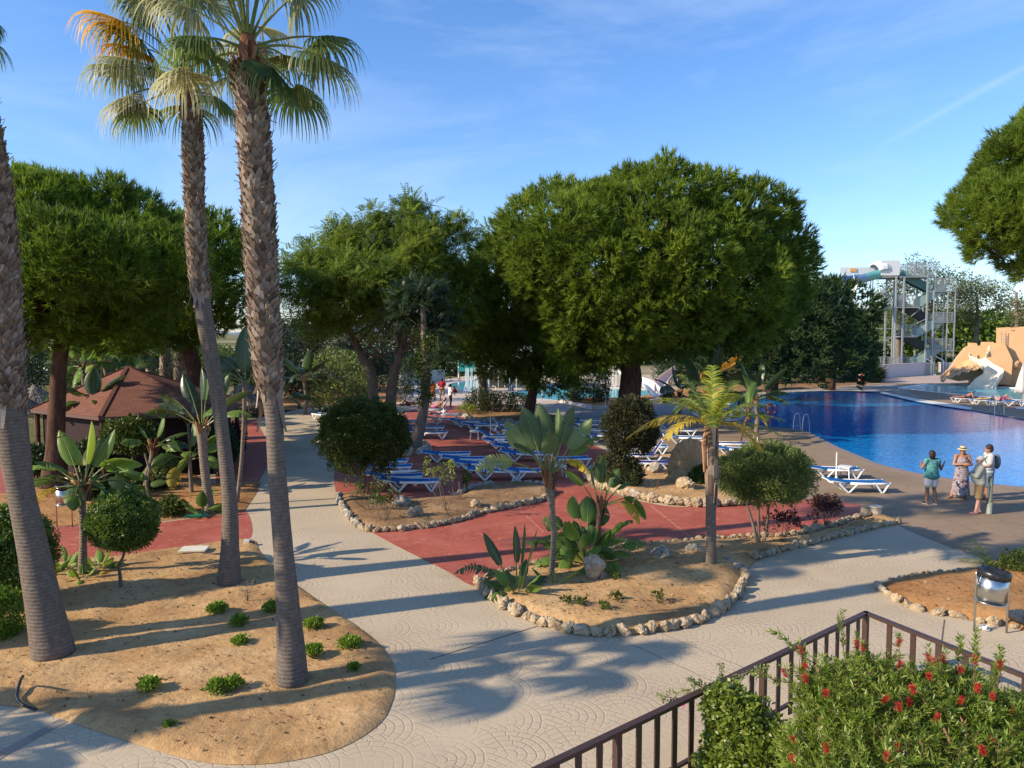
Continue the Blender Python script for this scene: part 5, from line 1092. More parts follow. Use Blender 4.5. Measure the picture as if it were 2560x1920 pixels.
# drooping banana by the pool
b = G(1850, 1117); Y = b.y
PL('banana_plant', 'small banana with drooping browned leaves leaning over the deck', b, [b, D(1853, 1090, Y), D(1862, 1060, Y), D(1872, 1036, Y)], [.07, .06, .06, .07], [(2.9, .3, .3, .55, .3, 1.2, 1, 'paddle_dark'), (.4, .9, .4, .6, .3, 1.4, 1, 'paddle_dark'), (.1, .5, .4, .75, .36, 1.9, 2, 'paddle_dark'), (-.5, .3, .4, .7, .3, 2.0, 2, 'paddle_yellow'), (1.5, 1.2, .5, .7, .34, .6, 0), (2.2, .8, .4, .6, .3, 1.2, 2, 'paddle_dark'), (-1.5, .6, .3, .6, .3, 1.6, 2, 'paddle_dark'), (.9, 1.2, .8, .9, .5, .6, 1)], stemmat='brown_stem')
# feather palm --------------------------------------------------------------
rng = np.random.default_rng(606)
b = G(1777, 1430); Y = b.y
e = empty('feather_palm', b, 'small feather palm with yellowing fronds on a straight grey trunk in the front bed', 'palm tree')
T = [Vector(p) - b for p in catmull([b, D(1778, 1380, Y), D(1777, 1300, Y), D(1779, 1210, Y), D(1778, 1120, Y), D(1778, 1065, Y)], 5, False)]; T[0].z = -.05
rad = np.interp([p.z for p in T], [0, .3, 1.3, 2.0, 2.9, 3.4], [.145, .115, .11, .125, .125, .09]); MB().tube(T, rad, 16, True, .5, .04).build('trunk', M['palm_bark'], e, True)
mb = MB()
for i in range(46):
    z = rng.uniform(1.7, 3.25); th = rng.random() * 6.28; r = np.interp(z, [0, 2, 3.4], [.11, .12, .11]); x0 = np.interp(z, [p.z for p in T], [p.x for p in T])
    mb.bar((x0 + math.cos(th) * r, math.sin(th) * r, z - .25), (x0 + math.cos(th) * (r + .03), math.sin(th) * (r + .03), z + .2), .09, .02, a=rng.random())
mb.build('leaf_bases', M['boot'], e)
mb = MB()
for th in (2.6, 3.3): mb.tube([T[-1] + Vector((math.cos(th) * .1, math.sin(th) * .1, .1)), T[-1] + Vector((math.cos(th) * .17, -.05, -.4)), T[-1] + Vector((math.cos(th) * .15, -.05, -1.0))], [.03, .05, .02], 6)
mb.build('dead_sheath', M['boot_red'], e)
FR = [(2.95, .35, 1.5, 1.2, 'date_yellow'), (.0, .25, 1.5, 1.1, 'date_leaf'), (.2, .15, 1.1, 1.5, 'date_yellow'), (3.05, .55, 1.4, 1.5, 'date_yellow'), (2.7, .85, 1.25, 1.3, 'date_leaf'), (2.3, 1.2, 1.05, .8, 'date_leaf'), (1.3, 1.35, 1.1, .8, 'date_leaf'), (.1, .45, 1.35, .9, 'date_leaf'), (.35, .75, 1.3, 1.2, 'date_leaf'), (-.5, .4, 1.0, 1.6, 'date_yellow'), (-1.2, 1.15, 1.0, 1.4, 'date_leaf'), (-1.8, .85, 1.0, 1.8, 'date_leaf'),
      (-2.6, .5, 1.1, 1.5, 'date_yellow'), (.8, 1.1, 1.1, 1.0, 'date_leaf'), (3.4, .95, 1.1, 1.2, 'date_leaf'), (-.9, .8, 1.0, 1.3, 'date_leaf'), (1.9, .8, 1.2, 1.1, 'date_leaf')]
for az, el, L, dr, mt in FR:
    p_, f_ = feather(T[-1] + Vector((0, 0, .05)), az, el * .92, L * 1.25, dr * .85, ll=.32, n=46, w=.030); f = f_.build('frond', M[mt], e); p_.build('leaf_stalk', M['petiole'], f)
# young feather palm behind the right bed
b = G(2478, 1424); e = empty('young_feather_palm', b, 'young feather palm just behind the steel bin', 'palm plant')
for i in range(9):
    p_, f_ = feather((0, 0, 0), 1.9 + i * .8, 1.15 - .07 * i, .75, 1.1, ll=.26, n=22, w=.016, hang=.5); f = f_.build('frond', M['date_leaf'], e); p_.build('leaf_stalk', M['petiole'], f)
b = G(2545, 1440); ball_shrub('leafy_shrub', 'low green shrub at the right edge of the right bed', b, [[b, b + Vector((0, 0, .2))]], b + Vector((.1, 0, .28)), (.42, .3, .27), 'olive_leaf', leaf=(.05, .025), n=50, puff=.1, spacing=.13, stem_r=.02)
# small plants on the sand
def c3(x, y): return (x / 2.212, y / 2.212 + 1250)
SP = [(1200, 648, .26, .24, 'bushy succulent left of the leafless twigs on the sand'), (1322, 712, .23, .2, 'succulent between the twigs and the small flat one'), (1325, 808, .2, .08, 'small flat succulent in the middle of the sand'), (1500, 640, .22, .26, 'succulent half hidden behind the thick palm'),
      (1735, 728, .25, .22, 'succulent just right of the thick palm with pale dry leaves'), (1732, 888, .24, .25, 'succulent close to the right side of the thick palm base'), (1935, 838, .27, .20, 'succulent nearest the path edge'), (1955, 955, .12, .07, 'tiny seedling lying in the palm shadow'),
      (825, 1072, .23, .2, 'lone succulent at the lower left of the sand'), (1205, 1085, .22, .22, 'left of the paired succulents in front of the thick palm'), (1290, 1072, .2, .24, 'right of the paired succulents in front of the thick palm'), (935, 1270, .09, .03, 'tiny dusty sprig near the curved path')]
for x, y, r_, h_, lb in SP: rosette('succulent', lb, G(*c3(x, y)) + Vector((0, 0, .05)), r_ * .72, h_ * .85, 'succulent', int(60 + 900 * r_ * r_ * 4), 'succulents on the sand', leaf=(.06, .026))
def twigs(name, label, b, h, n, r=.008, mat='grey_bark', leaves=None):
    e = empty(name, b, label, 'plant'); mb = MB(); tips = []
    for i in range(n):
        th = rng.random() * 6.28; a = rng.uniform(.1, .55); q = Vector((math.cos(th) * a * h, math.sin(th) * a * h, h * rng.uniform(.6, 1.05))); P = limb(mb, (0, 0, -.03), q, r, r * .4, .12, 5, 4)
        for k in range(2): t = Vector(P[3]) + Vector(rng.normal(size=3) * h * .13) + Vector((0, 0, h * .15)); limb(mb, P[2], t, r * .6, r * .3, .1, 4, 3); tips.append(tuple(t))
        tips.append(tuple(q))
    mb.build('stem', M[mat], e, True)
    if leaves: scatter('foliage', M[leaves], np.array(tips), rng.uniform(.7, 1.2, len(tips)), [puff_leaves(26, .10, .09, .04, up=.5) for _ in range(3)], None, e)
    return e
twigs('leafless_bush', 'leafless twiggy bush on the sand behind the succulents', G(*c3(1370, 580)) + Vector((0, 0, .1)), .42, 7, .006)
def c4(x, y): return (700 + x / 2.765, 850 + y / 2.765)
for x, y, h_, n_, mt, lb in ((705, 1280, .95, 5, 'olive_leaf', 'leggy green plant at the left end of the island bed'), (625, 1200, 1.0, 6, 'olive_leaf', 'bushy weed under the large round shrub'), (1155, 1210, 1.35, 4, 'lime_leaf', 'tall yellow-green seedling in the island bed'), (1230, 1130, .6, 4, None, 'bare pale twigs at the back of the island bed'), (1300, 1060, .6, 4, 'olive_leaf', 'small green plant behind the island bed')):
    twigs('seedling', lb, G(*c4(x, y)) + Vector((0, 0, .08)), h_, n_, .012, 'grey_bark', mt)
twigs('red_leaved_shrub', 'dark red-leaved shrub by the rock edge right of the three-stemmed shrub', G(2062, 1322) + Vector((0, 0, .08)), .75, 14, .008, 'brown_stem', 'red_leaf')
twigs('red_leaved_shrub', 'sparser red-leaved shrub at the foot of the three-stemmed shrub', G(1955, 1365) + Vector((0, 0, .08)), .8, 8, .008, 'brown_stem', 'red_leaf')
twigs('thin_weed', 'thin greenish weed before the conifer shrub', G(1578, 1228) + Vector((0, 0, .08)), .55, 4, .008, 'grey_bark', 'olive_leaf')
twigs('thin_weed', 'dry pinkish weed in the shell bed', G(1636, 1232) + Vector((0, 0, .08)), .5, 5, .006, 'brown_stem', None)
for x, y, h_, lb in ((1413, 1528, .14, 'dark small plant near the pale boulder'), (1450, 1532, .16, 'low green tuft left of the shaded tuft'), (1510, 1545, .16, 'low dark tuft at the centre front of the bed'), (1540, 1520, .12, 'tiny tuft right of the dark one'), (1645, 1522, .2, 'small grassy sprout on the right of the front bed'), (1538, 1462, .12, 'tiny shaded sprig right of the pale boulder')):
    rosette('small_weed', lb, G(x, y) + Vector((0, 0, .12)), .16, h_, 'olive_leaf', 40, 'weeds in the front bed', leaf=(.09, .03))
ball_shrub('leafy_climber', 'green leafy plant at the foot of the shell sculpture', G(1752, 1215), [[G(1752, 1215), D(1752, 1195, G(1752, 1215).y)]], D(1752, 1195, G(1752, 1215).y), (.3, .3, .33), 'olive_leaf', leaf=(.12, .08), n=40, puff=.13, spacing=.2, stem_r=.02)
# ================================================================ rocks
rng = np.random.default_rng(707)
RM = [rock_mesh((1, 1, 1), s).build('r', None, None, False).data for s in range(10)]
for o in list(COL.objects):
    if o.name.startswith('r') and o.type == 'MESH' and o.data in RM: bpy.data.objects.remove(o)
def rock(name, label, p, r, group=None, mat='rock', cat='rock', rz=None, tilt=.2):
    me = RM[rng.integers(10)]
    o = bpy.data.objects.new(name, me); COL.objects.link(o); o.location = p; o.scale = r
    o.rotation_euler = (rng.normal() * tilt, rng.normal() * tilt, rng.random() * 6.28 if rz is None else rz)
    if not me.materials: me.materials.append(M['rock'])
    if mat != 'rock': o.material_slots[0].link = 'OBJECT'; o.material_slots[0].material = M[mat]
    return tag(o, label, cat, group)
def edging(px, label, group, size=(.10, .16), mat='rock', z=.05, gap=1.55, closed=False, base=0.):
    P = [G(x, y) for x, y in px]; P = catmull(P, 8, closed); d = 0; last = 0; nxt = 0; size = (size[0] * .93, size[1] * 1.0); gap *= 1.27
    for a, b in zip(P[:-1], P[1:]):
        L = (b - a).length
        while nxt < last + L:
            s = rng.uniform(*size); p = a + (b - a) * ((nxt - last) / L); az = math.atan2(b.y - a.y, b.x - a.x)
            rock('edging_rock', label, (p.x + rng.normal() * .012, p.y + rng.normal() * .012, base + z + s * .2), (s * rng.uniform(.95, 1.5), s * rng.uniform(.6, .95), s * rng.uniform(.6, 1.05)), group, mat if rng.random() > .12 else 'rock_grey', rz=az + rng.normal() * .3, tilt=.4)
            nxt += s * gap
        last += L
edging([(1196, 1460), (1215, 1486), (1250, 1512), (1330, 1554), (1435, 1583), (1540, 1589), (1655, 1577), (1758, 1552), (1828, 1512), (1855, 1470), (1862, 1438)], 'rough tan limestone in the front edging of the front bed', 'front edging of the front bed', (.105, .155))
edging([(1898, 1398), (1940, 1384), (1990, 1370), (2083, 1347), (2175, 1324), (2250, 1309)], 'small limestone in the edging that runs right beside the grey path', 'edging by the grey path on the right', (.08, .115))
edging([(1205, 1456), (1273, 1434), (1389, 1406), (1500, 1386), (1574, 1371), (1700, 1360), (1806, 1352), (1890, 1346), (1968, 1342), (2072, 1320), (2140, 1298), (2190, 1290)], 'small limestone between the front bed and the red terrace', 'edging between front bed and red terrace', (.075, .12))
edging([(908, 1326), (940, 1331), (985, 1329), (1062, 1321), (1152, 1303), (1206, 1285), (1293, 1267), (1358, 1252), (1386, 1228)], 'limestone in the front edging of the island bed', 'front edging of the island bed', (.10, .14))
edging([(900, 1322), (872, 1295), (847, 1255), (850, 1240)], 'shaded limestone at the left rim of the island bed', 'left edging of the island bed', (.10, .14), mat='rock_grey')
edging([(1140, 1243), (1170, 1228), (1195, 1220), (1240, 1214)], 'shaded limestone at the back of the island bed', 'back edging of the island bed', (.09, .13), mat='rock_grey')
edging([(1284, 1210), (1320, 1212), (1351, 1213), (1372, 1218)], 'rock in the short row behind the thin pale trunk', 'short back row of the island bed', (.11, .15), mat='rock_grey', gap=1.9)
edging([(1470, 1200), (1485, 1215), (1505, 1223), (1562, 1239), (1643, 1257), (1736, 1267), (1806, 1267), (1880, 1260)], 'upright pale limestone in the edging of the shell bed', 'edging of the shell bed', (.15, .20), z=.1, gap=1.3)
edging([(1468, 1200), (1470, 1185), (1485, 1172)], 'shaded limestone at the left rim of the shell bed', 'left rim of the shell bed', (.13, .17), mat='rock_grey')
edging([(2196, 1466), (2212, 1485), (2252, 1508), (2293, 1525), (2358, 1539), (2424, 1552), (2516, 1567), (2570, 1580)], 'flat pale stone in the front edging of the right bed', 'front edging of the right bed', (.09, .14), z=.01, gap=2.0)
edging([(2225, 1452), (2308, 1437), (2412, 1428), (2470, 1424)], 'small stone in the back edging of the right bed', 'back edging of the right bed', (.05, .09), z=.0, gap=1.8)
edging([(1160, 1042), (1185, 1052), (1250, 1058), (1330, 1065), (1400, 1066)], 'dark rounded stone round the tree bed behind the loungers', 'stones round the tree bed', (.2, .28), mat='rock_grey', gap=1.7)
edging([(1002, 1134), (1020, 1138), (1042, 1138), (1060, 1133), (1075, 1124)], 'stone at the foot of the leaning tree', 'stones under the leaning tree', (.2, .28), mat='rock_grey', gap=1.8)
BR = [(1488, 1452, (.33, .28, .36), 'rock', 'largest pale boulder in the front bed'), (1652, 1405, (.27, .22, .2), 'rock_grey', 'greyish boulder in the shaded part of the front bed'), (1738, 1395, (.24, .2, .18), 'rock_grey', 'boulder left of the feather palm trunk'), (1822, 1418, (.16, .13, .09), 'rock_grey', 'flat rock right of the feather palm trunk'),
      (1848, 1430, (.16, .13, .09), 'rock_grey', 'second flat rock right of the feather palm, nearer the path'), (1040, 1300, (.27, .2, .2), 'rock', 'pale rounded rock in the island bed'), (1190, 1276, (.2, .16, .2), 'rock', 'knobbly pale rock in the middle of the island bed'), (1003, 1272, (.3, .25, .22), 'rock_grey', 'shaded rock behind the pale rounded one'),
      (1712, 1228, (.42, .3, .27), 'rock', 'yellowish block of stone in front of the shell sculpture'), (1640, 1190, (.4, .3, .3), 'rock_grey', 'dim rock left of the shell sculpture'), (1590, 1200, (.3, .25, .2), 'rock_grey', 'low rock at the foot of the conifer shrub'), (1005, 1112, (.32, .3, .42), 'rock_grey', 'upright grey rock left of the leaning tree'),
      (1058, 1118, (.3, .2, .16), 'rock', 'sunlit flat rock right of the leaning tree base'), (1885, 1400, (.13, .1, .1), 'rock', 'rock at the corner where the path edging starts'), (1497, 1384, (.15, .1, .13), 'rock', 'pale rock half hidden by the dense leaf clump'), (1560, 1370, (.15, .1, .12), 'rock', 'pale rock right of the dense leaf clump'), (2545, 1560, (.2, .16, .13), 'rock_grey', 'dark rock at the right edge of the right bed'), (2165, 1290, (.2, .14, .12), 'rock', 'cream rock next to the white bucket')]
for x, y, r, mt, lb in BR: rock('boulder', lb, G(x, y) + Vector((0, 0, .08 + r[2] * .45)), r, None, mt)
# ================================================================ loungers
def smoothtube(mb, pts, r, k=7): mb.tube(catmull([Vector(p) for p in pts], 4, False), r, k)
def make_lounger(back=0.0, cloth='blue_cloth', frame='white_plastic'):
    e = empty('sun_lounger', (0, 0, 0)); hx = -.30; L0 = -.98; L1 = .98; z = .32; w = .31
    def bp(t): return (hx - t * math.cos(back), z + t * math.sin(back))      # point along the backrest
    for sy in (-1, 1):
        mb = MB(); mb.tube([(hx, sy * w, z), (.3, sy * w, z - .015), (.7, sy * w, z - .01), (L1, sy * w, z + .005)], [.034, .032, .032, .03], 8, sq=(1, 1.3)); mb.build('side_rail', M[frame], e, True)
        mb = MB(); smoothtube(mb, [(.50, sy * w, z - .01), (.56, sy * w, z - .06), (.70, sy * w, .05), (.745, sy * w, .02), (.79, sy * w, .05), (.93, sy * w, z - .05), (L1, sy * w, z + .01)], .032); mb.build('leg', M[frame], e, True)
        mb = MB(); smoothtube(mb, [(-.05, sy * w, z - .01), (-.10, sy * w, z - .06), (-.30, sy * w, .05), (-.345, sy * w, .02), (-.39, sy * w, .05), (-.60, sy * w, z - .06), (-.64, sy * w, z + .0)], .032); mb.build('leg', M[frame], e, True)
        mb = MB(); mb.ball((L1, sy * w, z + .015), (.045, .035, .03), 10, 6); mb.ball((.48, sy * w, z + .01), (.05, .03, .025), 10, 6); mb.build('end_cap', M[frame], e, True)
    mb = MB(); q = bp(.68); q2 = bp(.1)
    smoothtube(mb, [(q2[0], -w + .03, q2[1]), (q[0], -w + .03, q[1]), (q[0] - .03, -w * .6, q[1] + .01), (q[0] - .03, w * .6, q[1] + .01), (q[0], w - .03, q[1]), (q2[0], w - .03, q2[1])], .022); mb.build('backrest_frame', M[frame], e, True)
    for X_, Z_ in ((-.62, .30), (.745, .03), (-.345, .03)): MB().bar((X_, -w, Z_), (X_, w, Z_), .024).build('cross_bar', M[frame], e)
    mb = MB(); rows = []
    for i in range(11):
        x = L1 - .02 + (hx - L1 + .02) * i / 10; sag = -.02 * math.sin(PI * i / 10); rows.append([(x, y, z + .035 + sag - .02 * (1 - (y / .30) ** 2)) for y in np.linspace(-.30, .30, 7)])
    for i in range(1, 7): q = bp(.68 * i / 6); rows.append([(q[0], y, q[1] + .035 - .015 * (1 - (y / .30) ** 2)) for y in np.linspace(-.30, .30, 7)])
    mb.grid(rows); low = [[(p[0], p[1], p[2] - .055) for p in r] for r in rows]; mb.grid(low)
    for k in (0, 6): mb.grid([[r[k] for r in rows], [r[k] for r in low]])
    mb.grid([rows[0], low[0]]); mb.grid([rows[-1], low[-1]])
    mb.build('sling', M[cloth], e, True)
    return e
LP = {'flat': make_lounger(.13), 'up': make_lounger(.95), 'mid': make_lounger(.5), 'navy': make_lounger(.1, 'navy_cloth'), 'navyup': make_lounger(1.0, 'navy_cloth'), 'grey': make_lounger(.15, 'grey_cloth')}
used = set()
def lounger(kind, x, y, rz, label, group):
    o = LP[kind] if kind not in used else copy_tree(LP[kind]); used.add(kind)
    p = G(x, y, .33); o.location = (p.x, p.y, .014); o.rotation_euler = (0, 0, R(rz)); tag(o, label, 'sun lounger', group); return o
gA = 'loungers left of the island bed'; gB = 'staggered row of loungers before the thin pale trunk'; gC = 'loungers under the umbrella stubs in the middle'; gD = 'loungers in the shade left of the conifer shrub'; gE = 'loungers near the shell sculpture'; gF = 'loungers beside the pool pair of steps'; gK = 'loungers at the slide pool'
for a in (
 ('flat', 1024, 1202, 3, 'blue lounger nearest the island bed, in front of the one with the parasol on it', gA), ('flat', 985, 1189, 3, 'blue lounger that carries the folded white parasol', gA), ('flat', 962, 1166, 4, 'blue lounger behind the parasol one, half hidden by the round shrub', gA), ('flat', 955, 1152, 4, 'rearmost blue lounger seen behind the round shrub', gA),
 ('flat', 1115, 1134, 3, 'first blue lounger of the staggered row, right of the leaning tree', gB), ('flat', 1168, 1146, 3, 'second blue lounger of the staggered row from the leaning tree', gB), ('flat', 1198, 1158, 3, 'third blue lounger of the staggered row from the leaning tree', gB), ('flat', 1236, 1176, 3, 'blue lounger with the fully visible V leg, fourth of the staggered row', gB), ('flat', 1318, 1176, 3, 'blue lounger behind the leaves of the thin pale trunk', gB), ('mid', 1412, 1146, 8, 'blue lounger right of the grey-green leaves, beside a white table', gB),
 ('flat', 1069, 1081, 3, 'bright sunlit lounger right behind the leaning trunk, the nearer of two', gA), ('flat', 1063, 1068, 3, 'bright sunlit lounger behind the leaning trunk, the farther of two', gA),
 ('navy', 1115, 1036, 2, 'dark navy lounger at the far end of the red terrace', gC), ('grey', 1108, 1047, 2, 'grey-covered lounger just before the navy one', gC), ('flat', 1168, 1053, 0, 'blue lounger right of the grey-covered one', gC), ('flat', 1200, 1062, 0, 'blue lounger behind the small white table', gC), ('flat', 1245, 1060, -4, 'shaded lounger at the stones of the tree bed', gC),
 ('up', 1270, 1074, -3, 'lounger with its slatted back raised next to the umbrella stub', gC), ('mid', 1240, 1090, -6, 'lounger with half-raised back in front of the umbrella stub', gC), ('flat', 1262, 1103, -8, 'sunlit blue lounger with a white towel roll, behind the staggered row', gC), ('flat', 1290, 1117, -8, 'blue lounger right in front of the towel one', gC), ('flat', 1310, 1133, -8, 'blue lounger in shade touching the grey-green leaves', gC), ('flat', 1330, 1106, -8, 'blue lounger seen between the upright leaves', gC),
 ('flat', 1462, 1049, -10, 'farthest lounger left of the conifer shrub', gD), ('flat', 1478, 1060, -10, 'second lounger from the back left of the conifer shrub', gD), ('grey', 1480, 1074, -12, 'grey lounger left of the conifer shrub', gD), ('flat', 1510, 1088, -12, 'nearest lounger left of the conifer shrub', gD),
 ('mid', 1690, 1075, -8, 'lounger with raised white back directly behind the shell sculpture', gE), ('flat', 1712, 1093, -8, 'flat lounger just peeking out over the shell sculpture', gE), ('flat', 1612, 1115, -6, 'blue lounger between the conifer shrub and the shell', gE), ('navyup', 1612, 1138, 175, 'dark blue lounger with upright back between conifer shrub and shell', gE), ('navyup', 1650, 1156, 175, 'nearest dark blue lounger with upright back left of the shell', gE),
 ('flat', 1838, 1122, -6, 'blue lounger right of the feather palm trunk', gF), ('navy', 1812, 1108, -6, 'navy lounger close behind the feather palm trunk', gF), ('flat', 2082, 1172, -2, 'rear blue lounger near the three people, with a table in front', gF), ('flat', 2140, 1205, -2, 'front blue lounger near the three people', gF),
 ('mid', 818, 1036, 150, 'lounger with a raised back left of the round shrub by the path', gA), ('grey', 1022, 1016, 0, 'pale grey lounger at the far end under the narrow bush', gC), ('up', 1092, 1024, 175, 'lounger with raised back that the person in pink reclines on', gC), ('up', 1026, 1052, 20, 'striped-looking lounger with raised back left of the leaning trunk', gA),
 ('navy', 2415, 996, 176, 'lounger under the woman lying on her front at the slide pool', gK), ('flat', 2463, 1000, 176, 'lounger with an orange towel beside the woman at the slide pool', gK), ('flat', 2504, 1004, 176, 'lounger under the man in red shorts', gK), ('flat', 2575, 1004, 176, 'lounger cut off by the right edge at the slide pool', gK)):
    lounger(*a)
for k, o in LP.items():
    if k not in used: print('unused', k)
# folded parasol lying on a lounger
a, b_ = G(957, 1183, .52), G(1048, 1176, .52)
e = empty('folded_parasol', a, 'folded white parasol lying across a blue lounger', 'parasol'); d = b_ - a
mb = MB(); mb.tube([d * t for t in (0, .1, .3, .6, .85, .93)], [.03, .10, .085, .075, .05, .03], 10, sq=(1, .7)); mb.build('canopy', M['white_paint'], e, True); MB().cyl(d * .9, d * 1.04, .018).build('pole', M['steel'], e)
# towels
for x, y, z, rz, dx, mt, lb in ((1250, 1099, .40, -8, .45, M['white_paint'], 'white towel rolled on a sunlit lounger'), (1302, 1118, .40, -8, .4, M['white_paint'], 'white towel draped at the foot of a lounger')):
    p = G(x, y, z); mb = MB(); rows = [[(u, v, .02 + .012 * math.sin(u * 22) + .01 * math.sin(v * 17 + u * 5) - .25 * max(0, abs(v) - .27)) for v in np.linspace(-.33, .33, 9)] for u in np.linspace(-dx / 2, dx / 2, 9)]
    mb.grid(rows); low = [[(a_, b2, c - .025) for a_, b2, c in r] for r in rows]; mb.grid(low)
    for k in (0, 8): mb.grid([[r[k] for r in rows], [r[k] for r in low]]); mb.grid([rows[k], low[k]])
    o = mb.build('towel', mt, None, True, p); o.rotation_euler = (0, 0, R(rz)); tag(o, lb, 'towel', 'towels')
p = G(2455, 997, .41); mb = MB(); rows = [[(u, v, .02 + .01 * math.sin(u * 12 + v * 7)) for v in np.linspace(-.3, .3, 5)] for u in np.linspace(-.5, .5, 9)]; mb.grid(rows); mb.grid([[(a_, b2, c - .02) for a_, b2, c in r] for r in rows])
tag(mb.build('towel', simple('orange_towel', (.75, .42, .08), .9), None, True, p), 'orange-yellow towel on the middle lounger at the slide pool', 'towel')
# white side tables
def make_table(stool=False):
    e = empty('side_table', (0, 0, 0)); MB().box((0, 0, .43), (.46, .46, .03), None, .014).build('table_top', M['white_plastic'], e); MB().box((0, 0, .395), (.38, .38, .04)).build('apron', M['white_plastic'], e)
    for sx in (-1, 1):
        for sy in (-1, 1): MB().tube([(sx * .17, sy * .17, .40), (sx * .205, sy * .205, 0)], [.028, .02], 7).build('leg', M['white_plastic'], e)
    return e
tb = make_table()
for i, (x, y, lb) in enumerate(((1186, 1100, 'small white plastic table standing alone on the sunlit red terrace'), (1398, 1194, 'small white plastic table right of the thin pale trunk'), (1602, 1148, 'small white table in front of the conifer shrub lounger'), (2112, 1196, 'small white table by the rear lounger near the people'), (2500, 1014, 'dark-looking low table by the slide pool ladder'))):
    o = tb if i == 0 else copy_tree(tb); o.location = G(x, y) + Vector((0, 0, .012)); o.rotation_euler = (0, 0, .3 * i); tag(o, lb, 'side table', 'small side tables')
# umbrella stands
def make_stand(h=1.0):
    e = empty('parasol_stand', (0, 0, 0)); MB().lathe([(.0, 0), (.27, 0), (.28, .02), (.27, .06), (.12, .08), (.05, .10), (.035, .2), (.03, .2), (0, .2)], k=24).build('base', M['white_plastic'], e, True)
    MB().cyl((0, 0, .1), (0, 0, h), .022, 10).build('pole', M['white_paint'], e); return e
st = None
for x, y, yt, lb in ((1448, 1117, 1060, 'bare parasol pole on a round white base in front of the shaded loungers'), (1226, 1092, 1044, 'short white parasol pole beside the slatted lounger'), (1010, 1018, 985, 'white parasol pole by the narrow bush at the far terrace end'), (1109, 1030, 990, 'white parasol pole near the standing family'), (2090, 1206, 1132, 'parasol pole beside the front lounger near the people'), (1893, 1122, 1084, 'thin parasol pole right of the leaning banana')):
    b = G(x, y) + Vector((0, 0, .01)); h = D(x, yt, b.y).z; o = make_stand(h); o.location = b; tag(o, lb, 'parasol stand', 'empty parasol stands')
# ================================================================ bins
def m_brushed():
    m, nt, out = mat_new('brushed_steel'); N = NT(nt); mp = N.n('Mapping', Vector=N.objco()); mp.inputs['Scale'].default_value = (1, 1, 30)
    f = N.noise(mp.outputs[0], 8, 3); c = N.ramp(f, [(.3, (.42, .42, .41)), (.7, (.62, .62, .6))]); nt.links.new(N.pr(c, .27, N.bump(f, .05, .01), .5, 1).outputs[0], out.inputs[0]); return m
M['brushed'] = m_brushed()
def make_bin(name, b, label, bag, w=.47, tilt=.12, r=.21, zc=.70, hh=.42, leg=.82):
    e = empty(name, b, label, 'litter bin', 'steel litter bins on two posts'); Rm = Matrix.Rotation(tilt, 3, 'Y')
    def T_(v): v = Rm @ Vector(v); return (v.x, v.y, v.z + zc)
    mb = MB(); k = 28; rows = []
    for rr, z in ((r * .2, -hh / 2 + .002), (r, -hh / 2), (r, hh / 2), (r * .96, hh / 2), (r * .96, -hh / 2 + .02), (.02, -hh / 2 + .02)): rows.append([T_((rr * math.cos(2 * PI * j / k), rr * math.sin(2 * PI * j / k), z)) for j in range(k)])
    mb.grid(rows, closed=True); mb.build('drum', M['brushed'], e, True)
    mb = MB()
    for z in (-hh / 2, hh / 2): P = [T_((r * 1.02 * math.cos(2 * PI * j / k), r * 1.02 * math.sin(2 * PI * j / k), z)) for j in range(k + 1)]; mb.tube(P, .010, 6)
    mb.build('rim', M['steel'], e, True)
    for s in (-1, 1): MB().lathe([(.0, 0), (.019, 0), (.019, leg + .06 * (s < 0)), (.012, leg + .075 * (s < 0) + .01), (0, leg + .08 * (s < 0) + .012)], (s * w / 2, 0, 0), 12).build('post', M['steel'], e, True)
    MB().cyl((-w / 2, 0, zc - hh / 2 - .03), (w / 2, 0, zc - hh / 2 - .03), .012, 8).cyl((-w / 2, 0, zc + .16), (-r * .9, 0, zc + .16), .01, 8).cyl((w / 2, 0, zc + .1), (r * .9, 0, zc + .1), .01, 8).build('cross_bar', M['steel'], e)
    if bag:
        mb = MB(); rows = []
        for i, (rr, z) in enumerate(((.98, -.05), (1.06, -.06), (1.08, .02), (.98, .07), (.8, .05), (.6, -.02), (.3, -.12), (0.01, -.16))): rows.append([T_((r * (rr + .03 * math.sin(j * 2.3 + i)) * math.cos(2 * PI * j / k), r * (rr + .03 * math.sin(j * 1.7 + i)) * math.sin(2 * PI * j / k), hh / 2 + z + .012 * math.sin(j * 2.9 + i * 2))) for j in range(k)])
        mb.grid(rows, closed=True); mb.build('bin_bag', M['black'], e, True)
    return e
b = (G(2439, 1572) + G(2513, 1588)) / 2
o = make_bin('litter_bin', b, 'tilted steel bin with a black bag on two posts at the right bed', True, w=.52, r=.245, zc=.80, hh=.50, leg=.98); o.rotation_euler = (0, 0, -.18)
b = (G(142, 1316) + G(182, 1318)) / 2; make_bin('litter_bin', b, 'reddish-glinting steel bin on two posts by the left red path', True, w=.42, tilt=0, r=.19, zc=.86, hh=.47, leg=1.05)
# cup and saucer
b = G(2462, 1575); e = empty('coffee_cup', b + Vector((0, 0, .004)), 'white coffee cup and saucer left on the ground beneath the steel bin', 'cup')
MB().lathe([(0, 0), (.05, 0), (.085, .018), (.087, .022), (.05, .008), (0, .006)], k=22).build('saucer', M['white_paint'], e, True)
MB().lathe([(0, .008), (.025, .008), (.045, .03), (.05, .075), (.047, .075), (.04, .03), (0, .014)], (-.01, 0, 0), 22).tube([(.035, 0, .065), (.065, 0, .06), (.065, 0, .035), (.033, 0, .028)], .005, 6).build('cup', M['white_paint'], e, True)
MB().bar((.05, 0, .02), (.075, 0, .10), .04, .006).build('napkin', simple('napkin', (.45, .42, .25), .9), e)
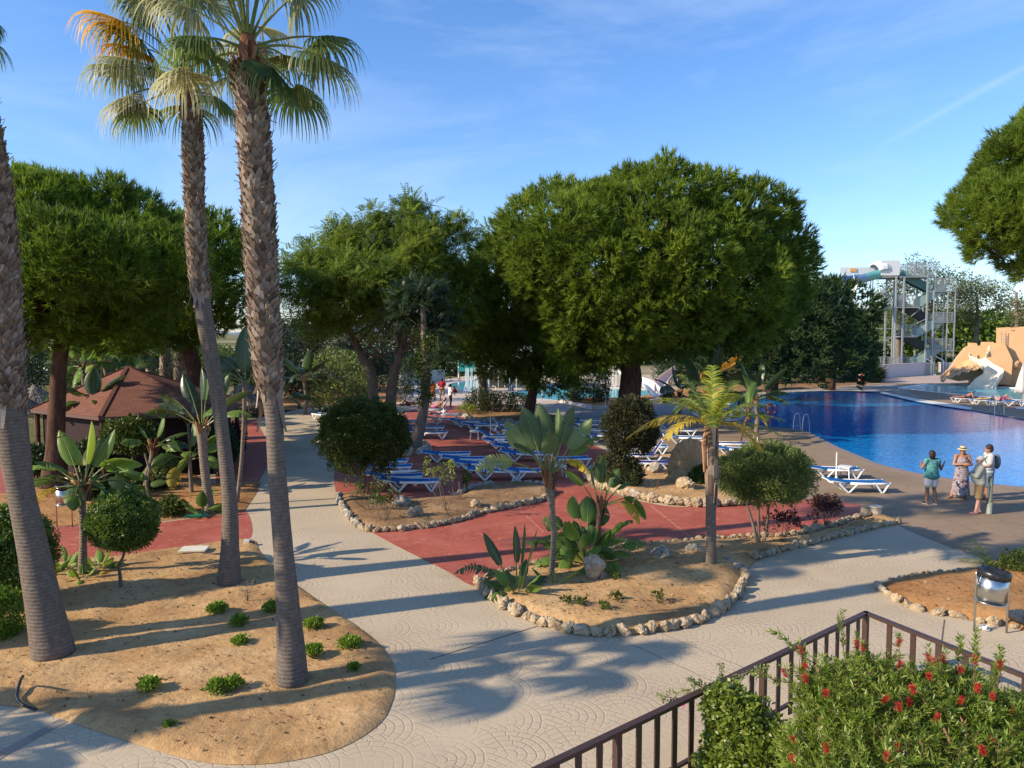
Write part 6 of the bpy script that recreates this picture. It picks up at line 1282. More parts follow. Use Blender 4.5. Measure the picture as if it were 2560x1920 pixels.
# bucket
b = G(2189, 1292) + Vector((0, 0, .02)); e = empty('bucket', b, 'white bucket standing on the rock edging', 'bucket')
MB().lathe([(0, 0), (.13, 0), (.145, .12), (.165, .27), (.18, .275), (.18, .30), (.165, .30), (.15, .12), (.13, .02), (0, .02)], k=24).build('pail', simple('bucket_plastic', (.62, .55, .45), .5), e, True)
MB().tube([(.175 * math.cos(t), .175 * math.sin(t) * .6 - .1, .27 - .1 * math.sin(t)) for t in np.linspace(0, PI, 9)], .005, 5).build('handle', M['steel'], e)
# steel bollard
b = G(2473, 1285); e = empty('bollard', b, 'grey-green steel bollard in front of the man with the cap', 'bollard')
MB().lathe([(0, 0), (.085, 0), (.085, .03), (.075, .05), (.072, .38), (0, .38)], k=18).build('lower_tube', simple('bollard_low', (.26, .28, .24), .6, .3), e, True); MB().lathe([(0, .38), (.078, .38), (.078, .44), (.066, .45), (.066, 1.0), (.06, 1.08), (.02, 1.12), (0, 1.12)], k=18).build('upper_tube', simple('bollard_top', (.22, .25, .17), .6, .3), e, True); MB().box((-.07, -.02, .72), (.02, .05, .44), None, .006).build('light_strip', M['white_paint'], e)
# slab, boards, floodlight, hose
b = G(486, 1384) + Vector((0, 0, .11)); o = MB().box((0, 0, 0), (.62, .42, .05), Matrix.Rotation(.12, 3, 'Z'), .008).build('inspection_cover', simple('cream_slab', (.62, .58, .47), .8), None, False, b); tag(o, 'cream concrete cover slab lying on the sand below the red path', 'cover slab')
for x, y, sx, sy, rz, lb in ((492, 1293, .62, .16, .22, 'green plastic cover strip at the edge of the left red path'), (1051, 1262, .52, .24, 0, 'green plastic valve box in the island bed')):
    tag(MB().box((0, 0, .05), (sx, sy, .08), Matrix.Rotation(rz, 3, 'Z'), .015).build('valve_box', simple('green_plastic', (.03, .20, .12), .5), None, False, G(x, y)), lb, 'valve box', 'green plastic covers')
b = G(621, 1364); e = empty('floodlight', b, 'small garden floodlight at the corner of the sand and the path', 'floodlight'); MB().box((-.03, 0, .08), (.15, .12, .15), None, .01).build('housing', simple('flood_grey', (.5, .5, .47), .6), e); MB().box((.10, 0, .07), (.1, .09, .08), None, .01).build('lamp_head', M['black'], e); MB().cyl((0, 0, -.02), (0, 0, .03), .02).build('stake', M['black'], e)
def c3v(x, y, z=.12): return G(x / 2.212, y / 2.212 + 1250, z)
P = [c3v(125, 975, .35), c3v(112, 1000, .2), c3v(95, 1060, .14), c3v(95, 1095, .10), c3v(130, 1135, .08), c3v(200, 1160, .03)]
tag(MB().tube(catmull(P, 5, False), .022, 8).build('garden_hose', M['black'], None, True), 'black irrigation hose sticking up at the lower left of the sand', 'hose')
# ================================================================ shell sculpture
b = G(1715, 1206); Y = b.y; k = Y / FPX
e = empty('shell_sculpture', b, 'sandstone scallop shell sculpture with radiating grooves on a rock base', 'sculpture')
rows = []; hw = .78; hh = 1.55
def m_sand(name='sandstone', c1=(.30, .19, .09), c2=(.46, .32, .17)):
    m, nt, out = mat_new(name); N = NT(nt); p = N.geo(); c = N.ramp(N.noise(p, 3, 6, .65), [(.3, c1), (.7, c2)]); nt.links.new(N.pr(c, .95, N.bump(N.noise(p, 18, 6, .7), .7, .03), .05).outputs[0], out.inputs[0]); return m
M['sandstone'] = m_sand()
for side in (0, 1):
    rows = []
    for i in range(17):
        t = i / 16; rows.append([])
        for j in range(73):
            a = -.35 + (PI + .7) * j / 72; rr = t * (1 + .02 * math.cos(j * PI / 3)); rib = (math.cos(j * PI / 3)) * .035 * t
            x = math.cos(a) * rr * hw * (1.0); z = .35 + (math.sin(a) * rr * hh * .72) + .12 * t; y = (-.32 + .30 * t * t - rib) if side == 0 else (.34 - .34 * t * t)
            rows[-1].append((x + .12, y, z))
    mb = MB(); mb.grid(rows); mb.build('shell' if side == 0 else 'shell_back', M['sandstone'], e, True)
mb = rock_mesh((.75, .5, .5), 77); mb.V[0] += np.array([-.2, -.05, .2]); mb.build('rock_base', M['sandstone'], e, True)
mb = rock_mesh((.4, .35, .42), 78); mb.V[0] += np.array([.42, -.35, .25]); mb.build('rock_foot', M['sandstone'], e, True)
# ================================================================ hut
def m_tiles():
    m, nt, out = mat_new('shingles'); N = NT(nt); tc = N.n('TexCoord').outputs['UV']; br = N.n('TexBrick'); N.set(br, 0, tc)
    br.inputs['Scale'].default_value = 1; br.inputs['Brick Width'].default_value = .26; br.inputs['Row Height'].default_value = .16; br.inputs['Mortar Size'].default_value = .012
    br.inputs['Color1'].default_value = (.15, .062, .042, 1); br.inputs['Color2'].default_value = (.20, .09, .06, 1); br.inputs['Mortar'].default_value = (.10, .04, .03, 1)
    c = N.mix(N.math('MULTIPLY', N.noise(N.geo(), 1.3, 5), .4), br.outputs[0], (.22, .12, .09, 1))
    nt.links.new(N.pr(c, .9, N.bump(br.outputs['Fac'], -.6, .02), .08).outputs[0], out.inputs[0]); return m
M['shingle'] = m_tiles()
Yh = 30.5
apex = D(333, 915, Yh + 1.2); zE = 2.35
C_ = [G(60, 1046, zE), G(258, 1038, zE), G(575, 1014, zE)]
f0 = Vector((C_[0].x, C_[0].y + .3, zE)); f1 = Vector((D(250, 1040, 26.8).x, 26.8, zE)); f2 = Vector((D(560, 1016, 28.2).x, 28.2, zE)); f3 = Vector((D(600, 1000, 33).x, 33.5, zE)); f4 = Vector((apex.x + 1.2, 36.5, zE)); f5 = Vector((apex.x - 3.2, 35, zE))
f0 = Vector((D(50, 1046, 29).x, 29.6, zE)); ring = [f0, f1, f2, f3, f4, f5]
cx = apex.x; cy = 31.2; apex = Vector((cx, cy, D(333, 917, cy).z))
e = empty('garden_hut', (cx, cy, 0), 'low hut with a reddish-brown shingled hip roof and dark walls among the plants', 'hut'); O = Vector((cx, cy, 0))
mb = MB(); F = []; V = []; uvs = []
for i in range(6):
    a, c = ring[i] - O, ring[(i + 1) % 6] - O; V += [tuple(a), tuple(c), tuple(apex - O)]; F.append((3 * i, 3 * i + 1, 3 * i + 2)); L = (c - a).length; m_ = (a + c) / 2; hgt = ((apex - O) - m_).length; off = ((apex - O) - a).dot((c - a).normalized()); uvs += [(0, 0), (L, 0), (off, hgt)]
mb.add(V, F, .5); ro = mb.build('roof', M['shingle'], e); uv = ro.data.uv_layers.new(name='UVMap'); 
for li, l in enumerate(ro.data.loops): uv.data[li].uv = uvs[l.vertex_index]
mb = MB()
for i in range(6): mb.bar(ring[i] - O + Vector((0, 0, -.06)), ring[(i + 1) % 6] - O + Vector((0, 0, -.06)), .10, .12)
mb.build('eaves_board', simple('eaves', (.11, .06, .05), .7), e)
mb = MB()
for i in range(6): mb.bar(ring[i] - O + Vector((0, 0, .02)), apex - O + Vector((0, 0, .02)), .14, .04)
mb.build('ridge_cap', M['shingle'], e)
mb = MB(); wv = [(O + (r_ - O) * .86) for r_ in ring]
for i in range(6): a, c = wv[i] - O, wv[(i + 1) % 6] - O; mb.bar(Vector((a.x, a.y, 1.15)), Vector((c.x, c.y, 1.15)), .12, 2.4)
mb.build('wall', simple('dark_red_wall', (.018, .006, .006), .8), e)
for i in range(6): a = ring[i] - O; MB().cyl((a.x * .93, a.y * .93, 0), (a.x * .93, a.y * .93, 2.3), .09, 10).build('post', M['pine_bark'], e)
# thatched shades
def make_shade():
    e = empty('thatched_shade', (0, 0, 0)); mb = MB()
    for lay in range(5):
        r0 = 1.35 * (1 - lay / 5.4); z0 = 2.0 + lay * .19
        for j in range(64):
            th = j * 2 * PI / 64 + lay; c, s = math.cos(th), math.sin(th); L = rng.uniform(.30, .42); w_ = .09
            p = Vector((c * r0, s * r0, z0 - rng.uniform(0, .05))); q = Vector((c * max(0, r0 - L * 1.1), s * max(0, r0 - L * 1.1), z0 + .26)); mb.bar(p, q, w_, .03, a=rng.random())
    mb.build('thatch_roof', M['thatch'], e); MB().cyl((0, 0, 0), (0, 0, 2.6), .06, 10).build('post', M['grey_bark'], e)
    MB().lathe([(0, 2.98), (.1, 2.95), (.16, 2.8), (0, 2.75)], k=12).build('finial', M['thatch'], e); return e
sh0 = make_shade()
for i, (x, y, Y, s, lb) in enumerate(((86, 975, 40, 1, 'thatched shade behind the hut on the left'), (30, 985, 36, 1, 'thatched shade near the left edge'), (507, 945, 46, 1, 'thatched shade between the slimmer palm and the dark pine'), (613, 968, 38, 1.05, 'thatched shade just left of the thick fan palm trunk'), (798, 950, 52, 1.1, 'thatched shade among the dark shrubs beyond the path'), (590, 985, 44, .9, 'low thatched shade beside the red hut path'))):
    o = sh0 if i == 0 else copy_tree(sh0); c = D(x, y, Y); o.location = (c.x, Y, c.z - 2.75 * s); o.scale = (s,) * 3
    if o.location.z > .05 or o.location.z < -.8: o.location.z = 0
    tag(o, lb, 'thatched shade', 'thatched shades')
b = G(722, 1022); e = empty('wooden_bench', b, 'orange wooden bench below the purplish hedge', 'bench')
for k in range(3): MB().box((0, k * .16 - .16, .42), (1.9, .13, .04), None, .006).build('seat_plank', simple('orange_wood', (.45, .17, .06), .6), e)
for k in range(2): MB().box((0, .32, .62 + k * .18), (1.9, .03, .13), None, .006).build('back_plank', bpy.data.materials['orange_wood'], e)
for s in (-1, 1): MB().box((s * .75, 0, .2), (.08, .5, .4)).build('leg', M['black'], e)
# ================================================================ pool fittings
def ladder(label, p, ax, group='steel pool ladders', s=1.0):
    e = empty('pool_ladder', p, label, 'pool ladder', group, rz=ax)
    for sy in (-.27, .27):
        mb = MB(); smoothtube(mb, [(-.55 * s, sy, 0), (-.52 * s, sy, .5 * s), (-.42 * s, sy, .85 * s), (-.2 * s, sy, .95 * s), (0, sy, .8 * s), (.12, sy, .3), (.2, sy, -.5)], .022, 8); mb.build('handrail', M['steel'], e, True)
    for z in (-.1, -.35): MB().bar((.17, -.27, z), (.17, .27, z), .08, .03).build('tread', M['steel'], e)
    return e
ladder('steel pool ladder at the near corner of the blue pool', G(2008, 1077), R(38))
ladder('steel pool ladder at the far right side of the blue pool', G(2496, 1036), R(-105), s=1.25)
def ring_post(label, b, z, h, s=1.0, post=True):
    e = empty('life_ring', b, label, 'life ring', 'orange life rings'); mb = MB(); rr = .27 * s; P = [(rr * math.cos(t), 0, z + rr * math.sin(t)) for t in np.linspace(0, 2 * PI, 25)]; mb.tube(P, .065 * s, 10, False); mb.build('ring', M['orange_ring'], e, True)
    mb = MB()
    for t in (0.78, 2.36, 3.93, 5.5): P = [((rr) * math.cos(t + d), 0, z + rr * math.sin(t + d)) for d in (-.12, 0, .12)]; mb.tube(P, .069 * s, 10)
    mb.build('band', M['white_paint'], e, True)
    if post: MB().cyl((0, .09, 0), (0, .09, h), .03, 8).build('post', M['orange_ring'], e)
    return e
for x, y, yt, lb, s in ((2154, 962, 944, 'life ring on a post by the low dark shrub left of the tower wall', 1.3), (1642, 985, 962, 'life ring near the white slide under the largest pine', 1.5), (1287, 968, 935, 'life ring on the railing behind the turquoise pool', 1.3), (1926, 1062, 1022, 'life ring on a post at the near edge of the blue pool', 1.0)):
    b = G(x, y); ring_post(lb, b, D(x, yt, b.y).z, D(x, yt - 4, b.y).z, s)
# curved shower / lamp posts round the turquoise pool
for x, y, yt, lb in ((1246, 976, 915, 'bent white post left of the curved pine trunk'), (1274, 978, 915, 'bent white post with a bright head behind the pine trunks'), (1291, 990, 925, 'thin steel post by the pool steps'), (1355, 1003, 928, 'bent white post right of the curved pine trunk'), (1201, 968, 930, 'short white post at the splash pool'), (1240, 988, 965, 'low steel handrail post by the steps')):
    b = G(x, y); h = D(x, yt, b.y).z; e = empty('bent_post', b, lb, 'post', 'thin posts round the turquoise pool'); MB().tube([(0, 0, 0), (0, 0, h * .8), (-.03, 0, h * .9), (-.2, 0, h * 1.0)], .035, 7).build('shaft', M['white_paint'], e, True); MB().box((-.24, 0, h * .99), (.22, .1, .06), None, .02).build('head', M['white_paint'], e)
b = G(1270, 985); e = empty('step_handrail', b, 'pair of steel handrails leading into the turquoise pool', 'handrail')
for dx in (-.3, .3): MB().tube([(dx, 0, 0), (dx, 0, .9), (dx + 1.6, .2, .5), (dx + 1.7, .2, -.05)], .025, 7).build('rail', M['steel'], e, True)
# closed parasol on the right edge
b = G(2553, 1022); e = empty('closed_parasol', b, 'closed pale parasol at the right edge by the slide pool', 'parasol')
mb = MB(); rows = []
for z, r in ((3.1, .02), (2.9, .08), (2.3, .22), (1.6, .36), (1.15, .42), (1.1, .38)): rows.append([(r * (1 + .18 * math.cos(j * 2.0)) * math.cos(j * PI / 12), r * (1 + .18 * math.cos(j * 2.0)) * math.sin(j * PI / 12), z) for j in range(24)])
mb.grid(rows, closed=True).build('canopy', simple('parasol_cloth', (.55, .5, .48), .8), e, True); MB().cyl((0, 0, 0), (0, 0, 3.2), .03).build('pole', M['white_paint'], e); MB().lathe([(0, 0), (.35, 0), (.33, .08), (.05, .1), (0, .1)], k=20).build('base', M['white_paint'], e, True)
# white raised edge of the bed
P = [G(1399, 1006), G(1440, 1014), G(1484, 1023), G(1520, 1022), G(1560, 1018), G(1650, 1002)]
mb = MB()
for a, c in zip(P[:-1], P[1:]): mb.bar(a + Vector((0, 0, .11)), c + Vector((0, 0, .11)), .25, .24)
tag(mb.build('kerb', M['white_wall']), kind='structure')
# lectern-like signboard near the largest pine
b = G(1518, 1022); e = empty('small_board', b, 'small white framed board at the foot of the largest pine', 'board'); 
for s in (-1, 1): MB().cyl((s * .13, 0, 0), (s * .13, 0, 1.0), .02).build('post', M['white_paint'], e)
MB().box((0, 0, .8), (.3, .03, .4), None, .005).build('panel', simple('board_panel', (.12, .14, .14), .5), e)
# ================================================================ brown balcony-garden fence
rng = np.random.default_rng(808)
FH = 1.0
cnr = G(2165, 1533, FH); lft = G(1350, 1922, FH); rgt = G(2560, 1690, FH)
def fence_run(e, a, b, posts, start_post):
    a = Vector((a.x, a.y, 0)); b = Vector((b.x, b.y, 0)); d = (b - a); L = d.length; u = d / L; n = Vector((-u.y, u.x, 0))
    o = Vector(e.location)
    def P(s, z, off=0): return a + u * s + n * off + Vector((0, 0, z)) - o
    MB().bar(P(-.03, FH), P(L, FH), .085, .045).build('top_rail', M['brown_paint'], e)
    MB().bar(P(0, .24, -.0), P(L, .24, -.0), .05, .035).build('bottom_rail', M['brown_paint'], e)
    npst = max(1, round(L / posts)); sp = L / npst if L > posts * .8 else posts
    for i in range(npst + 1):
        s = i * sp
        if i or start_post: MB().box(P(s, (FH - .022) / 2), (.075, .075, FH - .024), Matrix.Rotation(math.atan2(u.y, u.x), 3, 'Z')).build('post', M['brown_paint'], e)
        if i < npst:
            m = 9
            for k in range(1, m): MB().box(P(s + sp * k / m, .55 + .0, .034), (.085, .018, .86), Matrix.Rotation(math.atan2(u.y, u.x), 3, 'Z')).build('picket', M['brown_paint'], e)
e = empty('picket_fence', Vector((cnr.x, cnr.y, 0)), 'dark brown metal picket fence turning a corner in the foreground', 'fence')
d = (lft - cnr); L = (D(1913, 1659, 1) and (G(1913, 1655, FH) - G(2165, 1533, FH)).length)
fence_run(e, cnr, cnr + (lft - cnr) * 1.25, L, True)
fence_run(e, cnr, cnr + (rgt - cnr) * 1.5, L, False)
print('fence', L, cnr, lft, rgt)
# ================================================================ bottlebrush shrub
def shoots(name, mat, roots, tips, e, leaf=(.075, .014), per=26, inner=.35):
    Vs = []; st = MB(); A = []
    for i in range(len(tips)):
        a = np.array(roots[i]); b = np.array(tips[i]); d = b - a; L = np.linalg.norm(d); d /= L
        if i % 3 == 0: limb(st, a, b, .006, .002, .04, 4, 3)
        n = per; t = 1 - (rng.random(n) ** 1.2) * min(1, inner / L); c = a + d * L * t[:, None]
        th = rng.random(n) * 6.28; s = np.cross(d, rng.normal(size=3)); s /= np.linalg.norm(s); v = np.cross(d, s)
        out = np.cos(th)[:, None] * s + np.sin(th)[:, None] * v; dd = out * .8 + d * rng.uniform(.5, 1.1, n)[:, None]; dd /= np.linalg.norm(dd, axis=1)[:, None]
        w_ = np.cross(dd, out + rng.normal(size=(n, 3)) * .5); w_ /= np.linalg.norm(w_, axis=1)[:, None] + 1e-9
        Ls = leaf[0] * rng.uniform(.6, 1.2, n)[:, None]; W = leaf[1] * rng.uniform(.7, 1.3, n)[:, None]
        Vs.append(np.stack([c, c + dd * Ls * .45 + w_ * W / 2, c + dd * Ls, c + dd * Ls * .45 - w_ * W / 2], 1).reshape(-1, 3)); A.append(np.clip(rng.random() * .6 + rng.random(n) * .3 + (.25 if rng.random() < .12 else 0), 0, 1))
    if len(tips) > 200: st.build('twigs', M['brown_stem'], e, True)
    fast_mesh(name, np.concatenate(Vs), 4, M[mat], np.concatenate(A), e)
Yb = 7.4
base = Vector((D(2330, 1900, Yb).x, Yb - .3, 0))
e = empty('bottlebrush_shrub', base, 'large bottlebrush shrub with red brush flowers inside the fence, bottom right', 'flowering shrub')
mb = MB()
for i in range(9): th = i * .7; limb(mb, (math.cos(th) * .06, math.sin(th) * .06, -.05), (math.cos(th) * rng.uniform(.3, .9), math.sin(th) * .4, rng.uniform(1.2, 1.7)), .035, .012, .12, 6)
mb.build('stem', M['brown_stem'], e, True)
def E3(x, y, Y, rx, ry, rz): c = D(x, y, Y) - base; k = Y / FPX; return (np.array(c), np.array((rx * k, rz * k, ry * k)))
EB = [E3(2170, 1820, 7.5, 170, 130, 160), E3(2350, 1830, 7.4, 190, 140, 180), E3(2520, 1880, 7.2, 160, 135, 170), E3(2090, 1920, 7.3, 130, 120, 150), E3(2260, 1980, 6.8, 250, 150, 170), E3(2480, 2000, 6.7, 220, 160, 170), E3(2080, 1740, 7.7, 75, 72, 80), E3(2620, 1930, 7, 160, 160, 170), E3(2190, 1720, 7.8, 95, 62, 90), E3(2380, 1745, 7.6, 90, 58, 90)]
P, Nn = shell_points(EB, .085, -.75, depth=(.80, 1.05))
nn = Nn * .8 + np.array([0, 0, .55]) + rng.normal(size=Nn.shape) * .3; nn /= np.linalg.norm(nn, axis=1)[:, None]
Ls = rng.uniform(.22, .46, len(P)); shoots('foliage', 'brush_leaf', P - nn * Ls[:, None] * .7, P + nn * Ls[:, None] * .3, e, per=30)
P2, N2 = shell_points(EB, .13, -1, depth=(.5, .8)); scatter('inner_foliage', M['vine_leaf'], P2, rng.uniform(.8, 1.2, len(P2)), [puff_leaves(40, .12, .075, .018) for _ in range(4)], N2, e, hi=.5)
def brush_flower(e, c, d, L=.085, r=.032, n=230):
    d = np.array(d); d /= np.linalg.norm(d); t = rng.random(n); c0 = np.array(c) + d * (t[:, None] - .5) * L; o = rng.normal(size=(n, 3)); o -= (o @ d)[:, None] * d; o /= np.linalg.norm(o, axis=1)[:, None]; o = o + d * .45; o /= np.linalg.norm(o, axis=1)[:, None]
    s = np.cross(o, rng.normal(size=(n, 3))); s /= np.linalg.norm(s, axis=1)[:, None]; w_ = .0014; l = r * rng.uniform(.7, 1.15, n)[:, None]
    V = np.stack([c0 - s * w_, c0 + s * w_, c0 + o * l + s * w_ * .6, c0 + o * l - s * w_ * .6], 1); fast_mesh('flower', V.reshape(-1, 3), 4, M['flower'], rng.random(n), e)
def c5(x, y): return (1350 + x * .547, 1500 + y * .547)
FLW = [(1195, 232), (1448, 205), (1478, 218), (1640, 195), (1645, 295), (1210, 305), (1775, 268), (1800, 285), (1845, 272), (1915, 325), (1990, 275), (2000, 405), (2068, 445), (1705, 412), (1688, 468), (1640, 495), (1308, 430), (1215, 362), (1925, 462), (2160, 500), (1815, 540), (1585, 722), (1635, 678), (2022, 690), (2055, 645), (1160, 640), (1310, 680), (1575, 455), (1118, 335), (1780, 355), (1160, 725), (2100, 300)]
Pw = P + np.array(base); FT = []
for x, y in FLW:
    px, py = c5(x, y); best = None; rd = np.array(ray(px, py)); rd /= np.linalg.norm(rd); q = Pw - np.array([0, 0, CAMH]); tt = q @ rd; dist = np.linalg.norm(q - tt[:, None] * rd, axis=1)
    tt2 = tt + dist * 6; i = np.argmin(tt2); T_ = tt[i] - .10; c = np.array([0, 0, CAMH]) + rd * T_ - np.array(base)
    far_ = np.linalg.norm(c - P[i])
    if far_ > .16:
        j = np.argmin(((P - c - np.array([0, 0, -.15])) ** 2).sum(1)); FT.append((P[j] - np.array([0, 0, .1]), c))
    d = nn[i] + np.array([0, -.1, .4]); brush_flower(e, c, d, L=rng.uniform(.07, .10), r=rng.uniform(.032, .042))
# long shoots sticking out over the fence
R0 = []; T0 = []
for a_, c_ in FT:
    m1 = MB(); limb(m1, a_, c_, .005, .003, .05, 5, 4); m1.build('twig', M['brown_stem'], e, True)
    for t in np.linspace(.15, 1.1, 8): q = a_ + (c_ - a_) * t; R0.append(q); T0.append(q + np.array([0, 0, .07]) + rng.normal(size=3) * .02)
if FT: shoots('twig_leaves', 'brush_leaf', R0, T0, e, per=10, inner=.2)
mb = MB(); T1 = []; R1 = []
for (x0, y0, x1, y1, Y) in ((2040, 1660, 1945, 1588, 8.3), (2110, 1640, 2102, 1545, 8.4), (2030, 1720, 1905, 1690, 8.0), (2400, 1680, 2400, 1610, 7.6), (2440, 1690, 2440, 1600, 7.5), (2490, 1720, 2500, 1640, 7.4)):
    a = D(x0, y0, Y) - base; b = D(x1, y1, Y) - base; mb = MB(); limb(mb, a, b, .006, .003, .05, 5, 4); mb.build('long_shoot', M['brown_stem'], e, True)
    for t in np.linspace(.2, 1, 9): q = np.array(a) + (np.array(b) - np.array(a)) * t; R1.append(q); T1.append(q + np.array((b - a).normalized()) * .09 + rng.normal(size=3) * .015)
shoots('shoot_leaves', 'brush_leaf', R1, T1, e, per=12, inner=.2)
# green climber with the pink flower at the fence
Yv = 9.0; base2 = Vector((D(1840, 1850, Yv).x, Yv - .1, 0))
e2 = empty('climbing_shrub', base2, 'leafy green climber at the fence with one pink flower on its trailing shoot', 'climber')
def E4(x, y, Y, rx, ry, rz): c = D(x, y, Y) - base2; k = Y / FPX; return (np.array(c), np.array((rx * k, rz * k, ry * k)))
EV = [E4(1820, 1770, 8.75, 55, 52, 45), E4(1862, 1790, 8.6, 55, 45, 45), E4(1830, 1860, 8.6, 62, 60, 50), E4(1800, 1920, 8.4, 55, 50, 50), E4(1880, 1900, 8.3, 80, 60, 55), E4(1945, 1850, 8.4, 30, 40, 30)]
Pv, Nv = shell_points(EV, .085, -.8, depth=(.8, 1.1)); scatter('foliage', M['vine_leaf'], Pv, rng.uniform(.8, 1.2, len(Pv)), [puff_leaves(26, .09, .06, .038, up=.3) for _ in range(4)], Nv, e2)
mb = MB()
for pts in ([(1830, 1900), (1820, 1780), (1790, 1725), (1760, 1718), (1700, 1745), (1650, 1738)], [(1795, 1720), (1800, 1690), (1808, 1665)], [(1760, 1722), (1735, 1705), (1722, 1695)], [(1790, 1722), (1850, 1690), (1900, 1665)], [(1690, 1745), (1672, 1765)], [(1880, 1920), (1880, 1820), (1890, 1790)]):
    Q = catmull([D(x, y, 8.95) - base2 for x, y in pts], 4, False); mb.tube(Q, np.linspace(.012, .004, len(Q)), 5)
mb.build('stem', M['grey_bark'], e2, True)
cen = []
for (x0, y0, x1, y1, n_) in ((1650, 1738, 1760, 1720, 12), (1722, 1695, 1745, 1715, 6), (1795, 1715, 1808, 1665, 9), (1800, 1712, 1910, 1665, 14), (1672, 1765, 1690, 1745, 4)):
    for t in np.linspace(0, 1, n_): cen.append(tuple(D(x0 + (x1 - x0) * t, y0 + (y1 - y0) * t, 8.95) - base2 + Vector(rng.normal(size=3) * .015)))
scatter('shoot_leaves', M['sage_leaf'], np.array(cen), rng.uniform(.5, .9, len(cen)), [puff_leaves(14, .045, .05, .028, up=.3) for _ in range(3)], None, e2)
scatter('flower', M['pink_flower'], np.array([tuple(D(1706, 1758, 8.93) - base2)]), [1], [puff_leaves(26, .018, .035, .022)], None, e2)
# ================================================================ rendered wall strip and soil inside the fence: paved corner
# ================================================================ slide tower
rng = np.random.default_rng(909)
def cT(x, y, Y): return D(2050 + x / 4.337, 600 + y / 4.337, Y)
Yt = 100.0; BW = 2.6
e = empty('slide_tower', Vector((cT(1160, 1340, Yt).x, Yt, 0)), 'grey steel slide tower with zigzag stairs and railed landings', 'slide tower'); O = Vector(e.location)
def tp(x, y, Yd=0.): return cT(x, y, Yt) + Vector((0, Yd, 0)) - O
def mx(x): return cT(x, 700, Yt).x - O.x
def mz(y): return cT(1000, y, Yt).z
L_ = {'top': mz(395), 'r1': mz(550), 'l1': mz(725), 'r2': mz(885), 'l2': mz(1045), 'r3': mz(1195), 'g': mz(1350)}
cols = [(905, 'top'), (1160, 'top'), (820, 'top'), (1235, 'r1'), (1385, 'r1'), (1465, 'r1')]
for x, lv in cols:
    for yd in (0, BW):
        MB().box((mx(x), yd, L_[lv] / 2), (.19 if x < 1200 else .12, .19 if x < 1200 else .12, L_[lv])).build('column', M['galv'], e)
for x in (575, 598):
    MB().cyl((mx(x), .8, 0), (mx(x), .8, mz(425)), .07, 8).build('column', M['galv'], e)
def deckp(x0, x1, lv, name='landing'): MB().box(((mx(x0) + mx(x1)) / 2, BW / 2, L_[lv] - .06), (mx(x1) - mx(x0), BW + .2, .12)).build(name, M['galv'], e)
deckp(870, 1250, 'top', 'platform'); deckp(1225, 1475, 'r1'); deckp(820, 1060, 'l1'); deckp(1225, 1475, 'r2'); deckp(900, 1060, 'l2'); deckp(1225, 1475, 'r3')
def rail(x0, y0, x1, y1, yd, h=1.05, panel=None):
    mb = MB(); a = Vector((mx(x0), yd, y0)); b = Vector((mx(x1), yd, y1)); L = (b - a).length
    mb.bar(a + Vector((0, 0, h)), b + Vector((0, 0, h)), .06); mb.bar(a + Vector((0, 0, .12)), b + Vector((0, 0, .12)), .04)
    n = max(2, int(L / .14))
    for i in range(n + 1): p = a + (b - a) * i / n; mb.bar(p + Vector((0, 0, .12)), p + Vector((0, 0, h)), .03 if i % 8 else .07)
    mb.build('railing', M['galv'], e)
for yd in (-.02, BW): rail(930, L_['top'], 1248, L_['top'], yd, 1.8); rail(1240, L_['r1'], 1472, L_['r1'], yd, 1.6); rail(825, L_['l1'], 1050, L_['l1'], yd, 1.5); rail(905, L_['l2'], 1050, L_['l2'], yd, 1.5); rail(1240, L_['r2'], 1472, L_['r2'], yd, 1.2); rail(1240, L_['r3'], 1472, L_['r3'], yd, 1.5); rail(780, 0.9, 1040, 0.9, yd, 1.3)
def flight(xa, za, xb, zb, y0, y1, tread, side):
    mb = MB(); n = 11
    for i in range(n): t = (i + .5) / n; mb.box((mx(xa) + (mx(xb) - mx(xa)) * t, (y0 + y1) / 2, za + (zb - za) * (i + 1) / n), (abs(mx(xb) - mx(xa)) / n * 1.1, y1 - y0, .05)); mb.box((mx(xa) + (mx(xb) - mx(xa)) * (i / n), (y0 + y1) / 2, za + (zb - za) * (i + .5) / n), (.03, y1 - y0, abs(zb - za) / n))
    mb.build('stair_flight', M[tread], e)
    for y in (y0 - .03, y1 + .03):
        a = Vector((mx(xa), y, za)); b = Vector((mx(xb), y, zb)); V = [tuple(a + Vector((0, 0, -.15))), tuple(b + Vector((0, 0, -.15))), tuple(b + Vector((0, 0, 1.0))), tuple(a + Vector((0, 0, 1.0)))]; V2 = [(p[0], p[1] + .05, p[2]) for p in V]
        MB().add(V + V2, [(0, 1, 2, 3), (7, 6, 5, 4), (0, 4, 5, 1), (3, 2, 6, 7), (0, 3, 7, 4), (1, 5, 6, 2)]).build('stair_side_panel', M[side], e)
flight(935, L_['top'], 1240, L_['r1'], 1.45, 2.45, 'dark_panel', 'teal_panel'); flight(1370, L_['r1'], 1060, L_['l1'], .15, 1.15, 'galv', 'sage_panel')  # flights seen from beneath coloured dark, underside shade put into the material
flight(935, L_['l1'], 1235, L_['r2'], 1.45, 2.45, 'dark_panel', 'dark_panel'); flight(1370, L_['r2'], 1060, L_['l2'], .15, 1.15, 'white_paint', 'sage_panel')
flight(920, L_['l2'], 1230, L_['r3'], 1.45, 2.45, 'dark_panel', 'dark_panel'); flight(1340, L_['r3'], 1040, .95, .15, 1.15, 'white_paint', 'sage_panel')
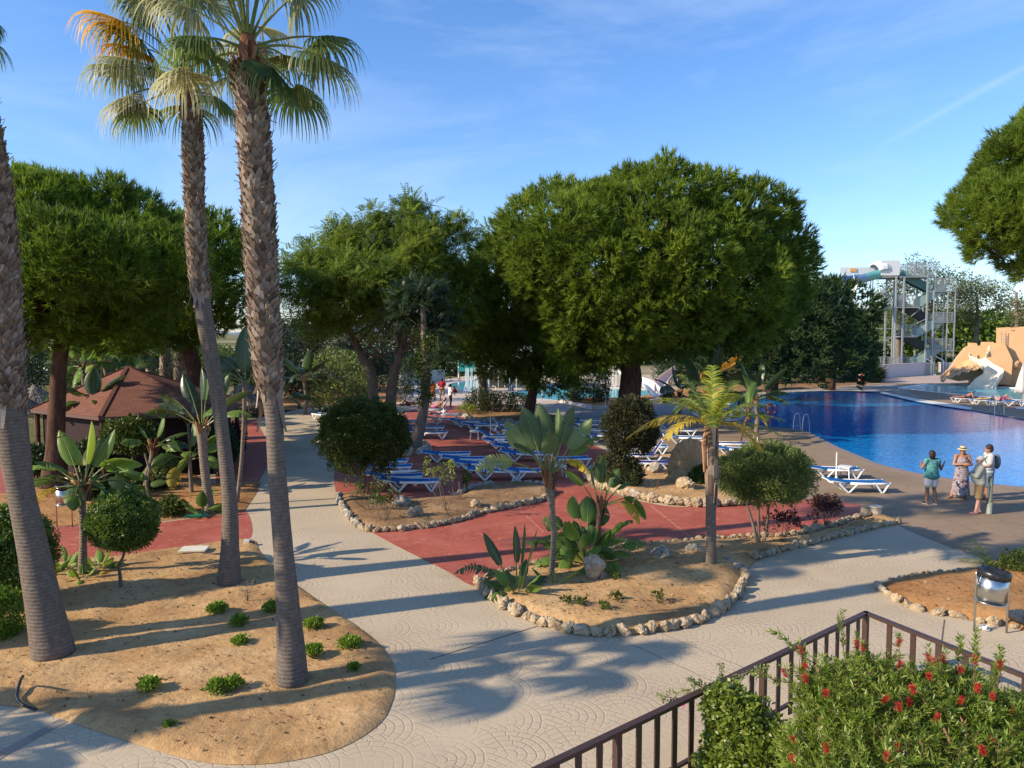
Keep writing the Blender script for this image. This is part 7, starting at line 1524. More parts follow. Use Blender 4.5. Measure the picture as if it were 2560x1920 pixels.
for (x0, y0, x1, y1) in ((600, 620, 820, 430), (600, 700, 740, 830), (600, 685, 810, 680), (590, 960, 800, 960), (600, 1110, 780, 1050), (660, 1140, 890, 1000), (620, 630, 740, 545), (820, 480, 905, 400), (920, 280, 1070, 400), (1000, 830, 1160, 700), (905, 980, 1160, 860), (1385, 870, 1235, 1040), (905, 1230, 1100, 1330)):
    MB().cyl(Vector((mx(x0), .3, mz(y0))), Vector((mx(x1), .3, mz(y1))), .05, 6).build('brace', M['galv'], e)
# flume at the top
fl = M['flume_white'] = simple('flume_white', (.66, .68, .68), .35, .5); ft = simple('flume_teal', (.16, .46, .44), .3, .5); fb = simple('flume_blue', (.22, .38, .60), .3, .5); fy = simple('flume_orange', (.7, .38, .1), .5)
def flume(name, pts, r, a0, a1, mat, parent, th=.06, k=16):
    P = catmull([Vector(p) for p in pts], 6, False); A = np.array([tuple(p) for p in P]); T = np.gradient(A, axis=0); T /= np.linalg.norm(T, axis=1)[:, None]; inn = []; out = []
    for i in range(len(A)):
        s = np.cross(T[i], (0, 0, 1)); s /= np.linalg.norm(s) + 1e-9; u = np.cross(s, T[i]); ri = r if np.isscalar(r) else np.interp(i / (len(A) - 1), np.linspace(0, 1, len(r)), r)
        inn.append([A[i] + ri * (math.cos(t) * s + math.sin(t) * u) for t in np.linspace(a0, a1, k)]); out.append([A[i] + (ri + th) * (math.cos(t) * s + math.sin(t) * u) for t in np.linspace(a0, a1, k)])
    mb = MB(); mb.grid(inn); mb.grid(out)
    for kk in (0, -1): mb.grid([[q[kk] for q in inn], [q[kk] for q in out]]); mb.grid([inn[kk], out[kk]])
    return mb.build(name, mat, parent, True)
e2 = empty('water_slide', Vector(O), 'half-open white and teal water slide starting from the tower top', 'water slide')
flume('start_section', [tp(870, 330, 1.2), tp(800, 335, 1.2), tp(700, 335, 1.1)], .85, PI * 1.0, PI * 2.0, fl, e2)
MB().box(tp(775, 300, .3), (2.4, .08, 1.9)).box(tp(775, 300, 2.3), (2.4, .08, 1.9)).build('side_wall', fl, e2)
flume('hood', [tp(790, 315, 1.2), tp(730, 310, 1.2), tp(670, 318, 1.1), tp(630, 330, 1.0)], [.9, 1.15, 1.1, .9], 0, PI * 1.0, fl, e2)
flume('teal_section', [tp(690, 340, 1.1), tp(590, 365, 1), tp(500, 390, .8)], .78, PI * .85, PI * 2.1, ft, e2)
flume('blue_section', [tp(500, 390, .8), tp(420, 405, .5), tp(340, 410, .2), tp(285, 400, -.4)], .75, PI * .85, PI * 2.15, fb, e2)
flume('lower_section', [tp(285, 400, -.4), tp(230, 440, -2), tp(180, 520, -4), tp(60, 640, -6), tp(-100, 760, -6), tp(-300, 860, -3)], .75, PI * .95, PI * 2.05, fl, e2)
MB().box(tp(420, 315, 1.6), (.85, .06, .42)).build('orange_stripe', fy, e2); MB().box(tp(470, 330, 1.7), (4.6, .06, 1.1)).build('far_side_wall', fl, e2)
for x, y in ((240, 460), (20, 700)): MB().cyl(tp(x, y + 30, -3), Vector((tp(x, y, -3).x, -3, 0)), .14, 8).build('support_column', M['galv'], e2)
MB().box(tp(700, 410, 1.1), (5.6, .3, .25)).build('support_beam', M['dark_panel'], e2)
# low white wall, gate fence, notice
def wall_px(name, label, pts, z1, mat, th=.25, cat='wall'):
    b = G(*pts[0]); e = empty(name, b, label, cat)
    for p, q in zip(pts[:-1], pts[1:]):
        a = G(*p) - b; c = G(*q) - b; h = z1; mb = MB(); mb.bar(a + Vector((0, 0, h / 2)), c + Vector((0, 0, h / 2)), th, h); mb.build('wall_section', M[mat], e)
        MB().bar(a + Vector((0, 0, h + .03)), c + Vector((0, 0, h + .03)), th + .1, .06).build('coping', M[mat], e)
    return e
wall_px('low_wall', 'low pinkish-white wall in front of the slide tower', [(2100, 951), (2183, 946), (2320, 937)], 1.55, 'white_wall')
wall_px('low_wall', 'short pale wall behind the notice, right of the tower stairs', [(2345, 930), (2400, 932), (2470, 934)], 1.3, 'white_wall')
def metal_fence(label, a, b, h, step=.13, name='metal_fence', mat='galv', z0=0, group=None):
    e = empty(name, a, label, 'fence', group); d = b - a; L = d.length; mb = MB(); mb.bar((0, 0, h), tuple(d + Vector((0, 0, h))), .05); mb.bar((0, 0, .12), tuple(d + Vector((0, 0, .12))), .04); mb.build('rails', M[mat], e)
    n = int(L / step)
    mb = MB()
    for i in range(n + 1): p = d * i / n; mb.bar(p + Vector((0, 0, .12)), p + Vector((0, 0, h)), step * .22)
    mb.build('bars', M[mat], e)
    for i in range(0, n + 1, max(4, int(2 / step))): p = d * i / n; MB().bar(p, p + Vector((0, 0, h + .08)), .08).build('post', M[mat], e)
    return e
metal_fence('grey metal gate fence at the foot of the tower stairs', G(2318, 938), G(2336, 934), 1.35, .2)
metal_fence('grey metal fence carrying the white notice', G(2345, 934), G(2395, 934), 1.35, .2)
b = G(2380, 936); e = empty('notice_board', b, 'white notice board with faint reddish writing on the metal fence', 'sign'); MB().box((0, -.1, 1.05), (.95, .04, .95)).build('board', M['white_paint'], e)
for i in range(6): MB().box((rng.normal() * .03, -.125, 1.38 - i * .12), (.7 - .12 * (i % 3), .01, .035)).build('text_line', simple('notice_red', (.45, .18, .18), .8) if i == 0 else bpy.data.materials['notice_red'], e)
for x, y, yt, lb in ((2333, 938, 905, 'white curved gate post left'), (2358, 936, 900, 'white curved gate post right')):
    b = G(x, y); h = D(x, yt, b.y).z; e = empty('gate_post', b, lb, 'gate post'); MB().tube([(0, 0, 0), (0, 0, h * .9), (-.15, 0, h), (-1.0, .3, h + .5)], .07, 8).build('tube', M['white_paint'], e, True); MB().box((0, 0, .06), (.5, .3, .12), None, .02).build('foot', M['white_paint'], e)
# ================================================================ sand-coloured castle with a white slide
Yc = 78.0; O = Vector((cT(2000, 1500, Yc).x, Yc, 0)); e = empty('castle_slide', O, 'sand-coloured castle wall with battlements and rocky slope beside the slide pool', 'castle')
cs = simple('castle_render', (.60, .36, .19), .9, .1, var=.12, scale=.7, bump=.5, bscale=6)
def cp(x, y, yd=0.): return cT(x, y, Yc) + Vector((0, yd, 0)) - O
def prism(mb, outline, y0, y1):
    n = len(outline); V = [(cp(x, y).x, y0, max(-.1, cp(x, y).z)) for x, y in outline] + [(cp(x, y).x, y1, max(-.1, cp(x, y).z)) for x, y in outline]
    mb.add(V, [tuple(range(n)), tuple(range(2 * n - 1, n - 1, -1))] + [(i, n + i, n + (i + 1) % n, (i + 1) % n) for i in range(n)], .5)
mb = MB(); prism(mb, [(1985, 1600), (1995, 950), (2060, 945), (2062, 985), (2105, 990), (2108, 950), (2160, 945), (2163, 975), (2205, 975), (2210, 938), (2330, 935), (2330, 980), (2380, 980), (2380, 940), (2700, 940), (2700, 1620)], 0.0, 4.5); mb.build('tower_wall', cs, e)
mb = MB(); prism(mb, [(1700, 1600), (1700, 1118), (1750, 1120), (1760, 1150), (1825, 1150), (1830, 1110), (1910, 1108), (1915, 1120), (1990, 1120), (1995, 1600)], .6, 3.6); mb.build('low_wall', cs, e)
# rocky slope on the left
rows = []
for i in range(15):
    u = i / 14; xt = 1730 - 90 * u; zt = 1150 + 30 * u; rows.append([])
    for j in range(13):
        v = j / 12; x = 1740 - u * 340 * (1 - .1 * v) - v * 60 * u; y = 1150 + (u ** 1.15) * 350 + v * 120 * (1 - u * .6)
        q = cp(x, min(1530, y), -3.2 * v + 1.0 + .25 * math.sin(i * 1.3 + j) + .2 * math.sin(j * 2.1)); q.z = max(q.z - v * 1.2 * (1 - u), -.05) if j else q.z; rows[-1].append(tuple(q + Vector((0, 0, .12 * math.sin(i * 2.2 + j * 1.7)))))
mb = MB(); mb.grid(rows); mb.build('rock_slope', cs, e, True)
mb = MB(); prism(mb, [(1640, 1170), (1700, 1140), (1850, 1200), (1850, 1500), (1560, 1540), (1400, 1500), (1480, 1420), (1560, 1280)], -.5, 1.6); mb.build('slope_core', cs, e)
mb = MB(); prism(mb, [(1830, 1200), (1990, 1120), (2060, 1300), (2040, 1560), (1830, 1560)], -1.0, 1.0); mb.build('front_bulge', cs, e)
m_ = rock_mesh((.7, .5, .45), 90); m_.V[0] += np.array(cp(2090, 1345, -.3)); m_.build('boss', cs, e, True)
sc_ = simple('slide_cream', (.66, .62, .50), .4, .4)
def flume2(name, pts, r): return flume(name, pts, r, PI * .98, PI * 2.02, sc_, e, .09)
flume2('slide_chute', [cp(1770, 1150, .2), cp(1765, 1200, -.6), cp(1740, 1255, -1.1), cp(1790, 1300, -1.6), cp(1860, 1370, -2.0), cp(1860, 1430, -2.4), cp(1800, 1490, -3.0), cp(1745, 1560, -4.0), cp(1720, 1590, -5.0)], [.8, .8, .75, .75, .75, .8, .95, 1.05, 1.1])
b = G(2548, 975); 
e.rotation_euler = (0, 0, -.42)
# ladder rungs beside the castle tower
eL = empty('wall_ladder', cp(1975, 1110, -.2) + O - Vector((0, 0, 0)), 'small steel ladder fixed at the left side of the castle tower', 'ladder'); 
for k in range(5): MB().bar((-.22, 0, .25 * k - .2), (.22, 0, .25 * k - .2), .04).build('rung', M['galv'], eL)
for s in (-1, 1): MB().bar((s * .22, 0, -.4), (s * .22, 0, 1.1), .04).build('stile', M['galv'], eL)
# ================================================================ structures half hidden behind the trees
# splash-pool play frame with a teal roof and curtain of water
Yp = 70.0; b = D(1190, 950, Yp); b.z = 0; e = empty('splash_frame', b, 'turquoise water-play frame pouring water at the far splash pool', 'play frame'); teal = simple('play_teal', (.03, .30, .30), .4, .5)
def pp(x, y, yd=0.): return D(x, y, Yp) + Vector((0, yd, 0)) - b
MB().box((pp(1175, 905) + pp(1175, 905)) / 2, (2.1, .3, 1.7)).build('back_panel', teal, e)
for x in (1147, 1201, 1222): MB().cyl(Vector((pp(x, 950).x, 0, 0)), pp(x, 885), .08, 8).build('post', M['white_paint'], e)
MB().bar(pp(1147, 915), pp(1235, 915), .12).build('cross_beam', M['white_paint'], e); MB().bar(pp(1147, 885), pp(1240, 885), .3, .1).build('roof_beam', teal, e)
wc = simple('falling_water', (.62, .74, .78), .15, .6); mb = MB()
for i in range(26): x = 1165 + 38 * rng.random(); p = pp(x, 918 + 3 * rng.random(), -.4); mb.tube([p, p + Vector((rng.normal() * .05, -.15, -.8)), Vector((p.x + rng.normal() * .15, p.y - .35, .0))], [.02, .04, .06], 5)
tag(mb.build('falling_water', wc, e), kind='stuff')
Yq = 74.0; b = D(1255, 900, Yq); b.z = 0; e = empty('canopy_building', b, 'pale building with a blue awning behind the splash pool', 'building')
def pq(x, y, yd=0.): return D(x, y, Yq) + Vector((0, yd, 0)) - b
mb = MB(); x0, x1 = pq(1200, 870).x, pq(1330, 870).x; mb.box(((x0 + x1) / 2, 3, pq(1250, 885).z / 2 + 1.4), (x1 - x0, 5, pq(1250, 860).z - pq(1250, 912).z)); mb.build('upper_wall', simple('pale_render', (.42, .43, .42), .8), e)
MB().box(((x0 + x1) / 2, 3, 1.2), (x1 - x0, 4.6, 2.4)).build('lower_wall', simple('dim_render', (.05, .05, .045), .8), e)
V = [pq(1232, 912, -1.0), pq(1272, 912, -1.0), pq(1282, 896, 0.4), pq(1243, 892, .4)]; MB().add([tuple(v) for v in V] + [tuple(v + Vector((0, 0, .1))) for v in V], [(0, 1, 2, 3), (7, 6, 5, 4), (0, 4, 5, 1), (1, 5, 6, 2), (2, 6, 7, 3), (3, 7, 4, 0)]).build('blue_awning', simple('awning_blue', (.01, .12, .22), .5), e)
V = [pq(1268, 912, -1.2), pq(1278, 950, -3)]; MB().bar(V[0], Vector((V[1].x, V[1].y, 0)), .5, .1).build('awning_support', simple('support_blue_grey', (.10, .17, .2), .5), e)
metal_fence('grey metal fence behind the splash pool', G(1180, 947), G(1430, 940), 1.5, .35, group='metal fences behind the pools')
metal_fence('white metal fence seen beneath the largest pine', G(1480, 965), G(1540, 968), 2.0, .35, mat='white_paint', group='metal fences behind the pools')
b = G(1000, 962); wall_px('ramp_wall', 'grey sloping ramp wall left of the splash pool', [(1000, 965), (1060, 957), (1110, 952)], 1.2, 'galv')
# lower slides and white supports beneath the pines
b = G(1640, 992); e = empty('lower_slide', b, 'white slide end and yellow flume glimpsed behind the largest pine', 'water slide'); 
def pr_(x, y, Y): return D(x, y, Y) - b
flume('slide_end', [pr_(1560, 925, 66), pr_(1590, 942, 63), pr_(1615, 952, 60), pr_(1640, 975, 57)], .5, PI, 2 * PI, fl, e); flume('second_slide_end', [pr_(1700, 915, 66), pr_(1670, 935, 63), pr_(1655, 950, 60), pr_(1652, 972, 58)], .45, PI, 2 * PI, simple('slide_pink', (.6, .48, .44), .5), e)
flume('yellow_flume', [pr_(1870, 870, 72), pr_(1830, 905, 70), pr_(1790, 925, 68), pr_(1740, 935, 66)], .5, PI, 2 * PI, simple('slide_yellow', (.55, .32, .02), .4), e)
for i, (x, y0, y1, w_, lb) in enumerate(((1964, 862, 950, 6, 'thick white column left among the slide supports'), (1987, 864, 950, 4, 'second white column among the slide supports'), (2034, 862, 950, 4, 'third white column among the slide supports'), (2107, 862, 950, 4, 'rightmost white column beneath the pines'), (1891, 885, 950, 4, 'left post of the white ladder frame'), (1898, 885, 950, 4, 'middle post of the white ladder frame'), (1915, 892, 950, 4, 'right post of the white ladder frame'))):
    Y = 84; c = D(x, y0, Y); e = empty('white_column', Vector((c.x, Y, 0)), lb, 'column', 'white columns beneath the pines'); r = w_ / FPX * Y / 2; MB().cyl((0, 0, 0), (0, 0, c.z), r, 10).build('shaft', M['white_paint'], e, True); MB().lathe([(0, 0), (r * 2, 0), (r * 2, .08), (0, .08)], k=10).build('base_plate', M['white_paint'], e)
# ================================================================ people
rng = np.random.default_rng(1001)
def skinmat(name, c):
    m, nt, out = mat_new(name); N = NT(nt); f = N.noise(N.objco(), 12, 3); p = N.pr(N.mix(f, C4([x * .88 for x in c]), C4(c)), .5, None, .35); p.inputs['Subsurface Weight'].default_value = 0; nt.links.new(p.outputs[0], out.inputs[0]); return m
SK = {'tan': skinmat('skin_tan', (.36, .17, .10)), 'pink': skinmat('skin_pink', (.55, .30, .23)), 'brown': skinmat('skin_brown', (.26, .12, .07))}
HAIR = {'dark': simple('hair_dark', (.035, .02, .014), .6, .3, bump=.6), 'grey': simple('hair_grey', (.12, .11, .10), .6, .3, bump=.6), 'red': simple('hair_reddish', (.03, .012, .008), .55, .3, bump=.6)}
EYE = simple('eye_dark', (.02, .015, .012), .3); LIP = simple('lips', (.35, .10, .08), .5)
def capsule(mb, p, q, r0, r1, sq=(1, 1)):
    p, q = Vector(p), Vector(q); n = 6; d = (q - p)
    mb.tube([p + d * t for t in np.linspace(0, 1, n)], np.linspace(r0, r1, n), 14, True, .5, 0, sq)
    mb.ball(p, r0 if sq == (1, 1) else (r0 * .97,) * 3, 14, 9, .5) if sq == (1, 1) else None
    mb.ball(q, r1, 14, 9, .5) if sq == (1, 1) else None
def remeshed(name, mb, mat, parent, vox=.012, smooth=4):
    o = mb.build(name, mat, parent, True); m = o.modifiers.new('r', 'REMESH'); m.mode = 'VOXEL'; m.voxel_size = vox; m.use_smooth_shade = True
    s = o.modifiers.new('s', 'SMOOTH'); s.factor = .6; s.iterations = smooth
    dg = bpy.context.evaluated_depsgraph_get(); dg.update(); me = bpy.data.meshes.new_from_object(o.evaluated_get(dg)); me.name = name
    o.modifiers.clear(); old = o.data; o.data = me; bpy.data.meshes.remove(old)
    if not me.materials: me.materials.append(mat)
    me.polygons.foreach_set('use_smooth', np.ones(len(me.polygons), bool)); return o
def ell(mb, c, r, rot=None): mb.ball(c, r, 18, 12, .5, rot)
def hand(mb, wr, el, side, curl=.5, spread=1.0, s=1.0):
    wr, el = Vector(wr), Vector(el); d = (wr - el).normalized(); ax = Vector((0, 0, 1)) if abs(d.z) < .85 else Vector((0, 1, 0)); n = d.cross(ax).normalized(); u = n.cross(d).normalized()
    palm = wr + d * .05 * s
    for k in range(4): c = wr + d * .045 * s + u * (k - 1.5) * .019 * s; capsule(mb, wr + u * (k - 1.5) * .010 * s, wr + d * .085 * s + u * (k - 1.5) * .021 * s, .015 * s, .0115 * s)
    for k, L in enumerate((.066, .078, .072, .056)):
        p = wr + d * .088 * s + u * (k - 1.5) * .021 * s; dd = (d + u * (k - 1.5) * .10 * spread).normalized()
        for sg in range(3): dd = (dd + n * side * curl * .45).normalized(); q = p + dd * L * s / 2.6; capsule(mb, p, q, (.0098 - sg * .0008) * s, (.009 - sg * .0008) * s); p = q
    p = wr + d * .03 * s + u * -.030 * s; dd = (d * .75 - u * .75 + n * side * .3).normalized()
    for sg in range(2): q = p + dd * .033 * s; capsule(mb, p, q, .0125 * s, .0105 * s); p = q; dd = (dd + d * .5).normalized()
def person(label, base, rz, J, skin='tan', vox=.012, H=1.68, female=False, fing=True, belly=1.0, name='person', hair=None, hairlen=0, extras=None, lying=None):
    """J: joints in metres for a 1.68 m figure facing +Y: hipL hipR knees ankles shoulders elbows wrists head"""
    e = empty(name, base, label, 'person', None, rz); s = H / 1.68; e.scale = (s, s, s); mb = MB()
    V = {k: Vector(v) for k, v in J.items() if isinstance(v, tuple)}
    pel = V['pel']; ch = V['chest']; nk = V['neck']; hd = V['head']; wd = .15 if female else .145
    up_ = (nk - pel).normalized(); rt = (V['shR'] - V['shL']).normalized(); fw = up_.cross(rt).normalized() * 1.0; fw = -fw if fw.dot(V.get('face', Vector((0, 1, 0)))) < 0 else fw
    Rt = Matrix((rt, up_.cross(rt), up_)).transposed()
    ell(mb, pel, (.175 if female else .165, .125, .13), Rt); ell(mb, pel.lerp(ch, .45) + fw * .025 * belly, (.15 * (1 + .12 * (belly - 1)), .115 * belly, .16), Rt); ell(mb, ch, (.165, .118, .19), Rt)
    ell(mb, ch.lerp(nk, .55), (.15, .09, .09), Rt)
    if female:
        for q in (-1, 1): ell(mb, ch + rt * q * .075 + fw * .09 - up_ * .02, (.062, .06, .062))
    for S in 'LR':
        capsule(mb, V['sh' + S].lerp(nk, .4) - up_ * .01, V['sh' + S], .055, .062); capsule(mb, V['sh' + S], V['el' + S], .055, .042); capsule(mb, V['el' + S], V['wr' + S], .041, .026)
        capsule(mb, V['hip' + S], V['kn' + S], .095, .058); mid = V['kn' + S].lerp(V['an' + S], .3); back = -V['ft' + S + 'd'] * .015
        capsule(mb, V['kn' + S], mid + back, .056, .056); capsule(mb, mid + back, V['an' + S], .056, .036)
        fd = V['ft' + S + 'd'].normalized(); a = V['an' + S]; dn = V.get('dn' + S, Vector((0, 0, -1))); sole = a + dn * .055
        capsule(mb, a - fd * .03 + dn * .03, sole + fd * .05, .036, .032); capsule(mb, sole + fd * .04, sole + fd * .14, .034, .024)
        if fing: hand(mb, V['wr' + S], V['el' + S], 1 if S == 'L' else -1, J.get('curl' + S, .4) if not isinstance(J.get('curl' + S, .4), tuple) else .4)
        else: capsule(mb, V['wr' + S], V['wr' + S] + (V['wr' + S] - V['el' + S]).normalized() * .14, .030, .020)
    capsule(mb, nk - up_ * .05, hd - up_ * .06, .056, .05)
    hu = V.get('hup', Vector((0, 0, 1))).normalized(); hf = V.get('hf', Vector((0, 1, 0))).normalized(); hr = hf.cross(hu).normalized(); Rh = Matrix((hr, hf, hu)).transposed()
    ell(mb, hd + hu * .025 - hf * .01, (.074, .092, .098), Rh); ell(mb, hd - hu * .045 + hf * .025, (.056, .062, .066), Rh); capsule(mb, hd + hf * .080 + hu * .012, hd + hf * .102 - hu * .022, .010, .0145)
    ell(mb, hd + hf * .055 - hu * .095, (.026, .024, .02), Rh)
    for q in (-1, 1): ell(mb, hd + hr * q * .077 - hf * .005 - hu * .005, (.010, .020, .030), Rh)
    for q in (-1, 1): ell(mb, hd + hf * .078 + hr * q * .03 + hu * .032, (.024, .014, .010), Rh)
    remeshed('body', mb, SK[skin], e, vox)
    mb = MB()
    for q in (-1, 1): mb.ball(hd + hf * .0835 + hr * q * .031 + hu * .012, (.013, .009, .008), 10, 6, .5, Rh)
    mb.build('eyes', EYE, e, True); MB().ball(hd + hf * .083 - hu * .052, (.024, .010, .008), 12, 6, .5, Rh).build('mouth', LIP, e, True)
    if hair:
        mb = MB(); ell(mb, hd + hu * .05 - hf * .025, (.096, .108, .102), Rh); ell(mb, hd - hf * .065 - hu * .0, (.092, .07, .10), Rh)
        if hairlen: ell(mb, hd - hf * .05 - hu * (.05 + hairlen * .4), (.085, .055, .06 + hairlen * .5), Rh)
        for k in range(10): a = rng.random() * 6.28; ell(mb, hd + hr * math.cos(a) * .06 - hf * .03 + hu * (.06 + .05 * math.sin(a)), (.04, .05, .035), Rh)
        remeshed('hair', mb, HAIR[hair], e, max(vox, .012), 2)
    e['_'] = 0; del e['_']
    return e, V, dict(Rt=Rt, up=up_, fw=fw, rt=rt, Rh=Rh, hu=hu, hf=hf, hr=hr)
def top_garment(e, V, f, mat, name='shirt', sleeve=.6, r=.0, hem=.0, vox=.014, flare=0., belly=1.0, neckcut=.03, back=False):
    mb = MB(); pel, ch, nk = V['pel'], V['chest'], V['neck']; Rt = f['Rt']; g = .018 + r
    ell(mb, pel - f['up'] * hem + Vector((0, 0, 0)), (.178 + g + flare, .132 + g + flare, .13), Rt); ell(mb, pel.lerp(ch, .3) + f['fw'] * .025 * belly, (.165 + g + flare * .6, .125 * belly + g + flare * .6, .17), Rt); ell(mb, pel.lerp(ch, .62), (.165 + g, .122 + g, .18), Rt); ell(mb, ch, (.17 + g, .12 + g, .185), Rt)
    ell(mb, ch.lerp(nk, .52), (.152 + g * .5, .092 + g * .7, .09), Rt)
    for S in 'LR':
        capsule(mb, V['sh' + S].lerp(nk, .5), V['sh' + S], .058, .068 + r)
        if sleeve > 0:
            q = V['sh' + S].lerp(V['el' + S], min(1, sleeve)); capsule(mb, V['sh' + S], q, .070 + r, .058 + r)
            if sleeve > 1: capsule(mb, V['el' + S], V['el' + S].lerp(V['wr' + S], sleeve - 1), .056 + r, .044 + r)
    o = remeshed(name, mb, mat, e, vox); return o
def shorts(e, V, f, mat, leg=.55, r=.02, name='shorts', vox=.014):
    mb = MB(); ell(mb, V['pel'], (.178 + r * .7, .135 + r * .7, .125), f['Rt'])
    for S in 'LR': q = V['hip' + S].lerp(V['kn' + S], min(1, leg)); capsule(mb, V['hip' + S], q, .105 + r * .5, .082 + r * (1.2)); 
    if leg > 1:
        for S in 'LR': capsule(mb, V['kn' + S], V['kn' + S].lerp(V['an' + S], leg - 1), .07 + r * .5, .05 + r * .5)
    return remeshed(name, mb, mat, e, vox)
def patt(name, base, cols, scale, kind='blob', th=.5):
    m, nt, out = mat_new(name); N = NT(nt); p = N.objco(); c = C4(base)
    for i, (cc, sc_, t) in enumerate(cols):
        if kind == 'swirl': w_ = N.n('TexWave', _wave_type='RINGS'); N.set(w_, 0, N.n('VectorMath', _operation='ADD', i0=p, i1=N.n('TexNoise', Vector=p, Scale=4.0 + i).outputs[1]).outputs[0]); w_.inputs['Scale'].default_value = sc_; w_.inputs['Distortion'].default_value = 6; ff = w_.outputs['Fac']
        else: ff = N.noise(p, sc_, 2, .5, dist=.6)
        c = N.mix(N.ramp(ff, [(t, (0, 0, 0)), (t + .05, (1, 1, 1))]), c, C4(cc))
    nt.links.new(N.pr(c, .8, N.bump(N.noise(p, 14, 3), .4, .02), .15).outputs[0], out.inputs[0]); return m
J0 = dict(pel=(0, 0, .94), chest=(0, 0, 1.22), neck=(0, -.01, 1.42), head=(0, .02, 1.55), shL=(-.185, 0, 1.37), shR=(.185, 0, 1.37), elL=(-.23, -.02, 1.09), elR=(.23, -.02, 1.09), wrL=(-.24, .06, .85), wrR=(.24, .06, .85),
          hipL=(-.09, 0, .88), hipR=(.09, 0, .88), knL=(-.10, .02, .48), knR=(.10, .02, .48), anL=(-.11, -.01, .085), anR=(.11, -.01, .085), ftLd=(-.15, 1, 0), ftRd=(.15, 1, 0))
def shoes(e, V, mat, sole, thin=False):
    for S in 'LR':
        fd = V['ft' + S + 'd'].normalized(); a = V['an' + S]; rt_ = fd.cross(Vector((0, 0, 1))); Rm = Matrix((rt_, fd, Vector((0, 0, 1)))).transposed(); c = a + fd * .055
        MB().ball((c.x, c.y, .012 + (a.z - .085)), (.050, .135, .013), 16, 6, .5, Rm).build('sole', sole, e, True)
        if not thin: mb = MB(); ell(mb, Vector((c.x, c.y, .035 + (a.z - .085))), (.047, .128, .038), Rm); ell(mb, a - Vector((0, 0, .035)), (.045, .05, .045), Rm); remeshed('shoe', mb, mat, e, .012, 2)
        else:
            for q in (-1, 1): MB().tube([c + fd * .05 + Vector((0, 0, -a.z + .03 + (a.z - .085) + .0)), c + rt_ * q * .03 + Vector((0, 0, -a.z + .075)), c - fd * .02 + rt_ * q * .045 + Vector((0, 0, -a.z + .03))], .007, 6).build('strap', mat, e, True)
white_s = simple('sole_white', (.7, .7, .68), .6); dk_shoe = simple('shoe_dark', (.03, .03, .035), .6)
# woman seen from behind, teal top
b = G(2327, 1260)
J = dict(J0); J.update(elL=(-.33, .0, 1.14), wrL=(-.26, .16, 1.27), elR=(.31, .02, 1.09), wrR=(.46, .14, 1.22), hf=(.45, 1, 0), face=(0, 1, 0), knL=(-.12, .02, .48), anL=(-.15, 0, .085), anR=(.13, -.06, .085), curlR=.1)
e, V, f = person('woman seen from behind in a teal swirl-patterned top and white shorts, gesturing by the pool', b, R(4), J, 'brown', .0095, 1.66, True, hair='red', hairlen=.05, belly=1.25)
top_garment(e, V, f, patt('teal_swirls', (.02, .14, .15), [((.07, .34, .28), 3.0, .5), ((.012, .06, .12), 2.0, .68), ((.25, .5, .42), 5, .86)], 4, 'swirl'), 'sleeveless_top', .22, .012, .05, flare=.035, belly=1.2)
shorts(e, V, f, simple('white_cloth', (.66, .62, .58), .8, bump=.4, bscale=20), .62, .03); shoes(e, V, dk_shoe, white_s)
# woman in floral maxi dress
b = G(2402, 1246)
J = dict(J0); J.update(elL=(-.27, .03, 1.10), wrL=(-.06, .22, 1.10), elR=(.27, .05, 1.10), wrR=(.04, .23, 1.14), hf=(.35, 1, -.05), knR=(.18, .05, .47), anR=(.30, .02, .085), ftRd=(.9, .5, 0), curlL=.8, curlR=.7)
e, V, f = person('woman facing the camera in a long floral dress and straw visor hat', b, R(172), J, 'tan', .0095, 1.68, True, hair='grey', hairlen=.08)
dm = patt('floral_print', (.27, .235, .25), [((.10, .03, .07), 9, .58), ((.42, .40, .42), 6, .60), ((.05, .04, .09), 14, .64), ((.36, .10, .10), 11, .68)], 4)
mb = MB(); 
for t in np.linspace(0, 1, 12): ell(mb, V['pel'].lerp(Vector((.03, -.01, .16)), t), (.205 + .065 * t, .15 + .07 * t, .09))
for k in range(9): a = k * .7; capsule(mb, (.16 * math.cos(a), .10 * math.sin(a), .85), (.03 + .25 * math.cos(a), .20 * math.sin(a), .14), .03, .04)
ell(mb, V['pel'].lerp(V['chest'], .4), (.185, .145, .18)); ell(mb, V['chest'] + Vector((0, .02, -.02)), (.185, .155, .15)); 
for q in (-1, 1): capsule(mb, V['chest'] + Vector((q * .09, .06, .08)), V['neck'] + Vector((q * .085, .02, -.03)), .022, .02); capsule(mb, V['neck'] + Vector((q * .085, .02, -.03)), V['chest'] + Vector((q * .09, -.09, .08)), .02, .022)
remeshed('maxi_dress', mb, dm, e, .014); shoes(e, V, simple('sandal', (.08, .04, .05), .6), dk_shoe, True)
straw = simple('straw', (.50, .40, .25), .8, bump=.6); hd = V['head']; mb = MB(); mb.grid([[tuple(hd + f['hr'] * r_ * math.cos(t) + f['hf'] * r_ * 1.12 * math.sin(t) + f['hu'] * z) for t in np.linspace(0, 2 * PI, 30)] for r_, z in ((.05, .155), (.085, .13), (.096, .075), (.10, .068), (.16, .045), (.162, .04), (.10, .06))]); mb.build('sun_hat', straw, e, True)
MB().grid([[tuple(hd + f['hr'] * r_ * math.cos(t) + f['hf'] * r_ * 1.12 * math.sin(t) + f['hu'] * z) for t in np.linspace(0, 2 * PI, 30)] for r_, z in ((.093, .10), (.099, .098), (.102, .07), (.099, .066))]).build('hat_band', EYE, e, True)
MB().bar(hd + f['hf'] * .094 + f['hr'] * -.07 + f['hu'] * .014, hd + f['hf'] * .094 + f['hr'] * .07 + f['hu'] * .014, .012, .03, bev=.004).build('sunglasses', EYE, e)
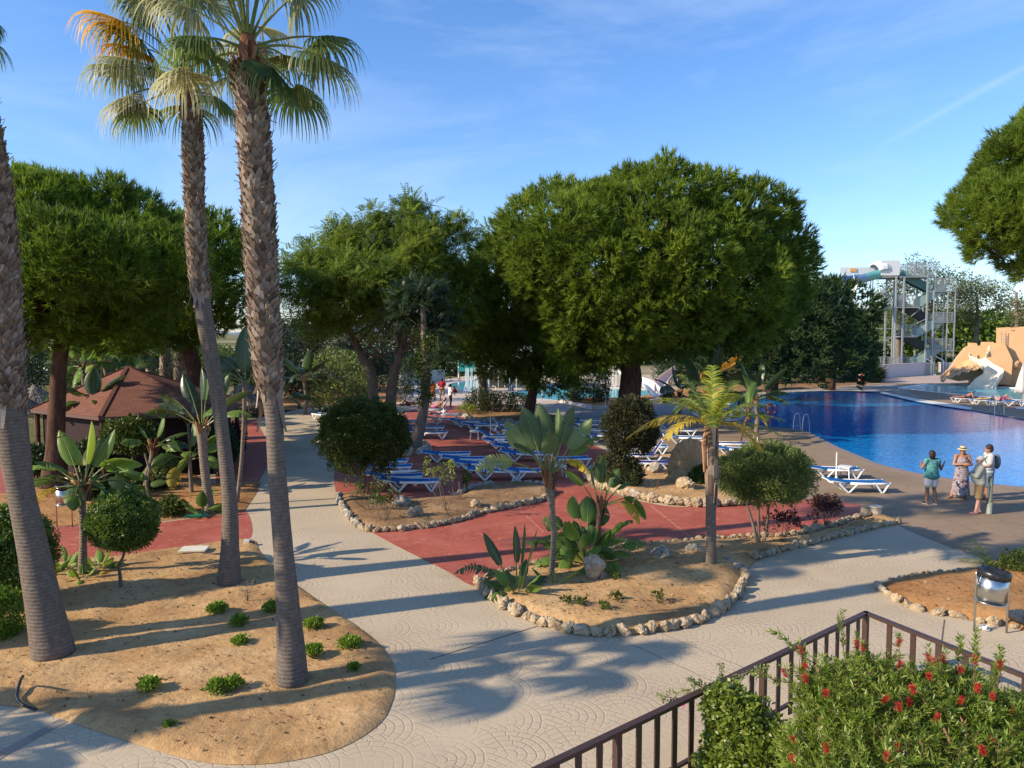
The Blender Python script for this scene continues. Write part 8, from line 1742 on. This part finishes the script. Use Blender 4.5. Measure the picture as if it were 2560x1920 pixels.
# man with cap, facing left
b = G(2447, 1284)
J = dict(J0); J.update(elL=(-.20, .12, 1.12), wrL=(-.02, .26, 1.13), elR=(.20, .14, 1.13), wrR=(.0, .28, 1.17), hf=(.0, 1, -.08), curlL=.8, curlR=.9, knL=(-.11, .04, .48), anL=(-.11, .10, .085), anR=(.12, -.02, .085))
e, V, f = person('man in a pale cap, grey-green pullover and khaki shorts with folded arms', b, R(68), J, 'pink', .0095, 1.70, False, belly=1.35)
top_garment(e, V, f, simple('grey_green_knit', (.36, .36, .30), .9, bump=.5, bscale=18), 'pullover', 1.72, .016, .03, belly=1.35); shorts(e, V, f, simple('khaki', (.30, .20, .09), .85, bump=.5, bscale=16), .92, .02); shoes(e, V, simple('thong', (.25, .07, .06), .5), simple('flipflop', (.25, .12, .10), .7), True)
capm = simple('cap_cloth', (.66, .60, .50), .8); hd = V['head']; mb = MB(); ell(mb, hd + f['hu'] * .055 - f['hf'] * .01, (.090, .105, .082), f['Rh']); remeshed('cap', mb, capm, e, .012, 2)
mb = MB(); mb.grid([[tuple(hd + f['hf'] * (.07 + v * .095) + f['hr'] * u * (.075 - .02 * v * v) + f['hu'] * (.055 - .02 * v - .02 * u * u)) for u in np.linspace(-1, 1, 9)] for v in np.linspace(0, 1, 6)]); mb.grid([[tuple(hd + f['hf'] * (.07 + v * .095) + f['hr'] * u * (.075 - .02 * v * v) + f['hu'] * (.048 - .02 * v - .02 * u * u)) for u in np.linspace(-1, 1, 9)] for v in np.linspace(0, 1, 6)]); mb.build('cap_brim', capm, e, True)
# man behind
b = G(2468, 1252)
J = dict(J0); J.update(elL=(-.24, .04, 1.10), wrL=(-.12, .24, 1.02), elR=(.24, .03, 1.10), wrR=(.10, .25, 1.05), hf=(-.1, 1, 0), curlL=.6, curlR=.6)
e, V, f = person('dark-haired man with a backpack standing behind the man in the cap', b, R(75), J, 'tan', .0095, 1.78, False, hair='dark')
top_garment(e, V, f, simple('pale_grey_shirt', (.42, .44, .44), .85, bump=.4), 'shirt', .75, .02, .05); shorts(e, V, f, simple('blue_grey_shorts', (.12, .15, .20), .85), .9, .04); shoes(e, V, dk_shoe, simple('sole_grey', (.25, .25, .25), .7))
mb = MB(); ell(mb, V['chest'] + Vector((0, -.21, -.03)), (.15, .10, .23)); remeshed('backpack', mb, simple('backpack_cloth', (.10, .13, .15), .8), e, .016)
for q in (-1, 1): MB().tube([V['chest'] + Vector((q * .11, -.16, .14)), V['neck'] + Vector((q * .12, 0, .0)), V['chest'] + Vector((q * .13, .16, .05)), V['chest'] + Vector((q * .15, .05, -.15))], .018, 6).build('backpack_strap', bpy.data.materials['backpack_cloth'], e, True)
# far family on the flagstones
b = G(1105, 1002); J = dict(J0); J.update(elL=(-.26, .06, 1.12), wrL=(-.14, .22, 1.18), elR=(.26, .06, 1.12), wrR=(.14, .22, 1.18), curlL=.6)
e, V, f = person('man in a red shirt and khaki shorts seen from behind on the flagstones', b, R(0), J, 'brown', .016, 1.78, False, False, hair='dark'); top_garment(e, V, f, simple('red_shirt', (.36, .02, .03), .85), 'shirt', .6, .02, .05, .02); shorts(e, V, f, simple('khaki_pale', (.38, .32, .24), .85), .95, .035, vox=.02); shoes(e, V, dk_shoe, dk_shoe)
b = G(1082, 1005); e, V, f = person('woman in an orange top left of the man in red, half behind the leaning trunk', b, R(10), J, 'brown', .016, 1.66, True, False, hair='dark', hairlen=.1); top_garment(e, V, f, simple('orange_top', (.55, .14, .03), .85), 'top', .3, .02, .05, .02); shorts(e, V, f, simple('brown_skirt', (.20, .10, .04), .85), .7, .03, vox=.02)
b = G(1126, 1017); J2 = dict(J0); J2.update(elL=(-.22, .10, 1.12), wrL=(-.08, .30, 1.12), elR=(.22, .12, 1.12), wrR=(.06, .32, 1.08), knL=(-.07, .04, .48), knR=(.07, .04, .48), anL=(-.06, 0, .085), anR=(.06, 0, .085))
e, V, f = person('woman in a white top and black trousers holding a child in red', b, R(-75), J2, 'brown', .016, 1.66, True, False, hair='dark', hairlen=.03); top_garment(e, V, f, M['white_paint'], 'top', .8, .015, .04, .02); shorts(e, V, f, M['black'], 1.85, .01, 'trousers', .02); shoes(e, V, dk_shoe, dk_shoe)
ec = empty('person', e.location + Vector((.42, -.02, 1.12)), 'small child in red held in the arms of the woman in white', 'person', None, R(100)); 
Jc = dict(pel=(0, 0, 0), chest=(0, .10, .12), neck=(0, .17, .22), head=(0, .24, .29), shL=(-.09, .14, .18), shR=(.09, .14, .18), elL=(-.12, .22, .08), elR=(.12, .22, .08), wrL=(-.08, .32, .08), wrR=(.08, .32, .08))
mb = MB(); ell(mb, Vector((0, .02, .0)), (.10, .12, .10)); ell(mb, Vector((0, .10, .12)), (.10, .10, .13)); ell(mb, Vector((0, .17, .29)), (.08, .09, .09)); 
for q in (-1, 1): capsule(mb, (q * .10, .10, .18), (q * .13, .22, .10), .035, .028); capsule(mb, (q * .13, .22, .10), (q * .08, .30, .12), .028, .02); capsule(mb, (q * .06, 0, -.03), (q * .13, .14, -.12), .055, .04); capsule(mb, (q * .13, .14, -.12), (q * .13, .10, -.28), .04, .028)
remeshed('body', mb, SK['brown'], ec, .014); mb = MB(); ell(mb, Vector((0, .02, .0)), (.115, .135, .11)); ell(mb, Vector((0, .10, .12)), (.115, .115, .135)); 
for q in (-1, 1): capsule(mb, (q * .10, .10, .18), (q * .13, .20, .11), .045, .038)
remeshed('red_suit', mb, bpy.data.materials['red_shirt'], ec, .014); mb = MB(); ell(mb, Vector((0, .155, .315)), (.085, .095, .085)); remeshed('hair', mb, HAIR['dark'], ec, .014)
# lying figures: joints laid along X on a lounger (surface z about .37)
def lying(label, p, rz, prone, skin, garm, hairc, H=1.66, female=True, knees=0., lift=0.):
    z = .47; s = -1 if prone else 1; fz = (0, 0, 1) if not prone else (0, 0, -1)
    J = dict(pel=(0, 0, z), chest=(0, .28, z + .02 + lift * .5), neck=(0, .47, z + .04 + lift), head=(0, .60, z + .06 + lift * 1.3), shL=(-.18, .43, z + lift), shR=(.18, .43, z + lift), elL=(-.28, .40 + .2 * lift, z - .06), elR=(.28, .40 + .2 * lift, z - .06), wrL=(-.18, .62 if prone else .2, z - .03 + (.02 if prone else .1)), wrR=(.18, .62 if prone else .2, z - .03 + (.02 if prone else .1)),
             hipL=(-.09, -.06, z), hipR=(.09, -.06, z), knL=(-.11, -.44 + .1 * knees, z - .03 + .32 * knees), knR=(.11, -.46, z - .03), anL=(-.12, -.82 + .34 * knees, z - .04), anR=(.12, -.86, z - .04), ftLd=(0, -.3, s * .9), ftRd=(0, -.3, s * .9), dnL=(0, -1, 0), dnR=(0, -1, 0), face=fz, hup=(0, .9, .3 + (.6 if lift else 0)), hf=(0, .3 if prone else -.2, 1 if not prone else (-.6 if not lift else .1)))
    e, V, f = person(label, p, rz, J, skin, .016, H, female, False, hair=hairc, hairlen=.06); mb = MB(); ell(mb, V['pel'], (.185, .125, .14) if True else 0); 
    if not prone or True:
        for S in 'LR': capsule(mb, V['hip' + S], V['hip' + S].lerp(V['kn' + S], .45 if garm[1] else .08), .108, .095 if garm[1] else .10)
    mb2 = mb; remeshed('swim_shorts' if garm[1] else 'bikini_bottom', mb2, garm[0], e, .016); return e
p = G(2415, 1013); p = Vector((G(2413, 996, .33).x, G(2413, 996, .33).y, 0)); lying('woman propped on her elbows on a lounger by the slide pool, dark hair', p, R(-94), True, 'tan', (simple('bikini', (.10, .05, .03), .7), 0), 'dark', lift=.22)
p = Vector((G(2502, 1003, .33).x, G(2502, 1003, .33).y, 0)); lying('man in red shorts lying on his back with one knee up at the slide pool', p, R(96), False, 'pink', (simple('crimson_shorts', (.60, .02, .08), .8), 1), 'grey', 1.76, False, 1.0)
p = Vector((G(1090, 1022, .33).x, G(1090, 1022, .33).y, .02)); e_ = lying('person in pink reclining on the raised lounger before the standing family', p, R(-85), False, 'tan', (simple('pink_cloth', (.70, .22, .32), .8), 1), 'dark', 1.62, True, .8, .35)
p = Vector((G(1024, 1015, .33).x, G(1024, 1015, .33).y, .02)); lying('sunbather lying on the pale lounger left of the leaning trunk', p, R(-88), False, 'brown', (simple('maroon_cloth', (.25, .05, .06), .8), 1), 'dark', 1.66, True, .7)

# ================================================================ leaf litter and small stones on the soil (nobody could count it)
rng = np.random.default_rng(1111)
def litter(name, label, poly, n, zf, mats, sz=(.012, .04)):
    q = np.array(poly); P = q.min(0) + rng.random((n * 3, 2)) * (q.max(0) - q.min(0)); P = P[inside(P, poly)][:n]; d = edge_dist(P, poly); m = d > .06; P = P[m]; d = d[m]; k = len(P)
    z = zf(P, d); th = rng.random(k) * 6.28; s = rng.uniform(sz[0], sz[1], k)[:, None]; a = np.stack([np.cos(th), np.sin(th), rng.normal(size=k) * .3], 1); b = np.stack([-np.sin(th), np.cos(th), rng.normal(size=k) * .3], 1) * rng.uniform(.3, .7, k)[:, None]
    c = np.column_stack([P, z + .012]); V = np.stack([c - a * s, c - b * s + [0, 0, .006], c + a * s, c + b * s + [0, 0, .006]], 1)
    tag(fast_mesh(name, V.reshape(-1, 3), 4, mats, rng.random(k)), label, 'litter', kind='stuff')
LM = leafmat('dry_litter', [(0, (.06, .035, .02)), (.5, (.20, .12, .06)), (.85, (.42, .30, .17)), (1, (.10, .13, .03))], .9, .1, .05)
dg = bpy.context.evaluated_depsgraph_get()
for nm, poly, n in (('sandy_bed', B1, 1500), ('front_bed_soil', B4, 1300), ('island_bed_soil', B3, 700), ('shell_bed_soil', B5, 700), ('right_bed_soil', B6, 400), ('hut_garden_soil', B2, 1500)):
    ob = bpy.data.objects[nm]; Vv = np.array([v.co[:] for v in ob.data.vertices])
    def zf(P, d, Vv=Vv):
        out = np.zeros(len(P))
        for i in range(0, len(P), 400): dd = ((P[i:i + 400, None, :] - Vv[None, :, :2]) ** 2).sum(2); j = np.argsort(dd, 1)[:, :3]; out[i:i + 400] = Vv[j, 2].mean(1)
        return out
    litter('leaf_litter', 'dry leaf bits and twigs strewn on the ' + {'sandy_bed': 'big sandy bed', 'front_bed_soil': 'front bed', 'island_bed_soil': 'island bed', 'shell_bed_soil': 'shell bed', 'right_bed_soil': 'right bed', 'hut_garden_soil': 'hut garden'}[nm], poly, n, zf, LM)
